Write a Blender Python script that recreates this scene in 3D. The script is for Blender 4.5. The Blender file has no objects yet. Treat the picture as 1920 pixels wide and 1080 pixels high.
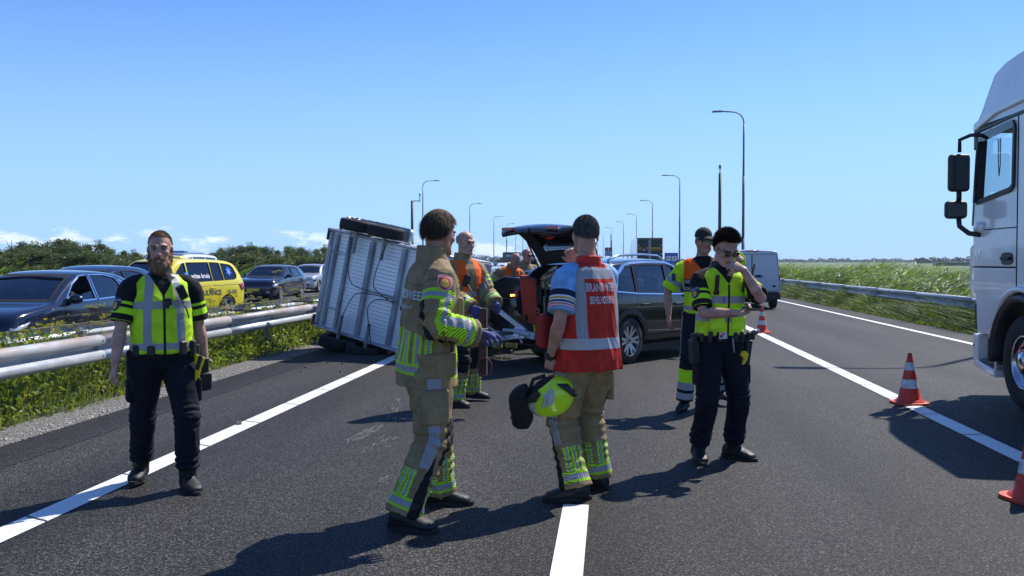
import bpy, bmesh, math, random
import numpy as np
from mathutils import Vector, Matrix, Euler
from mathutils.bvhtree import BVHTree
R = math.radians
S = bpy.context.scene
COL = S.collection
random.seed(7); np.random.seed(7)

# ------------------------------------------------------------------ camera
CAM_H, FPX = 1.62, 1800.0
YAW, PITCH = math.atan(185/FPX), math.atan(50/FPX)
cam_d = bpy.data.cameras.new('camera')
cam = bpy.data.objects.new('camera', cam_d); COL.objects.link(cam)
cam_d.sensor_width = 36; cam_d.lens = 36*FPX/1920
cam_d.clip_end = 6000; cam_d.clip_start = .05
cam.location = (0, 0, CAM_H)
cam.rotation_euler = (R(90)-PITCH, 0, YAW)
S.camera = cam
CAM_M = Euler((R(90)-PITCH, 0, YAW)).to_matrix()
def ray(px, py):
    return (CAM_M @ Vector(((px-960)/FPX, -(py-540)/FPX, -1))).normalized()
def gp(px, py, z=0.0):
    d = ray(px, py); t = (z-CAM_H)/d.z
    return Vector((d.x*t, d.y*t, z))
def aty(px, py, Y):
    d = ray(px, py); t = Y/d.y
    return Vector((d.x*t, Y, CAM_H+d.z*t))
def curve(y):                       # the motorway bends gently to the left far away
    return -1.1e-4*y*y if y > 0 else 0.0

# ------------------------------------------------------------------ sun + sky
SUN_EL = R(51); SUN_AZ = math.atan2(.60, .80)      # azimuth from +Y towards +X
sun_dir = Vector((math.sin(SUN_AZ)*math.cos(SUN_EL), math.cos(SUN_AZ)*math.cos(SUN_EL), math.sin(SUN_EL)))
sl = bpy.data.lights.new('sun', 'SUN'); sl.energy = 5.0; sl.angle = R(.53); sl.color = (1, .955, .88)
so = bpy.data.objects.new('sun', sl); COL.objects.link(so)
so.rotation_euler = (-sun_dir).to_track_quat('-Z', 'Y').to_euler(); so.location = (20, 30, 60)
W = bpy.data.worlds.new('World'); S.world = W; W.use_nodes = True
nt = W.node_tree; nt.nodes.clear()
def N(t, typ, **kw):
    n = t.nodes.new(typ)
    for k, v in kw.items():
        if k in n.inputs.keys(): n.inputs[k].default_value = v
        else: setattr(n, k, v)
    return n
sky = N(nt, 'ShaderNodeTexSky'); sky.sky_type = 'NISHITA'; sky.sun_disc = False
sky.sun_elevation = SUN_EL; sky.sun_rotation = SUN_AZ; sky.air_density = 1.0; sky.dust_density = .15; sky.ozone_density = 3.0
tc = N(nt, 'ShaderNodeTexCoord')
sep = N(nt, 'ShaderNodeSeparateXYZ'); nt.links.new(tc.outputs['Generated'], sep.inputs[0])
def MR(t, src, a, b, c=0., d=1., smooth=True):
    n = N(t, 'ShaderNodeMapRange'); n.interpolation_type = 'SMOOTHSTEP' if smooth else 'LINEAR'
    for i, v in enumerate((a, b, c, d)): n.inputs[i+1].default_value = v
    t.links.new(src, n.inputs[0]); return n.outputs[0]
def MA(t, op, a, b=None, clamp=False):
    n = N(t, 'ShaderNodeMath', operation=op, use_clamp=clamp)
    for i, v in enumerate((a, b)):
        if v is None: continue
        if isinstance(v, (int, float)): n.inputs[i].default_value = v
        else: t.links.new(v, n.inputs[i])
    return n.outputs[0]
# summer cumulus low on the horizon
mp = N(nt, 'ShaderNodeMapping'); mp.inputs['Scale'].default_value = (9, 9, 24)
nt.links.new(tc.outputs['Generated'], mp.inputs[0])
ns = N(nt, 'ShaderNodeTexNoise', Scale=1.5, Detail=8.0, Roughness=.58); nt.links.new(mp.outputs[0], ns.inputs['Vector'])
z = sep.outputs[2]
band = MA(nt, 'MULTIPLY', MR(nt, z, .0, .006), MR(nt, z, .055, .022))
left = MR(nt, sep.outputs[0], .12, -.22, .30, 1.0)
m = MA(nt, 'MULTIPLY', band, left)
thr = MA(nt, 'SUBTRACT', ns.outputs[0], MA(nt, 'SUBTRACT', .78, MA(nt, 'MULTIPLY', m, .30)))
cl = MA(nt, 'MULTIPLY', MR(nt, thr, 0., .09, 0, .8), m, True)
mx = N(nt, 'ShaderNodeMixRGB'); nt.links.new(cl, mx.inputs[0])
mx.inputs[2].default_value = (9.5, 10.2, 11.2, 1)
tint = N(nt, 'ShaderNodeMixRGB', blend_type='MULTIPLY'); tint.inputs[0].default_value = 1
tint.inputs[2].default_value = (.70, .99, 1.5, 1)
nt.links.new(sky.outputs[0], tint.inputs[1])
hz = N(nt, 'ShaderNodeMixRGB'); hz.inputs[2].default_value = (3.9, 6.6, 10.6, 1)       # pale blue air low down, all round
nt.links.new(MR(nt, z, .30, -.02, 0, .92), hz.inputs[0]); nt.links.new(tint.outputs[0], hz.inputs[1]); nt.links.new(hz.outputs[0], mx.inputs[1])
bg = N(nt, 'ShaderNodeBackground', Strength=.088); nt.links.new(mx.outputs[0], bg.inputs[0])
wo = N(nt, 'ShaderNodeOutputWorld'); nt.links.new(bg.outputs[0], wo.inputs[0])
S.view_settings.view_transform = 'Standard'; S.view_settings.look = 'None'
S.view_settings.gamma = 1; S.view_settings.use_curve_mapping = False
S.view_settings.exposure = 0.32
try:
    S.cycles.max_bounces = 8; S.cycles.transparent_max_bounces = 12
except Exception: pass

# ------------------------------------------------------------------ materials
MATS = {}
def M(name, col, rough=.6, metal=0., var=0., vscale=6., bump=0., bscale=60., coat=0., spec=.5, emit=None, col2=None, detail=4., strength=None, vec='Object', stretch=None):
    if name in MATS: return MATS[name]
    m = bpy.data.materials.new(name); m.use_nodes = True; t = m.node_tree
    b = t.nodes['Principled BSDF']
    b.inputs['Base Color'].default_value = (*col, 1); b.inputs['Roughness'].default_value = rough
    b.inputs['Metallic'].default_value = metal; b.inputs['Specular IOR Level'].default_value = spec
    if coat: b.inputs['Coat Weight'].default_value = coat; b.inputs['Coat Roughness'].default_value = .04
    if emit: b.inputs['Emission Color'].default_value = (*emit[:3], 1); b.inputs['Emission Strength'].default_value = emit[3]
    tcn = N(t, 'ShaderNodeTexCoord'); src = tcn.outputs[vec]
    if stretch:
        q = N(t, 'ShaderNodeMapping'); q.inputs['Scale'].default_value = stretch; t.links.new(src, q.inputs[0]); src = q.outputs[0]
    if var or col2:
        n = N(t, 'ShaderNodeTexNoise', Scale=vscale, Detail=detail, Roughness=.65); t.links.new(src, n.inputs['Vector'])
        r = N(t, 'ShaderNodeMixRGB')
        c2 = col2 if col2 else tuple(max(0, c*(1+var)) for c in col)
        c1 = col if col2 else tuple(max(0, c*(1-var)) for c in col)
        r.inputs[1].default_value = (*c1, 1); r.inputs[2].default_value = (*c2, 1)
        t.links.new(MR(t, n.outputs[0], .35, .65), r.inputs[0]); t.links.new(r.outputs[0], b.inputs['Base Color'])
    if bump:
        n = N(t, 'ShaderNodeTexNoise', Scale=bscale, Detail=3.0); t.links.new(src, n.inputs['Vector'])
        bp = N(t, 'ShaderNodeBump', Strength=strength or .5, Distance=bump); t.links.new(n.outputs[0], bp.inputs['Height'])
        t.links.new(bp.outputs[0], b.inputs['Normal'])
    MATS[name] = m; return m
def glass_mat(name, tint=(.25, .3, .32), rough=.02, extra=.0):
    if name in MATS: return MATS[name]
    m = bpy.data.materials.new(name); m.use_nodes = True; t = m.node_tree; t.nodes.clear()
    o = N(t, 'ShaderNodeOutputMaterial'); mixn = N(t, 'ShaderNodeMixShader')
    tr = N(t, 'ShaderNodeBsdfTransparent'); tr.inputs[0].default_value = (*tint, 1)
    gl = N(t, 'ShaderNodeBsdfGlossy'); gl.inputs['Roughness'].default_value = rough; gl.inputs[0].default_value = (.9, .95, 1, 1)
    lw = N(t, 'ShaderNodeLayerWeight', Blend=.5)          # facing is the same from both sides of a thin pane
    f = MA(t, 'ADD', MA(t, 'MULTIPLY', MA(t, 'POWER', lw.outputs['Facing'], 4.5), .9), .045+extra, True)
    t.links.new(f, mixn.inputs[0]); t.links.new(tr.outputs[0], mixn.inputs[1]); t.links.new(gl.outputs[0], mixn.inputs[2])
    t.links.new(mixn.outputs[0], o.inputs[0]); MATS[name] = m; return m

# ------------------------------------------------------------------ object helpers
def tag(o, label=None, cat=None, group=None, kind=None):
    if label: o['label'] = label
    if cat: o['category'] = cat
    if group: o['group'] = group
    if kind: o['kind'] = kind
    return o
def empty(name, loc=(0, 0, 0), rz=0, label=None, cat=None, group=None, kind=None, rot=None):
    o = bpy.data.objects.new(name, None); COL.objects.link(o); o.location = loc
    o.rotation_euler = rot if rot else (0, 0, rz); o.empty_display_size = .2
    return tag(o, label, cat, group, kind)
def link(name, me, mat=None, parent=None, smooth=False):
    if mat is not None:
        for mm in (mat if isinstance(mat, (list, tuple)) else [mat]): me.materials.append(mm)
    if smooth: me.polygons.foreach_set('use_smooth', [True]*len(me.polygons))
    o = bpy.data.objects.new(name, me); COL.objects.link(o)
    if parent is not None: o.parent = parent
    return o
class MB:
    """collects shapes, then links them as ONE mesh object"""
    def __init__(s): s.v = []; s.f = []; s.mi = []
    def add(s, vs, fs, mi=0):
        n = len(s.v); s.v += [tuple(v) for v in vs]; s.f += [tuple(i+n for i in f) for f in fs]; s.mi += [mi]*len(fs); return s
    def box(s, c, d, rot=None, mi=0, taper=None):
        x, y, z = d[0]/2, d[1]/2, d[2]/2; vs = []
        for dz in (-1, 1):
            k = 1 if dz < 0 or taper is None else taper
            for dx, dy in ((-1, -1), (1, -1), (1, 1), (-1, 1)): vs.append(Vector((dx*x*k, dy*y*k, dz*z)))
        if rot is not None: vs = [rot @ v for v in vs]
        c = Vector(c); vs = [v+c for v in vs]
        return s.add(vs, [(3, 2, 1, 0), (4, 5, 6, 7), (0, 1, 5, 4), (1, 2, 6, 5), (2, 3, 7, 6), (3, 0, 4, 7)], mi)
    def bar(s, a, b, w, h=None, mi=0):
        a, b = Vector(a), Vector(b); d = b-a; q = d.to_track_quat('Z', 'Y').to_matrix()
        return s.box((a+b)/2, (w, h or w, d.length), q, mi)
    def tube(s, pts, r, n=10, mi=0, cap=True, ref=None):
        pts = [Vector(p) for p in pts]; rs = r if isinstance(r, (list, tuple)) else [r]*len(pts); vs = []
        refv = Vector(ref) if ref is not None else None; prev = None
        for i, p in enumerate(pts):
            t = (pts[min(i+1, len(pts)-1)]-pts[max(i-1, 0)])
            if t.length < 1e-9: t = Vector((0, 0, 1))
            t.normalize()
            if refv is not None: a = refv-t*refv.dot(t)
            elif prev is not None: a = prev-t*prev.dot(t)
            else:
                a = Vector((1, 0, 0)) if abs(t.x) < .8 else Vector((0, 1, 0)); a = a-t*a.dot(t)
            a.normalize(); prev = a; b = t.cross(a)
            ra, rb = rs[i] if isinstance(rs[i], (list, tuple)) else (rs[i], rs[i])
            for k in range(n):
                an = 2*math.pi*k/n; vs.append(p+a*(math.cos(an)*ra)+b*(math.sin(an)*rb))
        fs = []
        for i in range(len(pts)-1):
            for k in range(n): fs.append((i*n+k, i*n+(k+1) % n, (i+1)*n+(k+1) % n, (i+1)*n+k))
        if cap: fs.append(tuple(range(n-1, -1, -1))); fs.append(tuple((len(pts)-1)*n+k for k in range(n)))
        return s.add(vs, fs, mi)
    def ball(s, c, r, n=12, m=8, rot=None, mi=0):
        c = Vector(c); r = r if isinstance(r, (list, tuple)) else (r, r, r); vs = [Vector((0, 0, r[2]))]; fs = []
        for i in range(1, m):
            th = math.pi*i/m
            for k in range(n):
                ph = 2*math.pi*k/n; vs.append(Vector((math.sin(th)*math.cos(ph)*r[0], math.sin(th)*math.sin(ph)*r[1], math.cos(th)*r[2])))
        vs.append(Vector((0, 0, -r[2])))
        for k in range(n): fs.append((0, 1+k, 1+(k+1) % n))
        for i in range(m-2):
            for k in range(n): a = 1+i*n; fs.append((a+k, a+n+k, a+n+(k+1) % n, a+(k+1) % n))
        L = len(vs)-1; a = 1+(m-2)*n
        for k in range(n): fs.append((a+k, L, a+(k+1) % n))
        if rot is not None: vs = [rot @ v for v in vs]
        return s.add([v+c for v in vs], fs, mi)
    def prism(s, poly, axis, a, b, mi=0):
        """polygon in the plane normal to axis, extruded from a to b"""
        def P(u, v, w): return {'x': (w, u, v), 'y': (u, w, v), 'z': (u, v, w)}[axis]
        n = len(poly); vs = [P(u, v, a) for u, v in poly]+[P(u, v, b) for u, v in poly]
        fs = [tuple(range(n-1, -1, -1)), tuple(range(n, 2*n))]+[(i, (i+1) % n, n+(i+1) % n, n+i) for i in range(n)]
        return s.add(vs, fs, mi)
    def lathe(s, prof, c=(0, 0, 0), n=24, axis='z', mi=0, cap=False):
        vs = []; fs = []
        for (r, h) in prof:
            for k in range(n):
                a = 2*math.pi*k/n; u, v = r*math.cos(a), r*math.sin(a)
                p = {'z': (u, v, h), 'y': (u, h, v), 'x': (h, u, v)}[axis]
                vs.append((p[0]+c[0], p[1]+c[1], p[2]+c[2]))
        for i in range(len(prof)-1):
            for k in range(n): fs.append((i*n+k, i*n+(k+1) % n, (i+1)*n+(k+1) % n, (i+1)*n+k))
        if cap: fs.append(tuple(range(n-1, -1, -1))); fs.append(tuple((len(prof)-1)*n+k for k in range(n)))
        return s.add(vs, fs, mi)
    def mesh(s, name='m', fix=True):
        me = bpy.data.meshes.new(name); me.from_pydata(s.v, [], s.f)
        if any(s.mi): me.polygons.foreach_set('material_index', s.mi)
        if fix:
            bm = bmesh.new(); bm.from_mesh(me); bmesh.ops.recalc_face_normals(bm, faces=bm.faces); bm.to_mesh(me); bm.free()
        me.update(); return me
    def build(s, name, mat, parent=None, smooth=False, bevel=0, seg=2, fix=True, sub=0):
        o = link(name, s.mesh(name, fix), mat, parent, smooth)
        if bevel:
            md = o.modifiers.new('bevel', 'BEVEL'); md.width = bevel; md.segments = seg; md.limit_method = 'ANGLE'; md.angle_limit = R(35)
            md.harden_normals = False
        if sub:
            md = o.modifiers.new('sub', 'SUBSURF'); md.levels = md.render_levels = sub
        return o
def autosmooth(o, ang=35):
    me = o.data; me.polygons.foreach_set('use_smooth', [True]*len(me.polygons))
    bm = bmesh.new(); bm.from_mesh(me)
    for e in bm.edges:
        if len(e.link_faces) == 2 and e.calc_face_angle(0) > R(ang): e.smooth = False
    bm.to_mesh(me); bm.free(); return o
def apply_mods(o):
    dg = bpy.context.evaluated_depsgraph_get(); dg.update()
    ev = o.evaluated_get(dg); me = bpy.data.meshes.new_from_object(ev)
    old = o.data; o.modifiers.clear(); o.data = me; bpy.data.meshes.remove(old); return o
def copy_tree(o, parent=None):
    c = o.copy(); COL.objects.link(c); c.parent = parent
    for ch in list(o.children): copy_tree(ch, c)
    return c
def mesh_np(name, V, F, mat, parent=None, smooth=False, attrs=None):
    """V (n,3), F (m,k) arrays -> fast mesh"""
    me = bpy.data.meshes.new(name); V = np.asarray(V, np.float32); F = np.asarray(F, np.int32)
    k = F.shape[1]; me.vertices.add(len(V)); me.vertices.foreach_set('co', V.ravel())
    me.loops.add(F.size); me.loops.foreach_set('vertex_index', F.ravel())
    me.polygons.add(len(F)); me.polygons.foreach_set('loop_start', np.arange(0, F.size, k, dtype=np.int32))
    me.polygons.foreach_set('loop_total', np.full(len(F), k, np.int32))
    if attrs:
        for an, av in attrs.items():
            a = me.attributes.new(an, 'FLOAT', 'POINT'); a.data.foreach_set('value', np.asarray(av, np.float32))
    me.update(calc_edges=True); return link(name, me, mat, parent, smooth)
def vnoise(P, scale=1., seed=0):
    """smooth value noise 0..1 at points P (n,3)"""
    P = np.asarray(P, np.float64)*scale+seed*17.31; i = np.floor(P).astype(np.int64); f = P-i; f = f*f*(3-2*f)
    def h(a):
        n = (a[:, 0]*73856093) ^ (a[:, 1]*19349663) ^ (a[:, 2]*83492791) ^ (seed*2654435); n = (n ^ (n >> 13))*1274126177 & 0x7fffffff
        return (n % 100003)/100003.
    r = 0
    for dx in (0, 1):
        for dy in (0, 1):
            for dz in (0, 1):
                w = (f[:, 0] if dx else 1-f[:, 0])*(f[:, 1] if dy else 1-f[:, 1])*(f[:, 2] if dz else 1-f[:, 2])
                r = r+w*h(i+np.array([dx, dy, dz]))
    return r
def text_mesh(txt, size, bold=False, extrude=0., spacing=1., align='CENTER'):
    cu = bpy.data.curves.new('t', 'FONT'); cu.body = txt; cu.size = size; cu.align_x = align; cu.align_y = 'CENTER'
    cu.space_character = spacing; cu.extrude = extrude; cu.resolution_u = 3
    if bold: cu.offset = size*.022
    o = bpy.data.objects.new('t', cu); COL.objects.link(o)
    dg = bpy.context.evaluated_depsgraph_get(); dg.update()
    me = bpy.data.meshes.new_from_object(o.evaluated_get(dg)); bpy.data.objects.remove(o); bpy.data.curves.remove(cu)
    return me
# ------------------------------------------------------------------ road frame: x across, y along, bent by curve(y)
def strip(name, x0, x1, y0, y1, z, mat, step=6., nx=1, parent=None, kind=None, z1=None):
    ys = list(np.arange(y0, y1, step))+[y1]; V = []; F = []
    for y in ys:
        for i in range(nx+1):
            u = i/nx; V.append((x0+(x1-x0)*u+curve(y), y, z+((z1-z)*u if z1 is not None else 0)))
    for j in range(len(ys)-1):
        for i in range(nx): a = j*(nx+1)+i; F.append((a, a+1, a+nx+2, a+nx+1))
    o = mesh_np(name, V, F, mat, parent)
    if kind: o['kind'] = kind
    return o
def asphalt(name, base, spec_col):
    m = bpy.data.materials.new(name); m.use_nodes = True; t = m.node_tree; b = t.nodes['Principled BSDF']
    tcn = N(t, 'ShaderNodeTexCoord'); src = tcn.outputs['Object']
    v = N(t, 'ShaderNodeTexVoronoi', Scale=130.); t.links.new(src, v.inputs['Vector'])
    v2 = N(t, 'ShaderNodeTexNoise', Scale=55., Detail=3.0, Roughness=.7); t.links.new(src, v2.inputs['Vector'])
    big = N(t, 'ShaderNodeTexNoise', Scale=.35, Detail=5.0, Roughness=.6); 
    mpp = N(t, 'ShaderNodeMapping'); mpp.inputs['Scale'].default_value = (2.2, .3, 1); t.links.new(src, mpp.inputs[0]); t.links.new(mpp.outputs[0], big.inputs['Vector'])
    sepc = N(t, 'ShaderNodeSeparateColor'); t.links.new(v.outputs['Color'], sepc.inputs[0])
    a = MR(t, sepc.outputs[0], .1, .95, 0, 1, False)
    a2 = MA(t, 'MULTIPLY', MA(t, 'POWER', a, 2.9), MR(t, v2.outputs[0], .3, .65))
    mixc = N(t, 'ShaderNodeMixRGB'); mixc.inputs[1].default_value = (*base, 1); mixc.inputs[2].default_value = (*spec_col, 1)
    t.links.new(a2, mixc.inputs[0])
    bigm = N(t, 'ShaderNodeMixRGB', blend_type='MULTIPLY'); bigm.inputs[0].default_value = 1
    cr = N(t, 'ShaderNodeMixRGB'); cr.inputs[1].default_value = (.70, .70, .70, 1); cr.inputs[2].default_value = (1.25, 1.25, 1.25, 1)
    t.links.new(MR(t, big.outputs[0], .3, .7), cr.inputs[0]); t.links.new(mixc.outputs[0], bigm.inputs[1]); t.links.new(cr.outputs[0], bigm.inputs[2])
    sx_ = N(t, 'ShaderNodeSeparateXYZ'); t.links.new(src, sx_.inputs[0])                    # polished wheel tracks
    tr_ = MA(t, 'COSINE', MA(t, 'MULTIPLY', MA(t, 'SUBTRACT', sx_.outputs[0], .75), 2*math.pi/1.75)); nzt = N(t, 'ShaderNodeTexNoise', Scale=.9, Detail=4.0); t.links.new(mpp.outputs[0], nzt.inputs['Vector'])
    fac = MA(t, 'ADD', .98, MA(t, 'MULTIPLY', tr_, MA(t, 'MULTIPLY', nzt.outputs[0], .26))); wmx = N(t, 'ShaderNodeMixRGB', blend_type='MULTIPLY'); wmx.inputs[0].default_value = 1
    t.links.new(bigm.outputs[0], wmx.inputs[1]); t.links.new(fac, wmx.inputs[2]); t.links.new(wmx.outputs[0], b.inputs['Base Color'])
    b.inputs['Roughness'].default_value = .7; b.inputs['Specular IOR Level'].default_value = .20
    hh = MA(t, 'ADD', MA(t, 'MULTIPLY', v.outputs['Distance'], -.8), v2.outputs[0])
    bp = N(t, 'ShaderNodeBump', Strength=.75, Distance=.005); t.links.new(hh, bp.inputs['Height']); t.links.new(bp.outputs[0], b.inputs['Normal'])
    return m
mASPH = asphalt('asphalt', (.0090, .0082, .0074), (.165, .158, .150))
mASPH2 = asphalt('asphalt_opposite', (.05, .05, .052), (.16, .16, .16))
mLINE = M('road_paint', (.72, .72, .70), .55, var=.06, vscale=30, bump=.002, bscale=160, col2=None)
mEARTH = M('soil_grass', (.025, .040, .010), .95, col2=(.05, .065, .02), vscale=1.2, bump=.03, bscale=8)
mFIELD = M('meadow', (.075, .13, .03), .95, col2=(.12, .16, .045), vscale=.06, detail=6)
mGRAV = M('gravel_verge', (.07, .066, .06), .95, col2=(.24, .22, .20), vscale=45, bump=.02, bscale=60, strength=1., detail=3)
# ground sheet to the horizon
ground = strip('ground', -2500, 2500, -40, 4500, -.06, mFIELD, 200, 8, kind='structure')
strip('road', -5.35, 8.05, -12, 900, 0., mASPH, 6, 2, kind='structure')
strip('opposite_road', -20.0, -8.0, -12, 900, -.001, mASPH2, 6, 2, kind='structure')
strip('median_soil', -8.0, -5.35, -12, 900, -.012, mEARTH, 6, 1, kind='structure')
strip('verge_soil', 8.05, 30, -12, 900, -.012, mEARTH, 6, 1, kind='structure', z1=-.4)
strip('left_verge_soil', -60, -20, -12, 900, -.02, mEARTH, 6, 1, kind='structure')
mBAND = asphalt('asphalt_edge', (.007, .007, .007), (.10, .10, .10))
strip('road_edge_band', -5.33, -4.72, -12, 200, .0035, mBAND, 3, 1, kind='structure')
strip('gravel_shoulder', -5.85, -5.28, -12, 120, .006, mGRAV, 1.5, 1, kind='structure')
# loose stones on the gravel shoulder
rng = np.random.RandomState(3)
def stones(name, n, fx, fy, smin, smax, mat):
    V = []; F = []
    base = np.array([(1, 0, 0), (-1, 0, 0), (0, 1, 0), (0, -1, 0), (0, 0, 1), (0, 0, -1)], float)
    fc = [(0, 2, 4), (2, 1, 4), (1, 3, 4), (3, 0, 4), (2, 0, 5), (1, 2, 5), (3, 1, 5), (0, 3, 5)]
    for i in range(n):
        x, y = fx(), fy(); s = rng.uniform(smin, smax); p = base*s*rng.uniform(.6, 1.3, (6, 3))*np.array([1, 1, .6])
        a = rng.uniform(0, 6.28); c, q = math.cos(a), math.sin(a); p = p @ np.array([[c, q, 0], [-q, c, 0], [0, 0, 1]])
        k = len(V); V += list(p+np.array([x+curve(y), y, s*.3])); F += [(a_+k, b_+k, c_+k) for a_, b_, c_ in fc]
    o = mesh_np(name, V, F, mat); tag(o, kind='stuff'); return o
mSTONE = M('stone_chips', (.28, .26, .23), .9, var=.5, vscale=9)
o = stones('loose_gravel', 2600, lambda: -5.28-abs(rng.normal(0, .18)), lambda: 6+rng.exponential(6), .006, .022, mSTONE)
tag(o, 'loose grey gravel stones along the left edge of the asphalt', 'gravel')
# ------------------------------------------------------------------ painted markings (4 mm above)
t_ = mLINE.node_tree; b_ = t_.nodes['Principled BSDF']; old = b_.inputs['Base Color'].links[0].from_socket; tcx = N(t_, 'ShaderNodeTexCoord')
nw = N(t_, 'ShaderNodeTexNoise', Scale=38., Detail=8.0, Roughness=.8); t_.links.new(tcx.outputs['Object'], nw.inputs['Vector']); nl = N(t_, 'ShaderNodeTexNoise', Scale=1.4, Detail=3.0); t_.links.new(tcx.outputs['Object'], nl.inputs['Vector'])
wm = N(t_, 'ShaderNodeMixRGB'); wm.inputs[2].default_value = (.07, .07, .07, 1); t_.links.new(old, wm.inputs[1])
t_.links.new(MR(t_, MA(t_, 'ADD', nw.outputs[0], MA(t_, 'MULTIPLY', nl.outputs[0], .22)), .72, .80, 0, .85), wm.inputs[0]); t_.links.new(wm.outputs[0], b_.inputs['Base Color'])
mJOINT = M('line_joint', (.05, .05, .05), .8)
def line(x0, w, y0, y1, name='road_marking'):
    return strip(name, x0-w/2, x0+w/2, y0, y1, .0045, mLINE, 3, 1, kind='structure')
line(-3.58, .20, -5, 640, 'left_edge_line')
line(7.10, .15, -5, 640, 'right_edge_line')
line(3.38, .20, -5, 640, 'hard_shoulder_line')
for k in range(12):                                        # lane dashes: 3 m painted, 9 m gap
    y0 = 3.35+12*k
    strip('lane_dash', -.22-.085, -.22+.085, y0, y0+3.0, .0045, mLINE, 1.5, 1, kind='structure')
for x0 in (-3.58, 3.38):                                   # the thin seams between applied strips
    sm = MB()
    for y in np.arange(3.2, 42, 1.22):
        x = x0+curve(y); s = .03 if x0 > 0 else -.05
        sm.add([(x-.1, y-s, .007), (x+.1, y+s, .007), (x+.1, y+s+.022, .007), (x-.1, y-s+.022, .007)], [(0, 1, 2, 3)])
    tag(sm.build('line_seam', mJOINT, None, fix=False), kind='structure')
line(-9.0, .15, -5, 400, 'opposite_edge_line'); 
for k in range(16):
    strip('opposite_lane_dash', -12.9, -12.75, 6+12*k, 9+12*k, .0045, mLINE, 1.5, 1, kind='structure')
line(-16.6, .18, -5, 400, 'opposite_shoulder_line')
# chalk scrapes on the asphalt
mCHALK = M('scrape_marks', (.25, .25, .24), .8)
sc_ = MB(); rs = random.Random(5)
def scrape(p0, p1, n, wd):
    a, b = gp(*p0), gp(*p1)
    for i in range(n):
        o1 = Vector((rs.uniform(-wd, wd), rs.uniform(-wd, wd), 0)); t0 = rs.uniform(0, .8); t1 = t0+rs.uniform(.03, .2)
        p = a.lerp(b, t0)+o1; q = a.lerp(b, min(1, t1))+o1+Vector((rs.uniform(-.03, .03), rs.uniform(-.03, .03), 0)); d = (q-p).normalized(); nn = Vector((-d.y, d.x, 0))*rs.uniform(.001, .004)
        sc_.add([p+nn+Vector((0, 0, .003)), q+Vector((0, 0, .003)), p-nn+Vector((0, 0, .003))], [(0, 1, 2)])
scrape((648, 832), (720, 795), 60, .06); scrape((715, 905), (730, 890), 30, .03); scrape((826, 880), (842, 850), 45, .05); scrape((735, 790), (750, 740), 30, .05)
scrape((690, 850), (750, 810), 30, .1)
tag(sc_.build('scrape_marks', mCHALK, None, fix=False), 'pale chalky scrape marks on the asphalt around the jacketed firefighter', 'marks', kind='structure')
# dark tar patch near the left edge
tp = MB(); c0 = gp(475, 705); vs = []
for k in range(28):
    a = k/28*6.283; r = 1+.25*math.sin(3*a+1)+.15*math.sin(7*a); vs.append((c0.x+.13*r*math.cos(a), c0.y+.42*r*math.sin(a), .003))
tp.add(vs, [tuple(range(28))]); tag(tp.build('tar_patch', M('tar', (.012, .012, .012), .7, bump=.01, bscale=40), None, fix=False), kind='structure')

# ------------------------------------------------------------------ guardrails
def galv(name, c=(.42, .44, .46), rust=0., rough=.42):
    m = bpy.data.materials.new(name); m.use_nodes = True; t = m.node_tree; b = t.nodes['Principled BSDF']
    b.inputs['Metallic'].default_value = .35
    tcn = N(t, 'ShaderNodeTexCoord'); n = N(t, 'ShaderNodeTexNoise', Scale=3., Detail=8.0, Roughness=.7); mpg = N(t, 'ShaderNodeMapping'); mpg.inputs['Scale'].default_value = (1, .35, 1)
    t.links.new(tcn.outputs['Object'], mpg.inputs[0]); t.links.new(mpg.outputs[0], n.inputs['Vector'])
    mixc = N(t, 'ShaderNodeMixRGB'); mixc.inputs[1].default_value = (*[x*.75 for x in c], 1); mixc.inputs[2].default_value = (*[min(1, x*1.2) for x in c], 1)
    t.links.new(MR(t, n.outputs[0], .35, .65), mixc.inputs[0]); last = mixc.outputs[0]
    b.inputs['Roughness'].default_value = rough
    if rust:
        sp = N(t, 'ShaderNodeSeparateXYZ'); t.links.new(tcn.outputs['Object'], sp.inputs[0])
        n2 = N(t, 'ShaderNodeTexNoise', Scale=5., Detail=9.0, Roughness=.75); t.links.new(mpg.outputs[0], n2.inputs['Vector'])
        f = MA(t, 'MULTIPLY', MR(t, sp.outputs[2], .66, .74), MR(t, n2.outputs[0], .36, .56), True)
        m2 = N(t, 'ShaderNodeMixRGB'); m2.inputs[2].default_value = (.30, .17, .095, 1); t.links.new(MA(t, 'MULTIPLY', f, rust), m2.inputs[0]); t.links.new(last, m2.inputs[1]); last = m2.outputs[0]
        t.links.new(MA(t, 'SUBTRACT', .35, MA(t, 'MULTIPLY', f, .35), True), b.inputs['Metallic'])
    t.links.new(last, b.inputs['Base Color']); return m
mGALV = galv('galvanised_steel', rust=.65, rough=.52); mGALVR = galv('galvanised_steel_right', (.40, .42, .44), rough=.5); mGALVP = galv('galvanised_post', (.25, .26, .27))
mGALVT = galv('galvanised_tube', (.48, .50, .53), rough=.36)
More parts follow.
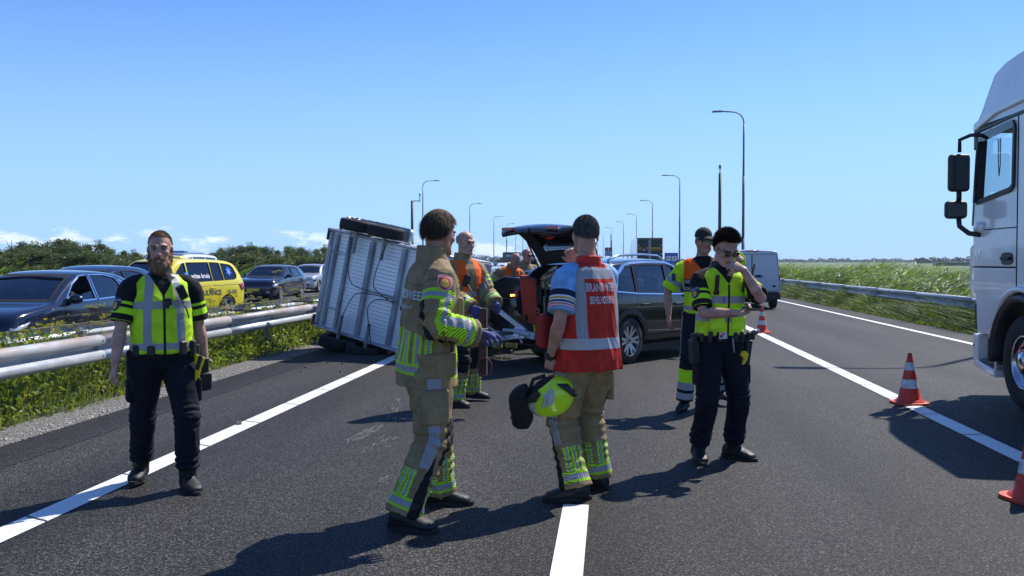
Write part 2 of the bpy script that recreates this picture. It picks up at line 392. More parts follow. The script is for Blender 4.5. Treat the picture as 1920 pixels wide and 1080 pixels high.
# W beam profile: (out, z)
WP = [(.0, .44), (.012, .445), (.03, .455), (.072, .475), (.082, .50), (.082, .525), (.072, .548), (.02, .575), (.0, .592), (0., .612), (.02, .628), (.072, .655), (.082, .68), (.082, .705), (.07, .73), (.03, .748), (.012, .752), (.0, .755)]
def guardrail(X, side, y0, y1, post, mat, label, group_step=4.0, dz=0.0):
    root = empty('guardrail', (0, 0, 0), 0, label, 'guardrail')
    y = y0; k = 0
    while y < y1:
        ye = min(y+group_step, y1); V = []; F = []
        ext = .16
        ys = [y-.0, (y+ye)/2, ye+ext]; off = .003*(k % 2)
        for yy in ys:
            for (o_, z_) in WP: V.append((X+curve(yy)+side*(o_+off), yy, z_+dz))
        n = len(WP)
        for j in range(2):
            for i in range(n-1): F.append((j*n+i, j*n+i+1, (j+1)*n+i+1, (j+1)*n+i))
        o = mesh_np('rail_section', V, F, mat, root, False)
        md = o.modifiers.new('s', 'SOLIDIFY'); md.thickness = .004; md.offset = 0
        # bolts and slots on the middle of each section
        bm_ = MB()
        for yb in (y+.08, y+group_step/2):
            xx = X+curve(yb)+side*(.008)
            bm_.box((xx, yb, .603+dz), (.02, .075, .028)); bm_.tube([(xx, yb, .603+dz), (xx+side*.03, yb, .603+dz)], .014, 6)
        for zz in (.515, .69):
            bm_.tube([(X+curve(y)+side*.08, y+.1, zz+dz), (X+curve(y)+side*.096, y+.1, zz+dz)], .013, 6)
        tag(bm_.build('bolt', mGALVP, root), kind='stuff')
        p = MB(); px_ = X+curve(y+2)-side*.10
        p.box((px_, y+group_step/2, .30), (.06, .11, .72)); p.box((px_+side*.05, y+group_step/2, .60+dz), (.06, .10, .2))
        p.build('post', post, root)
        y = ye; k += 1
    return root
guardrail(-6.0, 1, 2.6, 150, mGALVP, mGALV, 'near galvanised steel guardrail with rusty top edge beside the left lane')
guardrail(-7.35, -1, 2.6, 150, mGALVP, mGALV, 'farther guardrail of the median in front of the queued cars')
guardrail(8.75, -1, 4, 180, mGALVP, mGALVR, 'grey steel guardrail in front of the reeds on the right')
ORD = 'first second third fourth fifth sixth seventh eighth ninth tenth eleventh twelfth thirteenth fourteenth fifteenth sixteenth seventeenth eighteenth nineteenth twentieth twenty-first twenty-second twenty-third twenty-fourth twenty-fifth twenty-sixth twenty-seventh twenty-eighth twenty-ninth thirtieth thirty-first thirty-second thirty-third thirty-fourth thirty-fifth thirty-sixth thirty-seventh thirty-eighth thirty-ninth fortieth forty-first forty-second'.split()
# cross braces between the two median rails
for y in np.arange(5.2, 60, 4.0):
    b = MB(); b.bar((-6.1+curve(y), y, .70), (-7.25+curve(y), y+.3, .70), .06, .05)
    o = b.build('rail_brace', M('rusty_brace', (.22, .15, .10), .8, var=.3), None)
    tag(o, 'rusty steel brace joining the two median rails, %s along the rail from the camera' % ORD[int(round((y-5.2)/4))], 'brace', 'rusty braces between the median rails')

# ------------------------------------------------------------------ lamp posts and poles
mPOLE = M('lamp_pole_grey', (.16, .175, .19), .5, metal=.4, var=.1)
mDARKP = M('dark_pole', (.035, .04, .045), .5)
def lamp_post(y, X, side, label):
    root = empty('street_lamp', (X, y, 0), 0, label, 'street lamp', 'street lamps along the motorway')
    H = 12.0
    MB().tube([(0, 0, 0), (0, 0, 3.2)], [.115, .11], 10).tube([(0, 0, 3.2), (0, 0, 7.5)], [.095, .085], 10).tube([(0, 0, 7.5), (0, 0, 11.1)], [.07, .06], 10).build('pole', mPOLE, root, True)
    pts = [(0, 0, 11.0)]
    for k in range(7):
        a = R(90)*k/6; pts.append((side*(.75-.75*math.cos(a)), 0, 11.2+.75*math.sin(a)))
    pts.append((side*1.5, 0, 12.0))
    MB().tube(pts, .045, 8).build('arm', mPOLE, root, True)
    MB().prism([(side*1.45, 11.95), (side*1.5, 12.06), (side*2.1, 12.04), (side*2.2, 11.98), (side*2.15, 11.94)], 'y', -.12, .12).build('lamp_head', mPOLE, root)
    return root
RL = [(1393, 215), (1274, 331), (1223, 377), (1193, 402), (1169, 416), (1147, 427), (1131, 434), (1120, 440)]
LL = [(793, 337), (881, 381), (926, 405), (950, 419), (967, 430), (980, 437), (990, 443)]
for i, (px, py) in enumerate(RL):
    y = FPX*(12.0-CAM_H)/(490-py)
    if i > 5: y = 315+48*(i-5)
    p = aty(px, 488, y)
    lamp_post(y, p.x, -1, ['tallest grey street lamp, standing behind the white van', 'street lamp behind the capped man\'s blue road sign, second in the right row', 'third street lamp of the right row, behind the green truck', 'fourth street lamp of the right row, left of the green truck', 'fifth street lamp of the right row', 'sixth street lamp of the right row, above the small far sign', 'seventh street lamp of the right row, far away', 'farthest street lamp of the right row'][i])
lamp_post(22.7, 10.5, -1, 'nearest right-hand street lamp, only its shadow reaches across the lane')
for i, (px, py) in enumerate(LL):
    y = FPX*(12.0-CAM_H)/(490-py)
    if i > 4: y = 320+50*(i-5)
    p = aty(px, 488, y)
    lamp_post(y, p.x, 1, ['nearest street lamp of the left row, rising behind the brown haired firefighter', 'second street lamp of the left row, right of the bald firefighter\'s head', 'third street lamp of the left row', 'fourth street lamp of the left row, left of the open tailgate', 'fifth street lamp of the left row, behind the open tailgate tip', 'sixth street lamp of the left row, far away', 'farthest street lamp of the left row'][i])
y = 84.; p = aty(1349, 488, y); top = aty(1352, 325, y).z
r_ = empty('camera_pole', (p.x, y, 0), 0, 'dark slim pole with a small traffic sensor on top, left of the tallest lamp', 'pole')
MB().tube([(0, 0, 0), (0, 0, top)], [.16, .12], 8).build('pole', mDARKP, r_, True)
MB().tube([(0, 0, top), (0, 0, top+.4)], .05, 8).ball((0, 0, top+.5), .13).tube([(0, 0, top+.6), (0, 0, top+.72)], .11, 8).build('sensor', M('sensor_grey', (.3, .31, .33), .4), r_, True)
y = 75.; p = aty(773, 488, y); top = aty(771, 376, y).z
r_ = empty('camera_pole', (p.x, y, 0), 0, 'dark pole with a short side arm carrying a traffic sensor, behind the upturned trailer', 'pole')
MB().tube([(0, 0, 0), (0, 0, top)], [.12, .10], 8).build('pole', mDARKP, r_, True)
MB().bar((0, 0, top-.04), (.62, 0, top-.04), .06).bar((.62, 0, top-.1), (.62, 0, top+.4), .05).build('arm', mDARKP, r_)
MB().ball((.62, 0, top+.46), (.07, .07, .1)).build('sensor', mDARKP, r_)
for (px, ty, y, hw) in ((1145, 441, 330, .09), (950, 452, 230, .08), (1146, 452, 400, .1)):
    p = aty(px, 488, y); top = aty(px, ty, y).z
    r_ = empty('camera_pole', (p.x, y, 0), 0, {1145: 'far dark pole beside the small blue sign', 950: 'thin dark pole left of the far dark lorry', 1146: 'shorter far dark pole by the small blue sign'}[px], 'pole')
    MB().tube([(0, 0, 0), (0, 0, top)], hw*1.2, 6).build('pole', mDARKP, r_)
    MB().box((0, 0, top), (.3, .3, .4)).build('sensor', mDARKP, r_)

# ------------------------------------------------------------------ road signs
mBLUE = M('sign_blue', (.012, .09, .42), .4); mWHITE = M('sign_white', (.8, .8, .8), .4); mBLACK = M('black_paint', (.012, .012, .014), .5); mRED = M('sign_red', (.55, .02, .02), .4)
y = 140.; a = aty(1246, 474, y); b = aty(1271, 512, y)
r_ = empty('road_sign', ((a.x+b.x)/2, y, 0), 0, 'blue services road sign with bed and cutlery symbols', 'road sign')
w = (b.x-a.x); h = a.z-b.z; zc = (a.z+b.z)/2
MB().box((0, 0, zc), (w, .06, h)).build('sign_panel', mBLUE, r_, bevel=.01)
MB().tube([(-w*.3, .06, 0), (-w*.3, .06, a.z)], .05, 6).build('post', mPOLE, r_); MB().tube([(w*.3, .06, 0), (w*.3, .06, a.z)], .05, 6).build('post', mPOLE, r_)
for sx in (-1, 1):
    q = MB().box((sx*w*.22, -.034, zc+h*.22), (w*.36, .008, w*.36)).build('pictogram', mWHITE, r_)
    g = MB()
    if sx < 0: g.box((sx*w*.22, -.042, zc+h*.20), (w*.28, .006, .06)).box((sx*w*.22-.2, -.042, zc+h*.25), (.05, .006, .25)).ball((sx*w*.22-.1, -.042, zc+h*.235), .05)
    else:
        for an in (40, -40): g.box((sx*w*.22, -.042, zc+h*.22), (.06, .006, w*.32), Matrix.Rotation(R(an), 3, 'Y'))
    g.build('pictogram_symbol', mBLACK, q)
tm = text_mesh('Jisp', .5); tm.transform(Matrix.Translation((0, -.036, zc-h*.25)) @ Matrix.Rotation(R(90), 4, 'X')); link('lettering', tm, mWHITE, r_)
y = 300.; a = aty(1134, 464, y); b = aty(1148, 480, y)
r_ = empty('road_sign', ((a.x+b.x)/2, y, 0), 0, 'small far road sign, black top with a red ring and blue below', 'road sign')
w = (b.x-a.x); zt = a.z; zb = b.z
MB().box((0, 0, zb+(zt-zb)*.3), (w, .08, (zt-zb)*.6)).build('blue_panel', mBLUE, r_)
pn = MB().box((0, 0, zb+(zt-zb)*.8), (w, .08, (zt-zb)*.39)).build('black_panel', mBLACK, r_)
MB().lathe([(.16, 0), (.36, 0)], (0, -.06, zb+(zt-zb)*.8), 20, 'y').build('red_ring', mRED, r_)
MB().lathe([(0.0, 0), (.30, 0)], (0, -.05, zb+(zt-zb)*.8), 20, 'y').build('white_disc', mWHITE, r_)
g = MB()
for k in (-1, 0, 1): g.box((k*w*.27, -.06, zb+(zt-zb)*.3), (w*.07, .01, (zt-zb)*.3)).box((k*w*.27, -.06, zb+(zt-zb)*.5), (w*.16, .01, (zt-zb)*.07))
g.build('panel_arrows', mWHITE, r_)
for sx in (-.4, .4): MB().tube([(sx*w, .07, 0), (sx*w, .07, zt)], .07, 6).build('post', mPOLE, r_)
# ------------------------------------------------------------------ foliage
def leaf_mat(name, c1, c2, trans=.4, tcol=None, rough=.5):
    m = bpy.data.materials.new(name); m.use_nodes = True; t = m.node_tree; b = t.nodes['Principled BSDF']; o = t.nodes['Material Output']
    at = N(t, 'ShaderNodeAttribute', attribute_name='rnd')
    mc = N(t, 'ShaderNodeMixRGB'); mc.inputs[1].default_value = (*c1, 1); mc.inputs[2].default_value = (*c2, 1); t.links.new(at.outputs['Fac'], mc.inputs[0])
    t.links.new(mc.outputs[0], b.inputs['Base Color']); b.inputs['Roughness'].default_value = rough; b.inputs['Specular IOR Level'].default_value = .4
    tr = N(t, 'ShaderNodeBsdfTranslucent'); g = N(t, 'ShaderNodeMixRGB', blend_type='MULTIPLY'); g.inputs[0].default_value = 1; g.inputs[2].default_value = (*(tcol or (1.9, 1.8, .7)), 1)
    t.links.new(mc.outputs[0], g.inputs[1]); t.links.new(g.outputs[0], tr.inputs[0])
    mx_ = N(t, 'ShaderNodeMixShader'); mx_.inputs[0].default_value = trans
    t.links.new(b.outputs[0], mx_.inputs[1]); t.links.new(tr.outputs[0], mx_.inputs[2]); t.links.new(mx_.outputs[0], o.inputs[0]); return m
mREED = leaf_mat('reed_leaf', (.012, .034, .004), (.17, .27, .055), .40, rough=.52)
mWEED = leaf_mat('weed_leaf', (.045, .085, .010), (.19, .25, .045), .45)
mGRAS = leaf_mat('grass_blade', (.07, .12, .02), (.26, .27, .09), .42)
mTREE = leaf_mat('willow_leaf', (.032, .058, .012), (.12, .15, .045), .42)
mTREE2 = leaf_mat('alder_leaf', (.024, .045, .012), (.060, .085, .026), .38)
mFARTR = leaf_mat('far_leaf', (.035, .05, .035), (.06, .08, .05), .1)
mBARK = M('bark', (.09, .07, .05), .9, var=.3, bump=.01)
RG = np.random.RandomState(11)
def blades(root, hgt, wid, lean, bend, seg=3):
    """curved tapering strips: root (n,3), hgt, wid (n), lean (n,2) horizontal drift at the tip, bend exponent"""
    n = len(root); t = np.linspace(0, 1, seg+1)
    ang = RG.uniform(0, np.pi, n); side = np.stack([np.cos(ang), np.sin(ang), np.zeros(n)], 1)
    L = []; Rr = []
    for k, tt in enumerate(t):
        c = root.copy(); c[:, :2] += lean*(tt**bend)[:, None] if isinstance(bend, np.ndarray) else lean*(tt**bend)
        c[:, 2] += hgt*(tt-.35*tt*tt*np.minimum(1, np.linalg.norm(lean, axis=1)/np.maximum(hgt, .01)))
        w = wid*(1-tt)**.6*(.55+.45*min(1, tt*4)); L.append(c-side*w[:, None]); Rr.append(c+side*w[:, None])
    V = np.stack([x for p in zip(L, Rr) for x in p], 1).reshape(-1, 3); m = 2*(seg+1); F = []
    b = (np.arange(n)*m)[:, None]
    F = np.concatenate([b+np.array([[2*k, 2*k+1, 2*k+3, 2*k+2]]) for k in range(seg)], 0)
    return V, F, m
def leaves(cen, size, up=.3, asp=.55, out=None):
    n = len(cen); d = RG.normal(size=(n, 3)); d /= np.linalg.norm(d, axis=1)[:, None]
    nn = RG.normal(size=(n, 3)); nn[:, 2] += up
    if out is not None: nn += out*1.2
    u = np.cross(nn, d); u /= np.linalg.norm(u, axis=1)[:, None]+1e-9; w = np.cross(nn/np.linalg.norm(nn, axis=1)[:, None], u)
    s = size[:, None]; V = np.stack([cen-u*s, cen-w*s*asp, cen+u*s, cen+w*s*asp], 1).reshape(-1, 3)
    return V, (np.arange(n)*4)[:, None]+np.arange(4)[None, :]
def stuff(name, V, F, rnd, mat, label):
    o = mesh_np(name, V, F, mat, attrs={'rnd': rnd}); tag(o, label, None, None, 'stuff'); return o
def crv(y): return np.where(y > 0, -1.1e-4*y*y, 0)
# --- right: reed bed
def reedbed(name, n, X0, X1, Y0, Y1, hmin, hmax, lean, label, wid=.017, zbase=-.1, ypow=1., nleaf=5, far=False):
    y = Y0+(Y1-Y0)*RG.uniform(0, 1, n)**ypow; x = X0+(X1-X0)*RG.uniform(0, 1, n)**1.35
    clump = vnoise(np.stack([x, y, y*0], 1), .45, 3)
    h = (hmin+(hmax-hmin)*RG.uniform(0, 1, n)**1.3)*(.60+.62*clump)*np.clip(.60+np.abs(x-X0)/2.2, .6, 1)*(np.interp(y, [15, 30, 60], [.76, .84, 1.0]) if X0 > 0 else 1)
    base = np.stack([x+crv(y), y, np.full(n, zbase)], 1); sc = 1+y/45.
    VV = []; FF = []; RR = []; o = 0
    ln = np.stack([lean*h*.28*RG.uniform(.5, 1.5, n), RG.normal(0, .10, n)*h], 1)
    V, F, m = blades(base, h, .005*sc, ln, 1.6, 2); VV.append(V); FF.append(F); o += len(V); RR.append(np.repeat(.55+.4*RG.uniform(0, 1, n), m))
    for k in range(nleaf):
        tt = RG.uniform(.25, 1.0, n); c = base.copy(); c[:, :2] += ln*(tt**1.6)[:, None]; c[:, 2] += h*(tt-.3*tt*tt*.28)
        ll = RG.uniform(.28, .55, n); a = RG.normal(0, .75, n); dx = np.cos(a)*lean; dy = np.sin(a)
        lf = np.stack([dx*ll*1.1, dy*ll], 1)
        V, F, m = blades(c, ll*RG.uniform(.05, .75, n), wid*sc*RG.uniform(.7, 1.3, n), lf, 1.2, 3 if not far else 2)
        VV.append(V); FF.append(F+o); o += len(V); RR.append(np.repeat(np.clip(-.45+.7*tt+.85*vnoise(np.stack([x, y, y*0], 1), 1.1, 8)*1.0+RG.normal(0, .2, n), 0, 1), m))  # low leaves and clump gaps darker: depth shade put into the leaf colour
    return stuff(name, np.concatenate(VV), np.concatenate(FF), np.concatenate(RR), mREED, label)
reedbed('reed_bed', 15000, 9.0, 16, 15, 62, 1.15, 1.72, 1, 'dense green reeds bending in the wind behind the right guardrail', ypow=1.2)
reedbed('far_reed_bed', 9000, 9.0, 22, 60, 260, 1.15, 1.75, 1, 'reeds farther off along the right side of the motorway', ypow=1.5, nleaf=4, far=True, wid=.008)
reedbed('left_reed_bed', 7000, -20.1, -27, 14, 160, 1.1, 1.9, 1, 'reeds behind the cars on the far side of the opposite road', ypow=1.3, nleaf=4, far=True)
# --- right verge grasses and weeds under the rail
n = 42000; y = 15+75*RG.uniform(0, 1, n)**1.4; x = 8.0+1.5*RG.uniform(0, 1, n)**.8+.12*(vnoise(np.stack([y, y*0, y*0], 1), 1.3, 5)-.5)
h = (.08+.85*np.clip((x-8.02)/.85, 0, 1))*RG.uniform(.45, 1.15, n)*(.6+.7*vnoise(np.stack([x, y, y*0], 1), .9, 6))
V, F, m = blades(np.stack([x+crv(y), y, np.full(n, -.03)], 1), h, .0085*(1+y/45), np.stack([RG.normal(-.10, .3, n), RG.normal(0, .3, n)], 1)*(h[:, None]+.1)*2.2, 1.7, 3)
stuff('verge_grass', V, F, np.repeat(np.clip(RG.uniform(0, 1, n)**1.6*1.3*vnoise(np.stack([x, y, y*0], 1), .8, 6)+.05, 0, 1), m), mREED, 'tangled long grass under the right guardrail')
n = 16000; y = 15+60*RG.uniform(0, 1, n)**1.4; x = 8.0+.8*RG.uniform(0, 1, n)
z = (.02+.25*np.clip((x-8.0)/1.0, 0, 1))*RG.uniform(0, 1, n)
V, F = leaves(np.stack([x+crv(y), y, z], 1), RG.uniform(.018, .045, n)*(1+y/60)); stuff('verge_weeds', V, F, np.repeat(RG.uniform(.2, 1, n), 4), mWEED, 'leafy weeds at the foot of the right verge')
# --- median weeds, left
def median(n, kind):
    y = 3.5+46*RG.uniform(0, 1, n)**2.1; x = -5.52-2.45*RG.uniform(0, 1, n)**.75
    cl = vnoise(np.stack([x, y, y*0], 1), 1.25, 9); edge = -5.52-.34*vnoise(np.stack([y, y*0, y*0], 1), 1.1, 4)
    keep = x < edge; x, y, cl = x[keep], y[keep], cl[keep]
    hmax = np.clip((edge[keep]-x)*1.05+.12, .10, .66)*(.45+1.0*cl); return x, y, hmax, cl
x, y, hm, cl = median(26000, 0); n = len(x); h = hm*RG.uniform(.5, 1.15, n)
V, F, m = blades(np.stack([x+crv(y), y, np.full(n, -.02)], 1), h, .0042*(1+y/25), np.stack([RG.normal(.05, .2, n), RG.normal(-.02, .2, n)], 1)*(h[:, None]+.1), 1.7, 3)
stuff('median_grass', V, F, np.repeat(np.clip(RG.uniform(0, 1, n)**.8, 0, 1), m), mGRAS, 'rough grass growing along the median guardrail')
x, y, hm, cl = median(62000, 1); n = len(x); z = hm*RG.uniform(0, 1, n)**.7*.92
V, F = leaves(np.stack([x+crv(y), y, z], 1), RG.uniform(.012, .040, n)*(.55+.9*vnoise(np.stack([x, y, y*0], 1), 2.2, 21))*(1+y/40), up=1.1)
stuff('median_weeds', V, F, np.repeat(np.clip(.15+.6*cl+RG.normal(0, .2, n), 0, 1), 4), mWEED, 'leafy green weeds filling the median beside the gravel shoulder')
mYEL = leaf_mat('yellow_petal', (.75, .50, .02), (.85, .65, .06), .3, (1, 1, .6)); mPNK = M('pale_petal', (.75, .55, .65), .6)
x, y, hm, cl = median(800, 2); n = len(x); cen = np.stack([x+crv(y), y, hm*RG.uniform(.85, 1.15, n)], 1)
cen = np.repeat(cen, 7, 0)+RG.normal(0, .008, (n*7, 3)); V, F = leaves(cen, RG.uniform(.009, .018, len(cen)), up=2)
stuff('yellow_flowers', V, F, np.repeat(RG.uniform(0, 1, len(cen)), 4), mYEL, 'small yellow flowers dotted among the median weeds')
# tall dry umbel plants between the rails
mSTALK = M('dry_stalk', (.20, .17, .07), .8, var=.3); mUMB = leaf_mat('umbel_yellow', (.30, .27, .05), (.45, .42, .10), .35, (1.2, 1.2, .6))
def umbel(px, py_top, X, label, s=1.0):
    d = ray(px, py_top); t = X/d.x; y = d.y*t; zt = CAM_H+d.z*t
    root = empty('wild_parsnip_plant', (X, y, 0), 0, label, 'plant', 'tall yellow umbel plants in the median')
    st = MB(); rr = random.Random(int(px)); heads = []
    st.tube([(0, 0, 0), (.01, 0, zt*.5), (0, .01, zt-.03)], [.006, .005, .003], 5); heads.append(Vector((0, .01, zt-.02)))
    for k in range(int(9*s)):
        z0 = zt*rr.uniform(.40, .9); a = rr.uniform(0, 6.28); L = rr.uniform(.07, .20)*s; e = Vector((math.cos(a)*L, math.sin(a)*L, z0+rr.uniform(.05, .18)))
        st.tube([(0, 0, z0), (e.x*.5, e.y*.5, z0+.03), e], [.004, .003, .002], 4); heads.append(e)
    cs = []
    for hh in heads:
        for j in range(8):
            a = j*.785; e = hh+Vector((math.cos(a)*.028, math.sin(a)*.028, .022+rr.uniform(-.008, .006)))*(s if s < 1.2 else 1.2)
            st.tube([hh, e], .0012, 3, cap=False); cs.append(e)
    st.build('stem', mSTALK, root)
    cen = np.repeat(np.array(cs), 14, 0)+RG.normal(0, .008, (len(cs)*14, 3)); V, F = leaves(cen, RG.uniform(.004, .008, len(cen)), up=1)
    o = mesh_np('flower_head', V, F, mUMB, root, attrs={'rnd': np.repeat(RG.uniform(0, 1, len(cen)), 4)}); o['kind'] = 'stuff'
for i, (px, py, X, s) in enumerate([(165, 575, -6.55, 1.3), (92, 608, -6.45, .9), (130, 612, -6.6, .8), (523, 508, -6.9, 1.2), (468, 548, -6.8, 1.0), (432, 556, -6.5, 1.0), (545, 545, -6.6, 1.1), (562, 535, -6.9, 1.0), (500, 562, -6.6, 1.0), (400, 565, -6.5, 1.2), (385, 572, -6.7, 1.1), (538, 566, -6.5, .8), (578, 556, -6.7, .9), (449, 570, -6.6, .9)]):
    umbel(px, py, X, ['tall yellow umbel plant in front of the near navy hatchback\'s door', 'low umbel plant above the rail at the navy hatchback\'s front wheel', 'small umbel plant between two others before the navy hatchback', 'tallest dry umbel plant, in front of the small dark hatchback\'s windscreen', 'umbel plant at the yellow ambulance\'s rear corner', 'umbel plant in front of the ambulance\'s rear wheel', 'bushy umbel plant before the small dark hatchback\'s rear wheel', 'umbel plant between the dark hatchback and the silver car', 'umbel plant before the dark hatchback\'s bumper', 'umbel plant beside the bearded officer\'s shoulder in front of the ambulance', 'low umbel plant next to the bearded officer\'s arm', 'small umbel plant over the rail, below the dark hatchback', 'umbel plant nearest the upturned trailer', 'small umbel plant under the ambulance\'s tail lamp'][i], s)

# ------------------------------------------------------------------ trees
def crown(name, n, lobes, size, mat, seed):
    rs_ = np.random.RandomState(seed); cs = []; outs = []
    for (cx, cy, cz, rx, ry, rz, w) in lobes:
        k = int(n*w); sub = 9
        sc_ = rs_.normal(size=(sub, 3)); sc_ /= np.linalg.norm(sc_, axis=1)[:, None]; sc_ *= rs_.uniform(.35, 1.0, (sub, 1))
        pick = rs_.randint(0, sub, k); d = rs_.normal(size=(k, 3)); d /= np.linalg.norm(d, axis=1)[:, None]
        p = sc_[pick]*.75+d*rs_.uniform(.15, .5, (k, 1)); cs.append(p*np.array([rx, ry, rz])+np.array([cx, cy, cz])); outs.append(p)
    c = np.concatenate(cs); ou = np.concatenate(outs)
    V, F = leaves(c, np.random.RandomState(seed+1).uniform(.5, 1.3, len(c))*size, up=.4, asp=.6, out=ou)
    cl = vnoise(c, 1.6, seed % 7)
    return V, F, np.repeat(np.clip(cl*.9+rs_.normal(0, .15, len(c)), 0, 1), 4)
TREES = []
def tree_proto(seed, tall, mat):
    rr = random.Random(seed); lobes = []; w = 1.0 if tall else 1.25
    for k in range(9):
        z0 = .12+.80*k/8; rad = w*(.30 if k < 6 else .30-.05*(k-5))*rr.uniform(.75, 1.2)
        lobes.append((rr.uniform(-.25, .25)*(1.1-z0*.5)*w, rr.uniform(-.25, .25)*(1.1-z0*.5), z0*rr.uniform(.72, .97), rad*.95, rad*.95, .16*rr.uniform(.8, 1.2), 1/9))
    V, F, rn = crown('c', 6500, lobes, .0155, mat, seed)
    me = bpy.data.meshes.new('crown_mesh')
    o = mesh_np('crown', V, F, mat, None, attrs={'rnd': rn})
    t = MB(); t.tube([(0, 0, -.02), (.01, 0, .3), (.0, .01, .6), (0, 0, .88)], [.022, .016, .011, .004], 7)
    for k in range(7):
        z0 = rr.uniform(.12, .7); a = rr.uniform(0, 6.28); L = rr.uniform(.12, .3)
        t.tube([(0, 0, z0), (math.cos(a)*L*.5, math.sin(a)*L*.5, z0+.08), (math.cos(a)*L, math.sin(a)*L, z0+.2)], [.010, .007, .003], 5)
    tm_ = t.mesh('trunk'); tm_.materials.append(mBARK)
    TREES.append((o.data, tm_)); bpy.data.objects.remove(o)
for s in range(4): tree_proto(40+s, s % 2 == 0, mTREE if s < 3 else mTREE2)
def tree(px, topy, Y, var, label, group='trees beyond the opposite road', wide=1.0, far=None):
    p = aty(px, 490, Y); h = CAM_H+(490-topy)*Y/FPX*1.02+.3
    root = empty('tree', (p.x, Y, -.2), RG.uniform(0, 6.28), label, 'tree', group)
    c, t_ = TREES[var]; 
    a = bpy.data.objects.new('crown', c); b = bpy.data.objects.new('trunk', t_)
    for o in (a, b): COL.objects.link(o); o.parent = root; o.scale = (h*wide, h*wide, h)
    return root
prof = [(-30, 462), (-8, 470), (10, 455), (22, 441), (40, 448), (58, 444), (76, 452), (92, 440), (106, 436), (120, 441), (134, 437), (150, 446), (166, 451), (184, 442), (200, 460), (216, 462), (232, 461), (250, 462), (264, 466), (284, 478), (300, 482), (330, 482), (352, 484), (372, 481), (392, 474), (410, 460), (424, 452), (440, 450), (457, 455), (474, 450), (492, 451), (508, 453), (524, 463), (540, 458), (556, 453), (574, 456), (590, 458), (604, 452), (622, 455), (640, 465), (660, 470)]
for i, (px, ty) in enumerate(prof):
    who = 'behind the near navy hatchback' if px < 200 else 'right of the navy hatchback' if px < 290 else 'behind the yellow ambulance' if px < 440 else 'behind the dark and silver cars' if px < 600 else 'behind the upturned trailer'
    tree(px+RG.uniform(-4, 4), ty+RG.uniform(-1, 3), 78+RG.uniform(-5, 8)+(12 if px > 395 else 0), i % 4, 'bushy green tree, %s from the left, %s' % (ORD[i], who))
    if i % 2 == 0: tree(px+10, ty+12, 70, (i+1) % 4, 'low round bush, %s from the left in its row, %s' % (ORD[i//2], who), 'low bushes before the trees', 1.9)
    else: tree(px+2, ty+22, 62, (i+2) % 4, 'low spreading bush, %s from the left, %s' % (ORD[i//2], who), 'low bushes before the trees', 2.6)
tree(936, 483, 210, 3, 'dark round tree seen left of the leaning bald firefighter', 'far trees by the queue', 1.6); tree(952, 489, 240, 1, 'small far tree left of the dark lorry', 'far trees by the queue', 1.6)
tree(922, 492, 205, 2, 'low far bush left of the dark round tree', 'far trees by the queue', 1.8)
# far wooded horizon: one mass, clump by clump
def farwood(name, pts, Y, label, step=6, dens=70, dep=30):
    VV = []; rn = []
    for i in range(len(pts)-1):
        (x0, y0), (x1, y1) = pts[i], pts[i+1]
        for px in np.arange(x0, x1, step):
            ty = y0+(y1-y0)*(px-x0)/(x1-x0)-1+RG.uniform(-2.2, 2.2); p = aty(px, 490, Y+RG.uniform(0, dep)); h = max(2, (492-ty)*Y/FPX+1.6); w = step*Y/FPX*1.5
            d = RG.normal(size=(dens, 3)); d /= np.linalg.norm(d, axis=1)[:, None]; d *= RG.uniform(.5, 1, (dens, 1))
            VV.append(np.array([p.x, p.y, h*.45])+d*np.array([w*.7, w*.7, h*.55])); rn.append(np.full(dens, RG.uniform(0, 1)))
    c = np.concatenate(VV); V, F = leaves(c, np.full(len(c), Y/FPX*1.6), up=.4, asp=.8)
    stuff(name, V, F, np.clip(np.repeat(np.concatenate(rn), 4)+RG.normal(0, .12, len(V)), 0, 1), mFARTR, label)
farwood('far_wood', [(1430, 490), (1520, 489), (1560, 488), (1640, 489), (1740, 489), (1760, 487)], 1500, 'bluish wooded horizon beyond the fields on the right')
farwood('far_copse', [(1718, 489), (1745, 486), (1762, 486), (1800, 486), (1830, 484), (1930, 486)], 850, 'darker copse right of the far barn', 5)
farwood('far_wood_left', [(840, 487), (852, 483), (872, 482), (890, 480), (908, 481), (925, 484), (945, 484), (970, 483), (1010, 486), (1100, 487), (1160, 489), (1240, 489), (1430, 490)], 900, 'pale far wood behind the queue of cars', 6)
farwood('far_wood_wide', [(-500, 486), (0, 485), (400, 486), (840, 487)], 1000, 'far wood behind the roadside trees', 12, 40)
farwood('far_wood_wide_right', [(1930, 486), (2600, 487)], 1200, 'far wood beyond the truck', 14, 40)
# small bushes in the field
for i, (px, Y) in enumerate([(1667, 330), (1681, 335), (1688, 328), (1698, 333), (1712, 350), (1722, 345), (1735, 352), (1752, 340), (1761, 355), (1775, 348)]):
    tree(px, 497-(i % 3), Y, i % 4, 'small dark bush in the meadow row on the right, %s from the left' % ORD[i], 'field bushes', 1.0)
# barn
Y = 800.; a = aty(1716, 494, Y); b = aty(1746, 494, Y); w = (b.x-a.x)*.95
r_ = empty('barn', ((a.x+b.x)/2, Y, 0), R(-20), 'low dark barn with a pale roof on the far right horizon', 'barn')
hh = 2.6; pk = 4.6
MB().prism([(-w/2, -1), (w/2, -1), (w/2, hh), (0, pk), (-w/2, hh)], 'y', -9, 9).build('wall', M('barn_wall', (.05, .045, .04), .8), r_)
for s in (-1, 1): MB().add([(s*(w/2+.6), -10, hh-.2), (0, -10, pk+.25), (0, 10, pk+.25), (s*(w/2+.6), 10, hh-.2)], [(0, 1, 2, 3)]).build('roof', M('barn_roof', (.38, .37, .36), .6), r_, fix=False)
